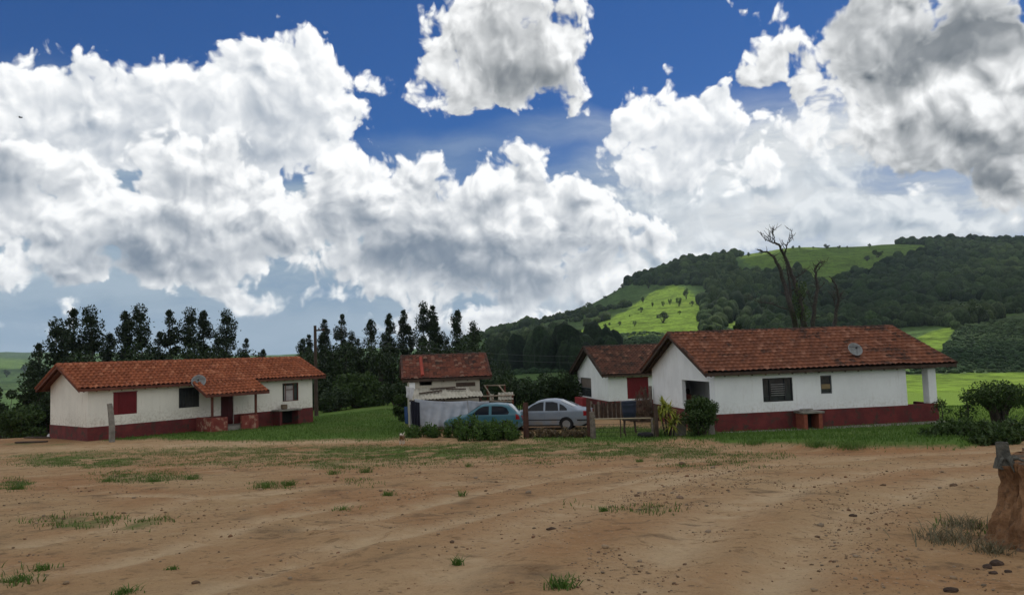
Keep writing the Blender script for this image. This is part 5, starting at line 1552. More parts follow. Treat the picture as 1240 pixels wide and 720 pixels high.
# ------------------------------------------------------------------ dog and person (skinned figures)
def skin(name, verts, edges, radii, m, parent=None, root=0, sub=2):
    me = bpy.data.meshes.new(name); me.from_pydata(verts, edges, []); o = bpy.data.objects.new(name, me); COL.objects.link(o)
    sk = o.modifiers.new('skin', 'SKIN'); sk.use_smooth_shade = True
    lay = me.skin_vertices[0].data if me.skin_vertices else None
    if lay is None:
        bm = bmesh.new(); bm.from_mesh(me); bm.verts.layers.skin.verify(); bm.to_mesh(me); bm.free(); lay = me.skin_vertices[0].data
    for i, r in enumerate(radii): lay[i].radius = (r, r) if not isinstance(r, tuple) else r
    for v in lay: v.use_root = False
    lay[root].use_root = True
    s = o.modifiers.new('sub', 'SUBSURF'); s.levels = sub; s.render_levels = sub
    me.materials.append(m)
    if parent: o.parent = parent
    return o
def dog():
    p = gp(487, 537.5)
    # nose towards the camera (-y), seen end on
    v = [(0, .14, .30), (0, -.02, .31), (0, -.16, .31), (0, -.22, .36), (0, -.26, .42), (0, -.33, .41), (0, -.39, .39),
         (.055, -.16, .24), (.058, -.17, .13), (.058, -.17, .04), (.058, -.20, .015), (-.055, -.16, .24), (-.058, -.17, .13), (-.058, -.17, .04), (-.058, -.20, .015),
         (.06, .15, .24), (.062, .10, .17), (.062, .18, .11), (.062, .16, .03), (.062, .12, .015), (-.06, .15, .24), (-.062, .10, .17), (-.062, .18, .11), (-.062, .16, .03), (-.062, .12, .015),
         (0, .24, .34), (.05, .30, .42), (.07, .28, .48)]
    e = [(0, 1), (1, 2), (2, 3), (3, 4), (4, 5), (5, 6), (2, 7), (7, 8), (8, 9), (9, 10), (2, 11), (11, 12), (12, 13), (13, 14), (0, 15), (15, 16), (16, 17), (17, 18), (18, 19), (0, 20), (20, 21), (21, 22), (22, 23), (23, 24), (0, 25), (25, 26), (26, 27)]
    r = [.075, .08, .09, .06, .062, .045, .026, .035, .024, .02, .022, .035, .024, .02, .022, .045, .034, .022, .018, .021, .045, .034, .022, .018, .021, .022, .016, .008]
    m, nt, bs = new_mat('tan_and_cream_fur'); tc = nt.n.new('ShaderNodeTexCoord'); sp = nt.n.new('ShaderNodeSeparateXYZ'); nt.link(tc.outputs['Object'], sp.inputs[0])
    hd = nt.rng(sp.outputs[2], .34, .38); lg = nt.rng(sp.outputs[2], .2, .12)
    nt.link(nt.mix(nt.math('MAXIMUM', hd, lg), (.17, .095, .05), (.52, .46, .38)), bs.inputs['Base Color'])
    o = skin('dog', v, e, r, m, root=1); o.location = p; o.scale = (1.05, 1.05, 1.05)
    for s in (-1, 1):
        mb = MB(); mb.add([(s * .03, -.25, .46), (s * .07, -.25, .45), (s * .085, -.27, .385), (s * .035, -.235, .455), (s * .07, -.235, .445)], [(0, 1, 2), (3, 2, 4), (0, 2, 3), (1, 4, 2), (0, 3, 4, 1)]); mb.build('ear', mat('dark_ear', (.09, .055, .035)), o)
    mb = MB(); mb.lathe([(0, -.014), (.014, -.006), (.014, .006), (0, .014)], (0, -.415, .395), 8); mb.build('nose', IRON, o)
    tag(o, 'small tan dog with a pale head standing on the dirt in front of the shed', 'dog')
dog()
def person():
    q = RH.hit(833, 472, 0, .6); base = RH.M @ Vector((.6, q.y, .10)); top = q.z + .05
    H = min(max(q.z + .05 - .10, 1.5), 1.9)
    t = thing('person', 'dark-haired person with brown skin standing in the corner porch of the right farmhouse', 'person', base, RH.t.rotation_euler.z + R(120))
    s = H / 1.70
    v = [(0, 0, .93), (0, .0, 1.12), (0, .0, 1.32), (0, -.0, 1.43), (0, -.01, 1.49), (0, -.02, 1.57), (0, -.02, 1.66),
         (.17, 0, 1.38), (.22, .02, 1.12), (.21, -.06, .90), (.20, -.09, .82), (-.17, 0, 1.38), (-.22, .02, 1.12), (-.21, -.06, .90), (-.20, -.09, .82),
         (.10, 0, .88), (.11, -.01, .50), (.11, .02, .10), (.11, -.09, .04), (-.10, 0, .88), (-.11, -.01, .50), (-.11, .02, .10), (-.11, -.09, .04)]
    e = [(0, 1), (1, 2), (2, 3), (3, 4), (4, 5), (5, 6), (2, 7), (7, 8), (8, 9), (9, 10), (2, 11), (11, 12), (12, 13), (13, 14), (0, 15), (15, 16), (16, 17), (17, 18), (0, 19), (19, 20), (20, 21), (21, 22)]
    r = [(.15, .11), (.14, .10), (.165, .11), (.07, .06), (.055, .055), (.082, .095), (.07, .08), .06, .045, .035, .03, .06, .045, .035, .03, .085, .06, .042, .04, .085, .06, .042, .04]
    SKIN = mat('brown_skin', (.24, .115, .08), .6)
    o = skin('body', v, e, r, SKIN, t); o.scale = (s, s, s)
    mb = MB(); mb.lathe([(0, 1.72), (.05, 1.715), (.085, 1.69), (.103, 1.64), (.106, 1.58), (.10, 1.52), (.09, 1.46), (.06, 1.44), (0, 1.44)], (0, .022, 0), 16); h = mb.build('hair', mat('black_hair', (.012, .01, .009), .6), t, smooth=True); h.scale = (s * .93, s * .93, s)
    mb = MB(); mb.lathe([(.13, .90), (.165, .92), (.175, 1.1), (.19, 1.3), (.17, 1.4), (.10, 1.445), (.07, 1.45)], (0, 0, 0), 18); c = mb.build('shirt', mat('dull_red_shirt', (.20, .06, .05), .9), t, smooth=True); c.scale = (s * 1.08, s * .74, s)
    mb = MB()
    mb.lathe([(0, -.012), (.011, 0), (0, .012)], (.033, -.108, 1.60), 8); mb.lathe([(0, -.012), (.011, 0), (0, .012)], (-.033, -.108, 1.60), 8); f = mb.build('eyes', IRON, t); f.scale = (s, s, s)
    mb = MB(); mb.tube([(0, -.105, 1.60), (0, -.135, 1.565), (0, -.105, 1.555)], [.008, .018, .012], 6); f = mb.build('nose', SKIN, t); f.scale = (s, s, s)
person()

# ------------------------------------------------------------------ planks and rubbish by the left corner
for px, py, L_, rz, lab in ((52, 530.5, 2.1, -.1, 'longer dark plank lying on the dirt at the left farmhouse corner'), (38, 536, 1.5, .12, 'shorter dark plank lying on the dirt left of the farmhouse')):
    p = gp(px, py); mb = MB(); mb.box((-L_ / 2, -.12, .02), (L_ / 2, .12, .09)); o = mb.build('plank', WOOD, bevel=.01); o.location = p; o.rotation_euler = (0, .02, rz); tag(o, lab, 'plank')
p = gp(61.5, 528); mb = MB(); V = []
bm = bmesh.new(); bmesh.ops.create_icosphere(bm, subdivisions=3, radius=.16)
for v in bm.verts: v.co *= .75 + .5 * vnoise(v.co.x * 14 + 5, v.co.y * 14 + v.co.z * 9)
me = bpy.data.meshes.new('plastic_bag'); bm.to_mesh(me); bm.free(); me.materials.append(mat('white_plastic', (.62, .62, .62), .4)); o = bpy.data.objects.new('plastic_bag', me); COL.objects.link(o); o.location = p + Vector((0, 0, .08)); o.scale = (1.2, .9, .7); tag(o, 'small crumpled white bag lying at the corner of the left farmhouse', 'bag')
# ------------------------------------------------------------------ foliage
def leaves(C, size, lr, aspect=.45, up=0.0, N=None):
    """a bent leaf-shaped quad at every centre"""
    n = len(C); C = np.asarray(C, float)
    a = lr.normal(0, 1, (n, 3)); a[:, 2] += up; a /= np.linalg.norm(a, axis=1, keepdims=True)
    b = lr.normal(0, 1, (n, 3)); b -= (b * a).sum(1, keepdims=True) * a; b /= np.linalg.norm(b, axis=1, keepdims=True)
    s = (size * lr.uniform(.6, 1.3, n))[:, None]
    V = np.stack([C - a * s * .5, C + b * s * aspect * .5, C + a * s * .5, C - b * s * aspect * .5], 1).reshape(-1, 3)
    Fq = np.arange(n * 4).reshape(-1, 4)
    return V, Fq
def puff(n, c, r, lr, shell=.55):
    d = lr.normal(0, 1, (n, 3)); d /= np.linalg.norm(d, axis=1, keepdims=True)
    q = lr.uniform(shell ** 3, 1, n) ** (1 / 3)
    return np.asarray(c) + d * q[:, None] * np.asarray(r)
def cat_mesh(parts):
    V = []; Fq = []; o = 0
    for v, f in parts: V.append(v); Fq.append(f + o); o += len(v)
    return np.concatenate(V), np.concatenate(Fq)
BARK = mat('dark_bark', (.07, .055, .045), .95, c2=(.035, .028, .024), scale=5, bump=.5)
BARKP = mat('pale_eucalyptus_bark', (.17, .15, .13), .9, c2=(.08, .07, .06), scale=3, bump=.3)
DEADB = mat('dead_grey_bark', (.055, .045, .04), .95, c2=(.025, .021, .02), scale=4, bump=.4)
L_EUC = leaf_mat('eucalyptus_leaf', (.014, .026, .012), (.032, .050, .022), .2)
L_DARK = leaf_mat('dark_evergreen_leaf', (.015, .028, .011), (.034, .056, .018), .2)
L_BUSH = leaf_mat('bush_leaf', (.022, .045, .012), (.058, .095, .024), .25, scale=2.5)
L_WEED = leaf_mat('weed_leaf', (.030, .072, .014), (.085, .145, .03), .3, scale=2)
L_YEL = leaf_mat('yellow_striped_leaf', (.10, .16, .02), (.42, .40, .07), .3, scale=6)
L_COF = leaf_mat('coffee_leaf', (.016, .032, .012), (.040, .066, .022), .2)
L_PAST = leaf_mat('pasture_tree_leaf', (.034, .060, .018), (.065, .098, .028), .25)

def eucalypt(H, W, seed, dense=1.0, bare=.30):
    """slender plantation tree: (leaf mesh, trunk mesh)"""
    lr = np.random.default_rng(seed)
    bend = lr.normal(0, .25, 2)
    def axis(t): return np.array([bend[0] * t * t * H * .06 + .10 * math.sin(t * 7 + seed), bend[1] * t * t * H * .06, H * t])
    tr = MB(); tr.tube([tuple(axis(t)) for t in np.linspace(-.03, .98, 12)], list(np.linspace(.20, .02, 12)), 7)
    parts = []
    k = 0; t = bare
    while t < 1.0:
        # ragged column of clumps, wide in the lower half, one tuft at the very top
        w = W * float(np.interp(t, [0, .3, .55, .72, .86, 1], [1.25, 1.3, 1.15, .95, .92, .70])) * lr.uniform(.55, 1.1)
        nb = 2 if t < .9 else 1
        for _ in range(nb):
            a = lr.uniform(0, 2 * math.pi); rr = w * lr.uniform(.1, .8) * (1.0 if t < .9 else .25)
            c = axis(t) + np.array([math.cos(a) * rr, math.sin(a) * rr, lr.uniform(-.2, .4)])
            rad = w * lr.uniform(.42, .72)
            n = int(165 * dense * lr.uniform(.7, 1.3))
            parts.append(leaves(puff(n, c, (rad, rad, rad * lr.uniform(.8, 1.25)), lr, .25), .36, lr, .42, -.3))
            b0 = axis(max(t - .06, 0)); tr.tube([tuple(b0), tuple((b0 + c) / 2 + [0, 0, .1]), tuple(c)], [.05, .035, .012], 5)
            # a few stray sprays
            parts.append(leaves(puff(14, c, (rad * 1.5, rad * 1.5, rad * 1.4), lr, .6), .32, lr, .4, -.3))
        t += lr.uniform(.042, .075)
    V, Fq = cat_mesh(parts)
    return V, Fq, tr
def round_tree(H, Rx, trunk_h, seed, n=2600, leaf=.30, stems=1, squash=1.0, clumps=16, lo=.0):
    lr = np.random.default_rng(seed); parts = []; tr = MB()
    cc = np.array([0, 0, trunk_h + (H - trunk_h) * .45])
    for k in range(clumps):
        d = lr.normal(0, 1, 3); d /= np.linalg.norm(d)
        q = lr.uniform(.35, .80)
        c = cc + d * q * np.array([Rx, Rx, (H - trunk_h) * .5 * squash])
        c[2] = max(c[2], lo + .1)
        r = Rx * lr.uniform(.26, .44)
        parts.append(leaves(puff(int(n / clumps), c, (r, r, r * .85), lr, .35), leaf, lr, .5))
        a = lr.uniform(0, 6.28); s0 = (.12 * Rx * math.cos(a), .12 * Rx * math.sin(a), 0) if stems > 1 else (0, 0, 0)
        m = np.array([c[0] * .35, c[1] * .35, trunk_h * .8])
        tr.tube([(s0[0], s0[1], -.4), tuple(m), tuple(c)], [.09 * Rx ** .5 * (1 if stems == 1 else .55), .05 * Rx ** .5, .012], 6)
    V, Fq = cat_mesh(parts)
    return V, Fq, tr
def tree_thing(name, label, cat, P, geo, lm, bm_, s=1.0, rz=0.0, group=None, tname='trunk', cname='crown'):
    V, Fq, tr = geo
    t = thing(name, label, cat, P, rz, group); t.scale = (s, s, s)
    fast_mesh(cname, V, Fq, lm, t)
    tr.build(tname, bm_, t, smooth=True)
    return t
def again(proto, P, s, rz, label, group=None, sz=None):
    c = copy_tree(proto); c.location = P; c.scale = (s, s, sz or s); c.rotation_euler = (0, 0, rz); c['label'] = label
    if group: c['group'] = group
    return c
ORD = ['first', 'second', 'third', 'fourth', 'fifth', 'sixth', 'seventh', 'eighth', 'ninth', 'tenth', 'eleventh', 'twelfth', 'thirteenth', 'fourteenth', 'fifteenth', 'sixteenth', 'seventeenth', 'eighteenth', 'nineteenth', 'twentieth']

# rows of eucalyptus: (photo column, photo row of the top, distance, width factor)
protos = [eucalypt(15, w, s, d * 1.15, b) for w, s, d, b in ((1.65, 1, 1.15, .12), (1.45, 2, 1.1, .15), (1.85, 3, 1.2, .1), (1.6, 4, 1.0, .2), (1.35, 5, 1.1, .25))]
pobj = [None] * 5
def euc_row(rows, group, fmt):
    rows = sorted(rows)
    for i, (px, py, Y, k) in enumerate(rows):
        top = at(px, py, Y); z = gz(top.x, top.y); H = top.z - z
        lab = fmt % ORD[i]; s = H / 15.2
        if pobj[k] is None:
            pobj[k] = tree_thing('eucalyptus_tree', lab, 'tree', (top.x, top.y, z), protos[k], L_EUC, BARKP, s, random.uniform(0, 6), group)
            pobj[k].scale = (min(s, 1.25), min(s, 1.25), s)
        else: again(pobj[k], (top.x, top.y, z), min(s, 1.25), random.uniform(0, 6), lab, group, s)
euc_row([(62, 388, 88, 2), (88, 374, 92, 0), (115, 373, 92, 2), (150, 370, 94, 1), (176, 371, 94, 2), (206, 376, 96, 0), (225, 374, 96, 2), (247, 370, 98, 1), (272, 377, 98, 2), (296, 410, 100, 0), (318, 421, 104, 3), (46, 416, 80, 0), (132, 400, 100, 3), (190, 402, 102, 0), (260, 404, 104, 2)],
        'eucalyptus behind the left farmhouse', '%s from the left of the dark eucalyptus trees behind the left farmhouse')
euc_row([(366, 408, 96, 3), (376, 402, 100, 4), (395, 383, 98, 4), (412, 381, 98, 0), (435, 410, 106, 0), (449, 384, 100, 3), (472, 375, 98, 1), (487, 372, 100, 4), (508, 367, 98, 2), (526, 366, 100, 4), (531, 390, 98, 0), (553, 373, 98, 3), (574, 390, 98, 2), (422, 402, 100, 2), (462, 404, 104, 2), (498, 396, 104, 0), (388, 412, 104, 2), (541, 408, 106, 2)],
        'eucalyptus behind the shed', '%s from the left of the dark eucalyptus trees between left farmhouse and shed')

# undergrowth filling the feet of the rows
def bush_at(px, pyb, pyt, wpx, Y, label, cat='bush', lm=None, n=2600, leaf=.30, seed=0, name='bush', th=.12, stems=3, clumps=18, z=None):
    top = at(px, pyt, Y); zg = gz(top.x, top.y) if z is None else z
    H = max(top.z - zg, .3); Rx = wpx / F * Y / 2
    g = round_tree(H, Rx, H * th, seed + int(px), n, leaf, stems, 1.1, clumps)
    return tree_thing(name, label, cat, (top.x, top.y, zg), g, lm or L_DARK, BARK, 1, 0, None, 'stem', 'foliage')
bush_at(438, 500, 455, 76, 74, 'big round dark green tree left of the shed', 'tree', L_BUSH, 6500, .34, 1, 'round_tree', .04, 3, 34)
bush_at(400, 502, 474, 56, 70, 'low dark shrub beyond the right end of the left farmhouse', 'shrub', L_DARK, 2600, .28, 2, 'shrub', .03)
bush_at(480, 500, 462, 40, 72, 'dark shrub between the round tree and the shed', 'shrub', L_DARK, 2200, .3, 3, 'shrub', .03)
bush_at(486, 512, 474, 26, 46, 'narrow green shrub at the left wall of the shed', 'shrub', L_BUSH, 1800, .2, 3, 'shrub', .03)
for k, (px, pt, w, Y, lab) in enumerate(((365, 422, 70, 84, 'dark bushy tree right behind the end of the left farmhouse'), (412, 412, 76, 86, 'dark bushy tree behind the low shrub'), (462, 408, 86, 88, 'dark bushy tree behind the big round tree'), (512, 402, 86, 90, 'dark bushy tree behind the left half of the shed roof'), (562, 404, 80, 92, 'dark bushy tree behind the right half of the shed roof'), (388, 450, 50, 80, 'small dark thicket beside the utility pole foot'), (600, 438, 70, 100, 'dark bushy tree right of the shed roof'))):
    bush_at(px, 500, pt, w, Y, lab, 'tree', L_DARK, 3600, .40, 40 + k, 'bushy_tree', .05, 2, 26)
for k, (px, pt, w, Y, lab) in enumerate(((100, 399, 110, 84, 'dark undergrowth tree behind the left gable'), (170, 402, 110, 88, 'dark undergrowth tree behind the shuttered window'), (235, 404, 110, 90, 'dark undergrowth tree behind the porch roof'), (300, 420, 80, 96, 'low dark tree behind the right half of the left roof'))):
    bush_at(px, 500, pt, w, Y, lab, 'tree', L_DARK, 3600, .42, 60 + k, 'bushy_tree', .05, 2, 26)
# slope at the far left
for k, (px, pb, pt, w, Y, lab) in enumerate(((4, 530, 448, 46, 56, 'dark leafy tree at the left edge of the yard'), (45, 520, 436, 52, 60, 'tall dark tree beside the left gable'), (26, 530, 490, 66, 52, 'low tangled bush below the yard edge at far left'), (60, 520, 462, 44, 54, 'dark bush tucked behind the left gable corner'), (-25, 530, 440, 50, 58, 'dark tree just outside the left edge'))):
    bush_at(px, pb, pt, w, Y, lab, 'tree' if pt < 480 else 'bush', L_DARK if k != 2 else L_BUSH, 4200, .24, 80 + k, 'leafy_tree' if pt < 480 else 'bush', .10, 2, 26)
# plants round the right farmhouse
bush_at(846, 527, 472, 50, 31.6, 'large dense green bush in front of the right farmhouse gable opening', 'bush', L_BUSH, 8000, .105, 5, 'bush', .06, 5, 40)
bush_at(1207, 508, 464, 80, 30.5, 'small spreading tree with a flat dark crown right of the right farmhouse', 'tree', L_BUSH, 5200, .11, 6, 'small_tree', .48, 4, 26)
def sapling(px, pyt, Y, label, n=240, seed=0):
    top = at(px, pyt, Y); z = gz(top.x, top.y); H = top.z - z; lr = np.random.default_rng(seed); tr = MB(); parts = []
    tr.tube([(0, 0, -.2), (.04, 0, H * .5), (-.02, 0, H)], [.035, .025, .008], 6)
    for k in range(9):
        t = lr.uniform(.35, 1); a = lr.uniform(0, 6.28); c = np.array([math.cos(a) * .38 * (1.2 - t), math.sin(a) * .38 * (1.2 - t), H * t])
        tr.tube([(0, 0, H * t * .85), tuple(c)], [.012, .005], 4); parts.append(leaves(puff(n // 9, c, (.2, .2, .2), lr, .2), .17, lr, .4, -.6))
    V, Fq = cat_mesh(parts); return tree_thing('sapling', label, 'sapling', (top.x, top.y, z), (V, Fq, tr), L_BUSH, BARK, 1, 0, None, 'stem', 'foliage')
sapling(1170, 478, 30.8, 'thin young sapling left of the small spreading tree', 260, 3)
sapling(1139, 484, 33, 'short leafy sapling beside the porch corner of the right farmhouse', 120, 5)
# striped cordyline: rosettes of sword leaves
def cordyline():
    p = gp(811, 528); lr = np.random.default_rng(4); V = []; Fq = []; tr = MB(); h = at(811, 484, p.y).z - p.z
    for cx, cy, ch in ((0, 0, h * .72), (-.3, .1, h * .55), (.25, -.1, h * .45), (.05, -.2, h * .3), (-.15, .15, h * .85)):
        tr.tube([(cx * .4, cy * .4, -.2), (cx, cy, ch)], [.04, .03], 6)
        for k in range(46):
            a = lr.uniform(0, 6.28); el = lr.uniform(-.5, 1.3); L_ = lr.uniform(.4, .62); d = np.array([math.cos(a) * math.cos(el), math.sin(a) * math.cos(el), math.sin(el)])
            s = np.array([-math.sin(a), math.cos(a), 0]) * .032; c0 = np.array([cx, cy, ch]); m = c0 + d * L_ * .5; e = c0 + d * L_ + [0, 0, -.22 * L_ * (1.2 - el * .3)]
            b = len(V); V += [c0 - s * .5, c0 + s * .5, m + s, m - s, e - s * .1, e + s * .1]; Fq += [(b, b+1, b+2, b+3), (b+3, b+2, b+5, b+4)]
    tree_thing('cordyline', 'yellow green striped plant with sword leaves left of the big bush', 'plant', p, (np.array(V), np.array(Fq), tr), L_YEL, BARK, 1, 0, None, 'stem', 'leaves')
cordyline()
# weeds before the teal car and along the right-hand bank: upright leafy plants
def weed(px, pyb, pyt, wpx, label, seed, lm=None, cat='weed', name='weed_clump', dens=1.0, Y=None):
    p = gp(px, pyb) if Y is None else at(px, pyb, Y)
    if Y is not None: p.z = gz(p.x, p.y)
    h = at(px, pyt, p.y).z - p.z; w = wpx / F * p.y / 2; lr = np.random.default_rng(seed); parts = []; tr = MB()
    for k in range(int(16 * dens)):
        x, y = lr.uniform(-w, w), lr.uniform(-.4, .4); hh = h * lr.uniform(.35, 1.0) ** 1.0 * (1 - .35 * (abs(x) / w) ** 2); lx, ly = lr.normal(0, .12, 2)
        tr.tube([(x, y, -.1), (x + lx * .4, y + ly * .4, hh * .5), (x + lx, y + ly, hh * .96)], [.014, .010, .004], 4)
        for j in range(9):
            t = lr.uniform(.1, 1); c = np.array([x + lx * t, y + ly * t, hh * t]); parts.append(leaves(puff(7, c, (.15, .15, .16), lr, .2), .16, lr, .34, .5))
    V, Fq = cat_mesh(parts); return tree_thing(name, label, cat, p, (V, Fq, tr), lm or L_WEED, BARK, 1, 0, None, 'stem', 'foliage')
for k, (px, pb, pt, w, lab) in enumerate(((512, 529, 511, 36, 'low weeds at the foot of the dark cloth'), (540, 529, 505, 38, 'weeds below the middle of the tarpaulin'), (566, 530, 499, 36, 'tall weeds hiding the bonnet of the teal hatchback'), (590, 530, 503, 34, 'weeds in front of the teal hatchback door'), (614, 531, 505, 36, 'weeds in front of the teal hatchback rear wheel'), (577, 533, 508, 42, 'nearer low weeds before the teal hatchback'), (603, 533, 510, 42, 'nearer dark weeds left of the reddish fence post'))):
    weed(px, pb, pt, w, lab, 200 + k, dens=1.5)
for k, (px, pb, pt, w, lab) in enumerate(((655, 529, 517, 30, 'dry brown weeds under the front door of the silver sedan'), (690, 529, 517, 36, 'dry brown weeds below the rear wheel of the silver sedan'))):
    weed(px, pb, pt, w, lab, 230 + k, leaf_mat('dry_weed', (.15, .10, .06), (.10, .08, .04), .2), dens=1.2)
for k, (px, pb, pt, w, lab) in enumerate(((1165, 526, 508, 44, 'leafy weeds below the thin sapling'), (1192, 532, 505, 40, 'weeds left of the spreading tree foot'), (1216, 534, 506, 44, 'tall weeds under the spreading tree'), (1238, 530, 500, 44, 'weeds at the right edge behind the stump'), (1146, 528, 517, 40, 'low weeds right of the porch corner'), (1205, 538, 520, 50, 'dark weeds overhanging the bank edge at right'))):
    weed(px, pb, pt, w, lab, 250 + k, L_BUSH, dens=1.6)
# ------------------------------------------------------------------ hedge of coffee behind the cars
def hedge():
    a = at(588, 490, 60); b = at(702, 486, 60); lr = np.random.default_rng(8); parts = []; tr = MB()
    z = gz(a.x, a.y)
    r = b - a; n = 54
    for k in range(n):
        q = r * (k / (n - 1)); y = lr.uniform(-1.6, 3.0); top = at(645, 456 + 5 * math.sin(k * .7) + lr.uniform(-3, 6), 60).z - z
        c = np.array([q.x, q.y + y, top * lr.uniform(.3, .85)])
        parts.append(leaves(puff(210, c, (lr.uniform(.6, 1.0), .8, top * .3), lr, .3), .26, lr, .5))
        tr.tube([(q.x, q.y + y, -.3), tuple(c)], [.05, .02], 5)
    V, Fq = cat_mesh(parts)
    tree_thing('hedge', 'long dark green coffee hedge behind the two parked cars', 'hedge', (a.x, a.y, z), (V, Fq, tr), L_COF, BARK, 1, 0, None, 'stem', 'foliage')
hedge()
# round dark trees seen over the right roof
for k, (px, pt, w, lab) in enumerate(((857, 379, 20, 'leftmost dark round tree showing over the right roof'), (876, 377, 13, 'narrow dark tree second from left over the right roof'), (893, 377, 18, 'dark tree third from left over the right roof'), (914, 384, 20, 'low dark tree fourth from left over the right roof'), (936, 379, 26, 'broad dark tree left of the dead tree over the roof'), (975, 386, 50, 'low dark scrub at the foot of the dead tree'), (1003, 388, 30, 'low dark scrub right of the dead tree foot'))):
    bush_at(px, 420, pt, w, 112, lab, 'tree', L_DARK, 3000, .5, 300 + k, 'round_tree', .2, 1, 12)

# ------------------------------------------------------------------ dead tree
def dead_tree(px, pyt, Y, label, seed, spec, pyb=398):
    """spec: list of limbs as photo polylines with a base radius"""
    base = at(spec[0][0][0][0], spec[0][0][0][1], Y); z = gz(base.x, base.y)
    t = thing('dead_tree', label, 'tree', (base.x, base.y, z)); o = Vector((base.x, base.y, z)); lr = np.random.default_rng(seed)
    for i, (pl, r0) in enumerate(spec):
        P = [at(x, y, Y + .6 * lr.normal()) - o for x, y in pl]
        if i == 0: P = [Vector((P[0].x, P[0].y, -.5))] + P
        # wobble
        Q = []; R_ = []
        m = 24
        for k in range(m + 1):
            u = k / m * (len(P) - 1); j = min(int(u), len(P) - 2); f = u - j; q = P[j] * (1 - f) + P[j + 1] * f
            Q.append(q + Vector((lr.normal(), lr.normal(), lr.normal())) * .06); R_.append(max(r0 * (1 - .85 * k / m), .02))
        mb = MB(); mb.tube(Q, R_, 7)
        for k in range(4, m):       # twigs
            if lr.random() < .8:
                d = Vector((lr.normal(0, .7), lr.normal(0, .5), abs(lr.normal(.5, .5)))).normalized(); Lt = lr.uniform(.5, 2.4) * (1 - .6 * k / m)
                e1 = Q[k] + d * Lt * .5 + Vector((0, 0, lr.normal(0, .08))); e2 = e1 + (d + Vector((lr.normal(0, .4), 0, lr.normal(.2, .4)))).normalized() * Lt * .6
                mb.tube([Q[k], e1, e2], [R_[k] * .4 + .015, .034, .016], 5)
        mb.build('trunk' if i == 0 else 'limb', DEADB, t, smooth=True)
    return t
DT = dead_tree(960, 280, 105, 'tall bare dead tree rising over the ridge of the right farmhouse', 3, [
    ([(964, 398), (958, 372), (950, 345), (944, 325), (938, 312), (930, 306), (918, 302)], .46),
    ([(974, 396), (968, 360), (960, 335), (950, 310), (942, 296), (936, 293)], .42),
    ([(942, 296), (928, 291), (920, 282)], .10), ([(938, 294), (936, 280), (935, 276)], .09),
    ([(950, 308), (953, 296), (959, 286), (958, 277)], .11), ([(956, 370), (957, 345), (953, 325), (950, 312)], .24), ([(955, 375), (935, 368), (915, 365), (900, 357)], .10),
    ([(962, 338), (970, 332), (976, 328)], .07)])
dead_tree(986, 315, 107, 'thinner bare dead trunk right of the tall dead tree', 5, [
    ([(984, 396), (986, 372), (990, 352), (988, 335), (987, 324), (992, 318), (999, 317)], .36), ([(988, 330), (994, 322), (1000, 314)], .07), ([(986, 372), (980, 362), (978, 352)], .06), ([(990, 352), (996, 345)], .06)])
dead_tree(1012, 335, 109, 'rightmost short bare dead trunk above the right roof', 7, [
    ([(1010, 396), (1013, 376), (1016, 362), (1014, 350), (1011, 342), (1004, 334)], .34), ([(1012, 372), (1009, 360), (1010, 352)], .08), ([(1016, 362), (1019, 357)], .06)])
# leaves of a creeper on the tall dead tree
p = at(967, 362, 104.5); V, Fq = cat_mesh([leaves(puff(150, np.array([dx, 0, dz]), (.9, .8, 1.2), np.random.default_rng(k), .2), .42, np.random.default_rng(k + 9), .5) for k, (dx, dz) in enumerate(((0, 0), (.4, 1.4), (-.5, -1.5), (.6, -2.0)))])
o = fast_mesh('creeper', V, Fq, L_PAST); o.location = p; tag(o, 'green creeper clinging to the middle of the tall dead tree', 'creeper')

# ------------------------------------------------------------------ hillside woods
def blob_template(seed, sub=2):
    bm = bmesh.new(); bmesh.ops.create_icosphere(bm, subdivisions=sub, radius=1.0)
    V = np.array([v.co[:] for v in bm.verts]); Fq = np.array([[v.index for v in f.verts] for f in bm.faces]); bm.free()
    n = fbm(V[:, 0] * 2.2 + seed * 7 + V[:, 2] * 1.3, V[:, 1] * 2.2 + V[:, 2] * 1.7, 3)
    V = V * (.62 + .75 * n)[:, None]; V[:, 2] *= .95
    return V, Fq
L_WOOD = None
def M_wood():
    m, nt, bs = new_mat('wood_canopy')
    a = nt.n.new('ShaderNodeAttribute'); a.attribute_name = 'tint'
    geo = nt.n.new('ShaderNodeNewGeometry'); n = nt.noise(geo.outputs['Position'], .9, 5, .7)
    v = nt.rng(n.outputs['Fac'], .3, .7, .45, 1.45)
    c = nt.vmath('SCALE', a.outputs['Color'], None); nt.link(v, c.node.inputs['Scale'])
    nt.link(c, bs.inputs['Base Color']); bs.inputs['Roughness'].default_value = .9; bs.inputs['Specular IOR Level'].default_value = .08
    b = nt.new('ShaderNodeBump', Strength=1.0, Distance=1.2); nt.link(nt.noise(geo.outputs['Position'], 1.6, 4, .7).outputs['Fac'], b.inputs['Height']); nt.link(b.outputs['Normal'], bs.inputs['Normal'])
    return m
WOODM = M_wood()
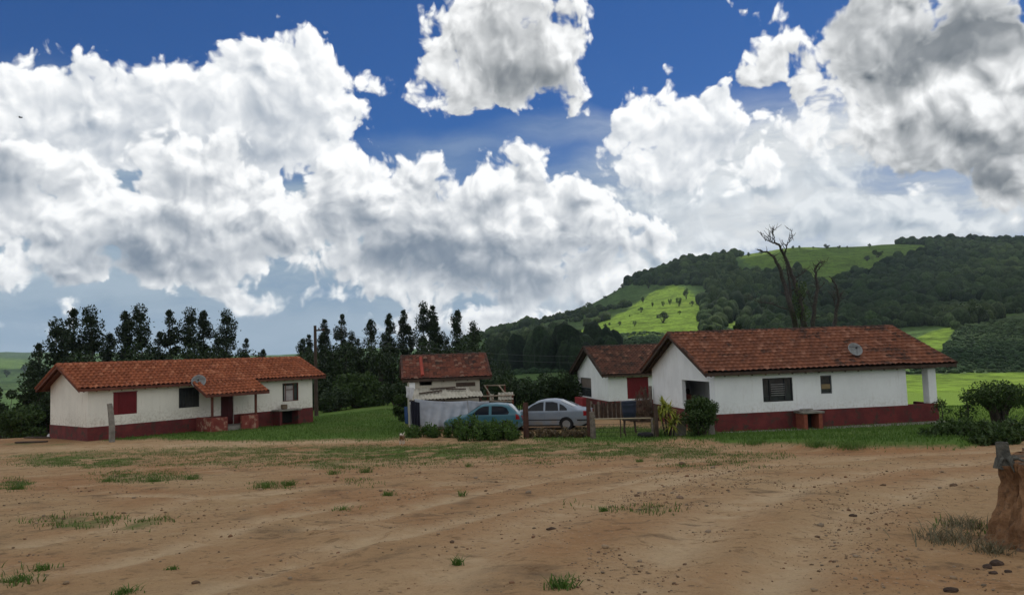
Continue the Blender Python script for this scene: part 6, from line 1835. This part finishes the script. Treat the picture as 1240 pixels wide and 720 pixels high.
def scatter_wood(name, label, pts, size, hfac, colr, lr, sub=2):
    T = [blob_template(k, sub) for k in range(7)]
    V = []; Fq = []; C = []; o = 0; DR = np.clip((fbm(pts[:, 0] * .008 + 3, pts[:, 1] * .008, 4) - .5) * 2.4 + .5, 0, 1)
    for k, p in enumerate(pts):
        v, f = T[k % 7]; s = size * lr.choice([.55, .75, 1.0, 1.25, 1.6], p=[.2, .3, .28, .15, .07]) * lr.uniform(.85, 1.15); a = lr.uniform(0, 6.28); c, s_ = math.cos(a), math.sin(a)
        h = hfac * lr.uniform(.75, 1.3)
        w = np.stack([(v[:, 0] * c - v[:, 1] * s_) * s, (v[:, 0] * s_ + v[:, 1] * c) * s, v[:, 2] * s * h], 1) + p + [0, 0, s * h * .55]
        V.append(w); Fq.append(f + o); o += len(v)
        cc = np.array(colr[0]) + (np.array(colr[1]) - np.array(colr[0])) * lr.uniform(0, 1)
        dr = float(DR[k]); C.append(np.tile(cc * lr.uniform(.65, 1.25) * (.62 + .75 * dr) * np.array([1 + .25 * (dr - .5), 1, 1]), (len(v), 1)))
    ob = fast_mesh(name, np.concatenate(V), np.concatenate(Fq), WOODM, smooth=True, col=np.concatenate(C))
    return tag(ob, label, 'woodland', kind='stuff')
def land_points(n, test, rmin, rmax, amin, amax, lr, power=1.0):
    """random ground points (uniform over area) that pass a photo-space test"""
    out = []
    m = 0
    while m < n * 40 and sum(map(len, out)) < n:
        k = 20000; m += k
        a = np.radians(lr.uniform(amin, amax, k)); r = np.sqrt(lr.uniform(rmin ** 2, rmax ** 2, k))
        x = r * np.sin(a); y = r * np.cos(a); z = height(x, y); px, py = project(np.stack([x, y, z], 1))
        s = test(px, py, x, y)
        out.append(np.stack([x, y, z], 1)[s])
    return np.concatenate(out)[:n]
lr = np.random.default_rng(21)
def W(px, py, s=22): 
    return px, py
def not_fields(px, py, x, y):
    w1 = (fbm(x * .02, y * .02, 4) - .5) * 22; w2 = (fbm(x * .02 + 90, y * .02, 4) - .5) * 12
    qx, qy = px + w1 * .45, py + w2 * .45
    bad = np.zeros(px.shape, bool)
    for P_ in (PASTURE, UPPER, UPPER2, SCRUB, COFFEE, STRIPE): bad |= inpoly(qx, qy, P_)
    for P_ in (TRI, CROP, FIELD, LEFTG, LEFTG2, LEFTTOP): bad |= inpoly(px, py, P_)
    for P_ in (PASTURE, TRI): bad |= inpoly(px, py - 6, P_) | inpoly(px, py, P_)
    w1 = w1 * 0
    return ~bad
vis = lambda px, py: (px > 560) & (px < 1300) & (py > 260)
pts = land_points(15000, lambda px, py, x, y: not_fields(px, py, x, y) & vis(px, py) & (np.hypot(x, y) > 300) & (fbm(x * .01, y * .01, 4) > np.where(((px > 1060) & (py < 350)) | ((px < 890) & (py < 345)), .33, .50)), 230, 1400, -4, 38, lr)
nr = np.hypot(pts[:, 0], pts[:, 1]) < 520
scatter_wood('forest', 'dark green forest covering most of the hill on the right', pts[~nr], 3.5, 1.15, ((.022, .040, .015), (.044, .072, .024)), lr)
pts = land_points(3000, lambda px, py, x, y: not_fields(px, py, x, y) & vis(px, py) & (fbm(x * .012, y * .012, 3) > .42), 270, 520, 4, 38, lr)
scatter_wood('forest', 'lower belt of dark green woodland above the coffee rows', pts, 2.5, 1.3, ((.022, .040, .015), (.044, .072, .024)), lr)
pts = land_points(1500, lambda px, py, x, y: inpoly(px, py, [(585, 450), (600, 425), (660, 418), (700, 428), (745, 432), (745, 450)]) & (np.hypot(x, y) > 200), 200, 620, -4, 12, lr)
scatter_wood('plantation', 'bluish green plantation of slender trees at the foot of the hill', pts, 2.6, 2.2, ((.016, .030, .014), (.034, .055, .022)), lr)
pts = land_points(800, lambda px, py, x, y: inpoly(px, py, [(855, 350), (880, 335), (980, 338), (1000, 360), (990, 392), (862, 392)]), 300, 1000, 10, 28, lr)
scatter_wood('plantation', 'slender planted trees on the hill beside the bright pasture', pts, 3.0, 2.0, ((.022, .040, .016), (.045, .068, .024)), lr)
pts = land_points(900, lambda px, py, x, y: inpoly(px, py, SCRUB) & (fbm(x * .02, y * .02, 3) > .5) & ~inpoly(px, py, PASTURE) & ~inpoly(px, py - 5, PASTURE), 200, 960, -4, 14, lr)
scatter_wood('scrub', 'patchy scrub on the lower left slope of the hill', pts, 2.6, 1.0, ((.025, .042, .016), (.05, .075, .024)), lr, 1)
# coffee rows on the right-hand slope and below the pasture: bushes set out in lines
def coffee_rows(name, label, poly, ang, gap, step, size, rmin, rmax, x0, x1, lr):
    ca, sa = math.cos(ang), math.sin(ang); P_ = []
    for u in np.arange(x0, x1, gap):
        t = np.arange(-500, 900, step) + lr.uniform(0, step)
        x = u * ca - t * sa; y = u * sa + t * ca
        r = np.hypot(x, y); k = (y > 40) & (r > rmin) & (r < rmax)
        if k.any(): P_.append(np.stack([x[k], y[k]], 1))
    P_ = np.concatenate(P_); P_ += lr.normal(0, .22, P_.shape); z = height(P_[:, 0], P_[:, 1]); px, py = project(np.column_stack([P_, z]))
    k = inpoly(px, py, poly) & (lr.random(len(px)) > .04); pts = np.column_stack([P_, z])[k]
    if len(pts) > 9000: pts = pts[lr.permutation(len(pts))[:9000]]
    return scatter_wood(name, label, pts, size, .62, ((.046, .082, .036), (.066, .108, .046)), lr, 1)
coffee_rows('coffee_crop', 'dark green rows of coffee on the slope above the bright field at right', CROP, R(68), 3.4, 1.2, .80, 150, 430, -700, 900, lr)
coffee_rows('coffee_crop', 'teal green rows of coffee below the bright pasture', COFFEE, R(30), 4.5, 2.2, 1.2, 240, 700, -700, 900, lr)
# single trees: pasture and skyline
PT_ = [round_tree(8, 3.6, 1.6, 500 + k, 900, .75, 1, 1.0, 12) for k in range(3)]
pp = [None] * 3
def hill_tree(px, pyb, hpx, k, lab, group=None, squash=1.0):
    p = on_land(px, pyb)
    if p is None: return
    H = hpx / F * p.y; s = H / 8.0
    if pp[k] is None: pp[k] = tree_thing('hill_tree', lab, 'tree', p, PT_[k], L_PAST, BARK, s, 0, group); pp[k].scale = (s * squash, s * squash, s)
    else: again(pp[k], p, s * squash, random.uniform(0, 6), lab, group, s)
g = 'small trees dotted over the bright pasture'
hill_tree(803, 391, 15, 0, 'largest dark tree in the bright pasture on the hill', None, 1.4)
hill_tree(831, 362, 15, 1, 'tall narrow tree at the upper right of the bright pasture', None, .6)
for px, pb, h in ((791, 369, 8), (803, 369, 8), (814, 369, 9), (822, 371, 13), (780, 381, 9), (769, 394, 9), (823, 379, 6), (719, 402, 9), (706, 402, 6), (752, 396, 6), (740, 396, 5), (838, 368, 7), (845, 390, 6), (762, 384, 5), (729, 400, 6), (787, 352, 9), (776, 366, 8)):
    hill_tree(px + random.uniform(-4, 4), pb + random.uniform(-3, 3), h * random.uniform(.6, 1.15), random.randrange(3), 'small dark tree dotted on the bright hill pasture', g, random.uniform(.6, 1.1))
hill_tree(648, 399, 9, 0, 'lone tree left of the pair low on the skyline of the hill')
hill_tree(659, 398, 6, 1, 'smaller tree at right of the skyline pair low on the hill')
hill_tree(1071, 293, 12, 0, 'bushy tree standing out on the hilltop skyline above the right roof', None, 1.3)
hill_tree(1213, 285, 12, 2, 'tallest tree on the far right skyline of the hill', None, 1.2)
hill_tree(1204, 286, 7, 1, 'small tree left of the tallest far right skyline tree')
hill_tree(1144, 290, 6, 0, 'single small bump of a tree on the skyline between hilltop trees')
hill_tree(1175, 392, 32, 0, 'big rounded tree clump above the coffee rows at right', None, 1.1)
hill_tree(1186, 391, 26, 2, 'rounded tree at the right side of the clump above the coffee', None, 1.0)
hill_tree(1063, 312, 11, 1, 'dark tree group in the upper hill meadow', None, 1.5)
hill_tree(1050, 316, 8, 2, 'lower dark tree left in the upper hill meadow', None, 1.5)
sk = np.random.default_rng(77)
for k in range(46):
    px = sk.uniform(820, 1240) if k < 30 else sk.uniform(690, 830)
    for pyb in np.arange(270, 420, 1.5):
        p = on_land(px, pyb)
        if p is not None and p.y < 1500:
            break
    hill_tree(px, pyb + 1.5, sk.uniform(3.5, 7), k % 3, 'tree along the crest of the hill', 'trees along the crest of the hill', sk.uniform(.8, 1.5))
for k, (px, pb, h) in enumerate(((30, 452, 12), (8, 456, 10))):
    hill_tree(px, pb, h, k, ('right', 'left')[k] + ' of two dark trees on the distant valley slope at far left')
# ------------------------------------------------------------------ grass, stones, bank, stump
BLADE = leaf_mat('grass_blade', (.050, .108, .016), (.10, .17, .032), .3, scale=1.5)
STRAW = leaf_mat('dry_grass_blade', (.17, .14, .06), (.085, .095, .03), .3, scale=2)
def blades(P, h, w, lr, lean=.45):
    n = len(P); a = lr.uniform(0, 6.28, n); hh = h * lr.uniform(.5, 1.3, n); l = lr.normal(0, lean, (n, 2)) * hh[:, None]
    s = np.stack([np.cos(a), np.sin(a), np.zeros(n)], 1) * (w * lr.uniform(.7, 1.3, n))[:, None]
    m = P + np.stack([l[:, 0] * .35, l[:, 1] * .35, hh * .6], 1); t = P + np.stack([l[:, 0], l[:, 1], hh], 1)
    V = np.stack([P - s, P + s, m + s * .7, m - s * .7, t], 1).reshape(-1, 3)
    b = np.arange(n)[:, None] * 5
    return V, np.concatenate([b + [0, 1, 2, 3], b + [3, 2, 4, 4]]).astype(int)
def blade_mesh(name, P, h, w, m, lr, label, cat):
    n = len(P); V, Fq = blades(P, h, w, lr)
    # quads for the lower half, triangles for the tip, as one triangle list
    q = Fq[:n]; t = Fq[n:, :3]
    tri = np.concatenate([q[:, [0, 1, 2]], q[:, [0, 2, 3]], t])
    o = fast_mesh(name, V, tri, m); return tag(o, label, cat, kind='stuff')
def yard_points(n, lr, rmin, rmax, fn):
    out = []; c = 0
    for _ in range(60):
        k = 30000; a = np.radians(lr.uniform(-40, 42, k)); r = rmin + (rmax - rmin) * lr.uniform(0, 1, k) ** .8
        x = r * np.sin(a); y = r * np.cos(a); z, rm, lawn = height(x, y, True); px, py = project(np.stack([x, y, z], 1))
        s = fn(px, py, x, y, rm, lawn, lr.random(k)); out.append(np.stack([x, y, z], 1)[s]); c += s.sum()
        if c > n: break
    return np.concatenate(out)[:n]
lr = np.random.default_rng(99)
def keep_lawn(px, py, x, y, rm, lawn, u): return (u < lawn * .9) & (px > -20) & (px < 1260)
P_ = yard_points(90000, lr, 17, 62, keep_lawn)
blade_mesh('lawn_grass', P_, .10, .012, BLADE, lr, 'short green grass of the lawns around the houses', 'grass')
def keep_patch(px, py, x, y, rm, lawn, u):
    wob = (fbm(x * .8, y * .8, 4) - .5) * 10
    pm = ellm(px + wob * 3, py + wob * .6, PATCH) * sstep(.34, .62, fbm(x * 1.3 + 5, y * 1.3, 4) + .1) * sstep(.40, .62, fbm(x * 4.5, y * 4.5, 2) + .06)
    return (u < pm * (1 - rm * .9)) & (px > -20) & (px < 1260) & (lawn < .4)
P_ = yard_points(26000, lr, 5, 40, keep_patch)
blade_mesh('yard_grass', P_, .055, .006, BLADE, lr, 'thin ragged patches of green grass growing on the dirt yard', 'grass')
P_ = yard_points(16000, lr, 5, 36, keep_patch)
blade_mesh('dry_grass', P_, .045, .006, STRAW, lr, 'dry straw coloured grass mixed into the thin yard grass', 'grass')
# tufts one can pick out
def tuft(px, py, h, w, n, label, m=BLADE):
    p = gp(px, py); l2 = np.random.default_rng(int(px * 7 + py)); q = l2.normal(0, w * .55, (n, 3)); q[0] *= 0; q[:, 2] = 0
    V, Fq = blades(q, h * .55, .0045, l2, .8); k = n
    tri = np.concatenate([Fq[:k][:, [0, 1, 2]], Fq[:k][:, [0, 2, 3]], Fq[k:, :3]])
    o = fast_mesh('grass_tuft', V, tri, m); o.location = p; return tag(o, label, 'grass tuft')
for px, py, h, w, n, lab in ((555, 684, .12, .035, 60, 'small green grass tuft alone in the sandy foreground left of centre'), (680, 711, .13, .09, 150, 'bright grass tuft at the bottom edge near the centre'), (20, 704, .10, .12, 160, 'low green tuft at the lower left corner'), (50, 690, .08, .06, 70, 'tiny tuft right of the lower left corner tuft'), (20, 592, .22, .16, 170, 'green tuft near the left edge in the middle of the yard'), (130, 583, .20, .16, 120, 'green tuft on the dirt below the concrete post'), (185, 583, .22, .15, 150, 'wider tuft right of the tuft below the concrete post'), (232, 580, .22, .16, 150, 'upright tuft below the barred window'), (320, 590, .20, .18, 150, 'green tuft below the porch, on the sand'), (350, 588, .2, .12, 150, 'thin tuft right of the tuft below the porch'), (404, 574, .22, .14, 110, 'tuft below the wash bench of the left farmhouse'), (443, 572, .24, .13, 120, 'dense tuft left of the dog on open dirt'), (470, 600, .16, .09, 90, 'small dark tuft in the middle of the left dirt'), (414, 617, .12, .14, 70, 'flat tuft beside the curving wheel rut'), (560, 600, .2, .08, 50, 'dry thin tuft near the wheel rut centre'), (731, 619, .12, .05, 80, 'round dark tuft on the sand near the centre'), (775, 559, .16, .08, 80, 'tuft on bare dirt below the wire gate'), (567, 565, .18, .1, 80, 'tuft below the teal hatchback on the dirt'), (208, 689, .06, .05, 50, 'tiny tuft low in the left foreground'), (150, 718, .08, .09, 120, 'flat tuft on the bottom edge at left')):
    tuft(px, py, h, w, n, lab)
for px, py, h, w, n, lab in ((1150, 655, .24, .26, 210, 'spiky grey green dry bush at the foot of the earth bank'), (1172, 640, .24, .22, 150, 'wispy dry bush against the earth bank'), (1200, 668, .17, .14, 130, 'small dark dry tuft right of the spiky bush')):
    tuft(px, py, h, w, n, lab, leaf_mat('grey_dry_bush', (.10, .10, .06), (.21, .17, .10), .2))
for px, py, h, w, n, lab in ((990, 541, .42, .30, 260, 'tall grass on the lawn edge below the stove bench'), (915, 538, .34, .32, 220, 'grass on the lawn edge left of the stove bench'), (1032, 543, .42, .36, 300, 'ragged tall grass on the lawn edge below the small window'), (800, 528, .5, .12, 120, 'grass at the hinge end of the wire gate')):
    tuft(px, py, h, w, n, lab)
# gravel
def stone_template(seed):
    bm = bmesh.new(); bmesh.ops.create_icosphere(bm, subdivisions=1, radius=1.0)
    l2 = np.random.default_rng(seed); V = np.array([v.co[:] for v in bm.verts]) * l2.uniform(.6, 1.15, (len(bm.verts), 1)) * [1, .8, .55]
    Fq = np.array([[v.index for v in f.verts] for f in bm.faces]); bm.free(); return V, Fq
def M_stone():
    m, nt, bs = new_mat('gravel_stone'); a = nt.n.new('ShaderNodeAttribute'); a.attribute_name = 'tint'
    nt.link(a.outputs['Color'], bs.inputs['Base Color']); bs.inputs['Roughness'].default_value = .95; return m
STONE = M_stone()
GRAV = [(790, 640, 120, 80, 1), (720, 690, 120, 50, 1), (1050, 650, 80, 60, 1), (850, 580, 90, 26, .8), (1060, 690, 90, 50, .8), (960, 600, 120, 30, .5), (610, 700, 60, 40, .4), (1180, 690, 50, 30, .8), (300, 640, 450, 110, .22), (600, 600, 320, 70, .25), (1000, 620, 300, 100, .3)]
def keep_grav(px, py, x, y, rm, lawn, u): return (u < ellm(px, py, GRAV)) & (lawn < .3) & (fbm(x * 1.1, y * 1.1, 3) > .44)
P_ = yard_points(11000, lr, 4.6, 28, keep_grav)
V = []; Fq = []; C = []; o_ = 0; T = [stone_template(k) for k in range(6)]
for k, p in enumerate(P_):
    v, f = T[k % 6]; s = .0052 * math.exp(lr.normal(.1, .6)) * (1 + .03 * p[1]); a = lr.uniform(0, 6.28)
    V.append(np.stack([v[:, 0] * math.cos(a) - v[:, 1] * math.sin(a), v[:, 0] * math.sin(a) + v[:, 1] * math.cos(a), v[:, 2]], 1) * s + p + [0, 0, s * .2]); Fq.append(f + o_); o_ += len(v)
    C.append(np.tile(np.array([(.30, .21, .13), (.16, .10, .062), (.24, .18, .125), (.22, .12, .07)][k % 4]) * lr.uniform(.6, 1.1), (len(v), 1)))
tag(fast_mesh('gravel', np.concatenate(V), np.concatenate(Fq), STONE, col=np.concatenate(C)), 'loose gravel and crumbs of earth scattered over the dirt track', 'gravel', kind='stuff')
def rock(px, py, r, lab, c=(.09, .06, .045), sx=1.0):
    p = gp(px, py); v, f = stone_template(int(px)); bm = bmesh.new(); bmesh.ops.create_icosphere(bm, subdivisions=3, radius=r)
    for q in bm.verts: q.co *= .7 + .6 * float(fbm(np.array([q.co.x / r * 1.4 + px]), np.array([q.co.y / r * 1.4 + q.co.z / r]), 3)[0])
    me = bpy.data.meshes.new('rock'); bm.to_mesh(me); bm.free(); me.materials.append(mat('dark_clod_%d' % int(c[0] * 100), c, .95, c2=tuple(x * .5 for x in c), scale=14, bump=.6, bscale=60))
    o = bpy.data.objects.new('rock', me); COL.objects.link(o); o.location = p + Vector((0, 0, r * .35)); o.scale = (sx, .9, .75); tag(o, lab, 'rock')
for px, py, r, lab, sx in ((1196, 688, .036, 'dark round clod, left one of the two below the earth bank', 1.0), (1207, 684, .040, 'dark clod, right one of the two below the earth bank', 1.2), (1203, 695, .024, 'flat dark clod nearest the bottom below the earth bank', 1.3), (1221, 693, .022, 'small reddish clod right of the dark clods', 1.2), (1152, 716, .03, 'low dark lump on the track near the bottom right edge', 1.7), (668, 641, .026, 'broad flat brown clod on the sand near centre', 2.2), (823, 603, .035, 'pale brown stone on the track at centre right', 1.3), (1033, 625, .028, 'dark flat stone on the right track', 1.6)):
    rock(px, py, r, lab, (.09, .06, .045) if 'pale' not in lab else (.3, .21, .15), sx)
# ------------------------------------------------------------------ eroded earth bank with the stump
def bank():
    b0 = gp(1204, 668); D = b0.y
    top_z = at(1206, 561, D + .25).z
    # plan outline: a spur coming in from the right edge of the picture
    def prof(u, v):
        """u along the face (0 at the tip .. 1 towards the back right), v up"""
        pass
    nu, nv = 150, 60
    tip = np.array([at(1221, 600, D + .25).x, D + .25]); 
    pts = np.array([[tip[0] + 3.0, D - .95], [tip[0] + 1.0, D - .42], [tip[0] + .36, D - .14], [tip[0] + .07, D + .06], tip, [tip[0] + .08, D + .46], [tip[0] + .5, D + .62], [tip[0] + 1.5, D + .72], [tip[0] + 3.0, D + .8]])
    t = np.linspace(0, len(pts) - 1, nu); ox = np.interp(t, range(len(pts)), pts[:, 0]); oy = np.interp(t, range(len(pts)), pts[:, 1])
    k = np.ones(9) / 9; ox = np.convolve(np.pad(ox, 4, 'edge'), k, 'valid'); oy = np.convolve(np.pad(oy, 4, 'edge'), k, 'valid')
    nx = -np.gradient(oy); ny = np.gradient(ox); ln = np.hypot(nx, ny); nx /= ln; ny /= ln     # outward to the left/front
    cx, cy = tip[0] + 1.7, D + .22
    flip = ((ox - cx) * nx + (oy - cy) * ny) < 0; nx[flip] *= -1; ny[flip] *= -1
    V = []; ZG = height(ox, oy) - .12
    for j in range(nv + 1):
        v = j / nv
        for i in range(nu):
            zg = ZG[i]; zt = top_z + .05 * math.sin(i * .13) + .10 * (fbm(np.array([i * .06]), np.array([2.0]), 3)[0] - .5) 
            if v <= .62:      # scree skirt and vertical face
                q = v / .62; z = zg + (zt - zg) * (q ** 1.35)
                off = .28 * (1 - q) ** 1.8 + .03 * math.sin(q * 9 + i * .05) * q
                g = fbm(np.array([i * .16]), np.array([q * 1.6 + 4]), 4)[0] - .5; g2 = fbm(np.array([i * .5]), np.array([q * 9]), 3)[0] - .5
                off += .22 * g * (.4 + .6 * q) + .13 * g2
                off += .025 * sstep(.85, .97, q)            # turf lip
                V.append((ox[i] + nx[i] * off, oy[i] + ny[i] * off, z + .03 * g2))
            else:
                q = (v - .62) / .38; r = q ** .9
                x = ox[i] * (1 - r) + (cx + .6) * r; y = oy[i] * (1 - r) + cy * r
                V.append((x, y, zt + .06 * math.sin(q * 1.5) + .08 * (fbm(np.array([x * 4]), np.array([y * 4]), 3)[0] - .5)))
    Fq = np.array([(j * nu + i, j * nu + i + 1, (j + 1) * nu + i + 1, (j + 1) * nu + i) for j in range(nv) for i in range(nu - 1)])
    m, nt, bs = new_mat('cut_earth'); geo = nt.n.new('ShaderNodeNewGeometry'); P = geo.outputs['Position']
    n1 = nt.noise(nt.vmath('MULTIPLY', P, (7, 7, 2.2)), 1, 7, .65); n2 = nt.noise(P, 16, 6, .7); sp = nt.n.new('ShaderNodeSeparateXYZ'); nt.link(geo.outputs['True Normal'], sp.inputs[0])
    c = nt.mix(nt.rng(n1.outputs['Fac'], .35, .65), (.17, .085, .042), (.30, .165, .085)); c = nt.mix(nt.rng(n2.outputs['Fac'], .5, .7, 0, .7), c, (.07, .045, .03))
    top = nt.mix(nt.rng(n2.outputs['Fac'], .35, .65), (.075, .055, .04), (.17, .125, .085)); up = nt.math('MAXIMUM', sp.outputs[2], nt.math('MULTIPLY', sp.outputs[2], -1))
    c = nt.mix(nt.rng(up, .72, .9), c, top); nt.link(c, bs.inputs['Base Color']); bs.inputs['Roughness'].default_value = .95
    b = nt.new('ShaderNodeBump', Strength=.9, Distance=.04); nt.link(nt.math('ADD', n2.outputs['Fac'], n1.outputs['Fac']), b.inputs['Height']); nt.link(b.outputs['Normal'], bs.inputs['Normal'])
    o = fast_mesh('earth_bank', V, Fq, m, smooth=True); tag(o, kind='structure')
    # stump on the brink
    sp_ = at(1217, 558, D + .34); sp_.z = top_z
    zt = at(1213, 534.5, D + .36).z; H = max(zt - sp_.z, .12); r = 7.0 / F * D
    mb = MB(); n = 22; V = []; prof = [(1.75, -.06), (1.35, .03), (1.15, .25 * H), (1.05, .6 * H), (1.0, .96 * H), (.93, H), (.70, .99 * H), (.62, .85 * H), (.5, .6 * H)]
    for a, z in prof:
        for k in range(n):
            an = 2 * math.pi * k / n; rr = r * a * (1 + .07 * math.sin(an * 5 + a) + (.16 * math.sin(an * 3 + 1) if z < .1 * H else 0)); V.append((rr * math.cos(an) - .03 * z / H * .5, rr * math.sin(an), z))
    Fc = [(i*n+k, i*n+(k+1) % n, (i+1)*n+(k+1) % n, (i+1)*n+k) for i in range(len(prof)-1) for k in range(n)]; Fc.append(tuple((len(prof)-1)*n+k for k in range(n)))
    mb.add(V, Fc); s = mb.build('stump', mat('grey_weathered_stump', (.13, .125, .105), .95, c2=(.055, .055, .047), scale=14, bump=.7, bscale=40), smooth=True); s.location = sp_
    tag(s, 'short hollow grey stump standing on the brink of the earth bank', 'stump')
    for k, (dx, dy, dz) in enumerate(((-.13, -.12, -.02), (-.05, -.2, -.06), (.16, -.12, -.02), (.2, .03, .0))):
        mb = MB(); mb.tube([(0, 0, .02), (dx * .5, dy * .5, .035), (dx, dy, dz)], [r * .5, r * .3, r * .1], 7); mb.build('root', s.data.materials[0], s, smooth=True)
bank()
# ------------------------------------------------------------------ cloud overhead that shades the yard and the hill
def overhead_cloud():
    alt = 1500.0; k = np.array([SUNV.x, SUNV.y]) / SUNV.z
    lit = [PASTURE, TRI, [(1040, 456), (1300, 452), (1300, 505), (1040, 505)], UPPER2, STRIPE, [(-200, 425), (60, 428), (60, 500), (-200, 500)], [(600, 440), (690, 418), (690, 408), (610, 425)]]
    # sunlit ground cells
    az = np.radians(np.arange(-60, 60, .5)); r = np.exp(np.arange(math.log(30), math.log(3500), .03)); A, Rr = np.meshgrid(az, r); x = (Rr * np.sin(A)).ravel(); y = (Rr * np.cos(A)).ravel(); z = height(x, y)
    px, py = project(np.stack([x, y, z], 1)); on = np.zeros(len(x), bool)
    for P_ in lit: on |= inpoly(px, py, P_)
    on &= (np.hypot(x, y) > 50)
    sun_xy = np.stack([x[on], y[on]], 1) + np.outer(alt - z[on], k)
    sun_xy = np.unique(np.round(sun_xy / 9.0), axis=0) * 9.0
    st = 22.0; gx = np.arange(-900, 2500, st); gy = np.arange(-700, 2600, st); GX, GY = np.meshgrid(gx, gy, indexing='ij')
    X_ = GX.ravel(); Y_ = GY.ravel(); D = np.full(X_.shape, 1e9)
    for a in range(0, len(sun_xy), 400):
        b = sun_xy[a:a + 400]; D = np.minimum(D, np.hypot(X_[:, None] - b[None, :, 0], Y_[:, None] - b[None, :, 1]).min(1))
    sx = X_ - k[0] * alt; sy = Y_ - k[1] * alt      # where the shade of each spot falls
    edge = np.minimum.reduce([sx + 420 + .45 * np.clip(sy, 0, 9e9), 480 + .9 * np.clip(sy, 0, 9e9) - sx, sy + 260, 1650 - sy])
    f = np.minimum(D - 9, edge) + (fbm(X_ / 90, Y_ / 90, 4) - .5) * 26 * sstep(10, 60, D)
    th = np.clip(f, 0, 90) * .5 * (.6 + .8 * fbm(X_ / 140 + 7, Y_ / 140, 4)) + .3
    nx_, ny_ = GX.shape; n_ = nx_ * ny_
    V = np.concatenate([np.stack([X_, Y_, alt + th], 1), np.stack([X_, Y_, alt - th * .5], 1)])
    ii, jj = np.meshgrid(np.arange(nx_ - 1), np.arange(ny_ - 1), indexing='ij'); q = (ii * ny_ + jj).ravel(); quad = np.stack([q, q + ny_, q + ny_ + 1, q + 1], 1)
    okc = (f[quad] > 0).sum(1) >= 3; quad = quad[okc]
    # close the rim
    ed = np.concatenate([quad[:, [0, 1]], quad[:, [1, 2]], quad[:, [2, 3]], quad[:, [3, 0]]]); key = np.sort(ed, 1); _, inv, cnt = np.unique(key, axis=0, return_inverse=True, return_counts=True); rim = ed[cnt[inv.ravel()] == 1]
    Fq = [np.concatenate([quad, quad[:, ::-1] + n_, np.stack([rim[:, 1], rim[:, 0], rim[:, 0] + n_, rim[:, 1] + n_], 1)])]; V = [V]
    m = bpy.data.materials.new('cloud_mist'); m.use_nodes = True; nt = NT(m.node_tree); m.node_tree.nodes.remove(m.node_tree.nodes['Principled BSDF'])
    d = nt.n.new('ShaderNodeBsdfDiffuse'); d.inputs[0].default_value = (.95, .95, .95, 1); t = nt.n.new('ShaderNodeBsdfTranslucent'); t.inputs[0].default_value = (.97, .98, 1.0, 1)
    x_ = nt.n.new('ShaderNodeMixShader'); x_.inputs[0].default_value = .8; nt.link(d.outputs[0], x_.inputs[1]); nt.link(t.outputs[0], x_.inputs[2]); nt.link(x_.outputs[0], m.node_tree.nodes['Material Output'].inputs['Surface'])
    ob = fast_mesh('cloud', np.concatenate(V), np.concatenate(Fq), m, smooth=True); tag(ob, kind='structure')
overhead_cloud()
cy = scene.cycles
cy.use_denoising = True
try: cy.denoiser = 'OPENIMAGEDENOISE'
except Exception: pass
cy.max_bounces = 7; cy.diffuse_bounces = 4; cy.glossy_bounces = 3; cy.transmission_bounces = 4; cy.transparent_max_bounces = 8; cy.volume_bounces = 1
cy.caustics_reflective = False; cy.caustics_refractive = False
cy.sample_clamp_indirect = 6.0
def haze():
    mb = MB(); mb.box((-4300, -4300, -60), (4300, 4300, 262))
    m = bpy.data.materials.new('blue_air'); m.use_nodes = True; m.node_tree.nodes.remove(m.node_tree.nodes['Principled BSDF'])
    v = m.node_tree.nodes.new('ShaderNodeVolumePrincipled'); v.inputs['Density'].default_value = HAZE; v.inputs['Color'].default_value = (.62, .75, .95, 1); v.inputs['Anisotropy'].default_value = .2
    m.node_tree.links.new(v.outputs[0], m.node_tree.nodes['Material Output'].inputs['Volume'])
    o = mb.build('haze', m); tag(o, kind='stuff', label='thin blue air between the yard and the far hills')
HAZE = 0.00007
haze()
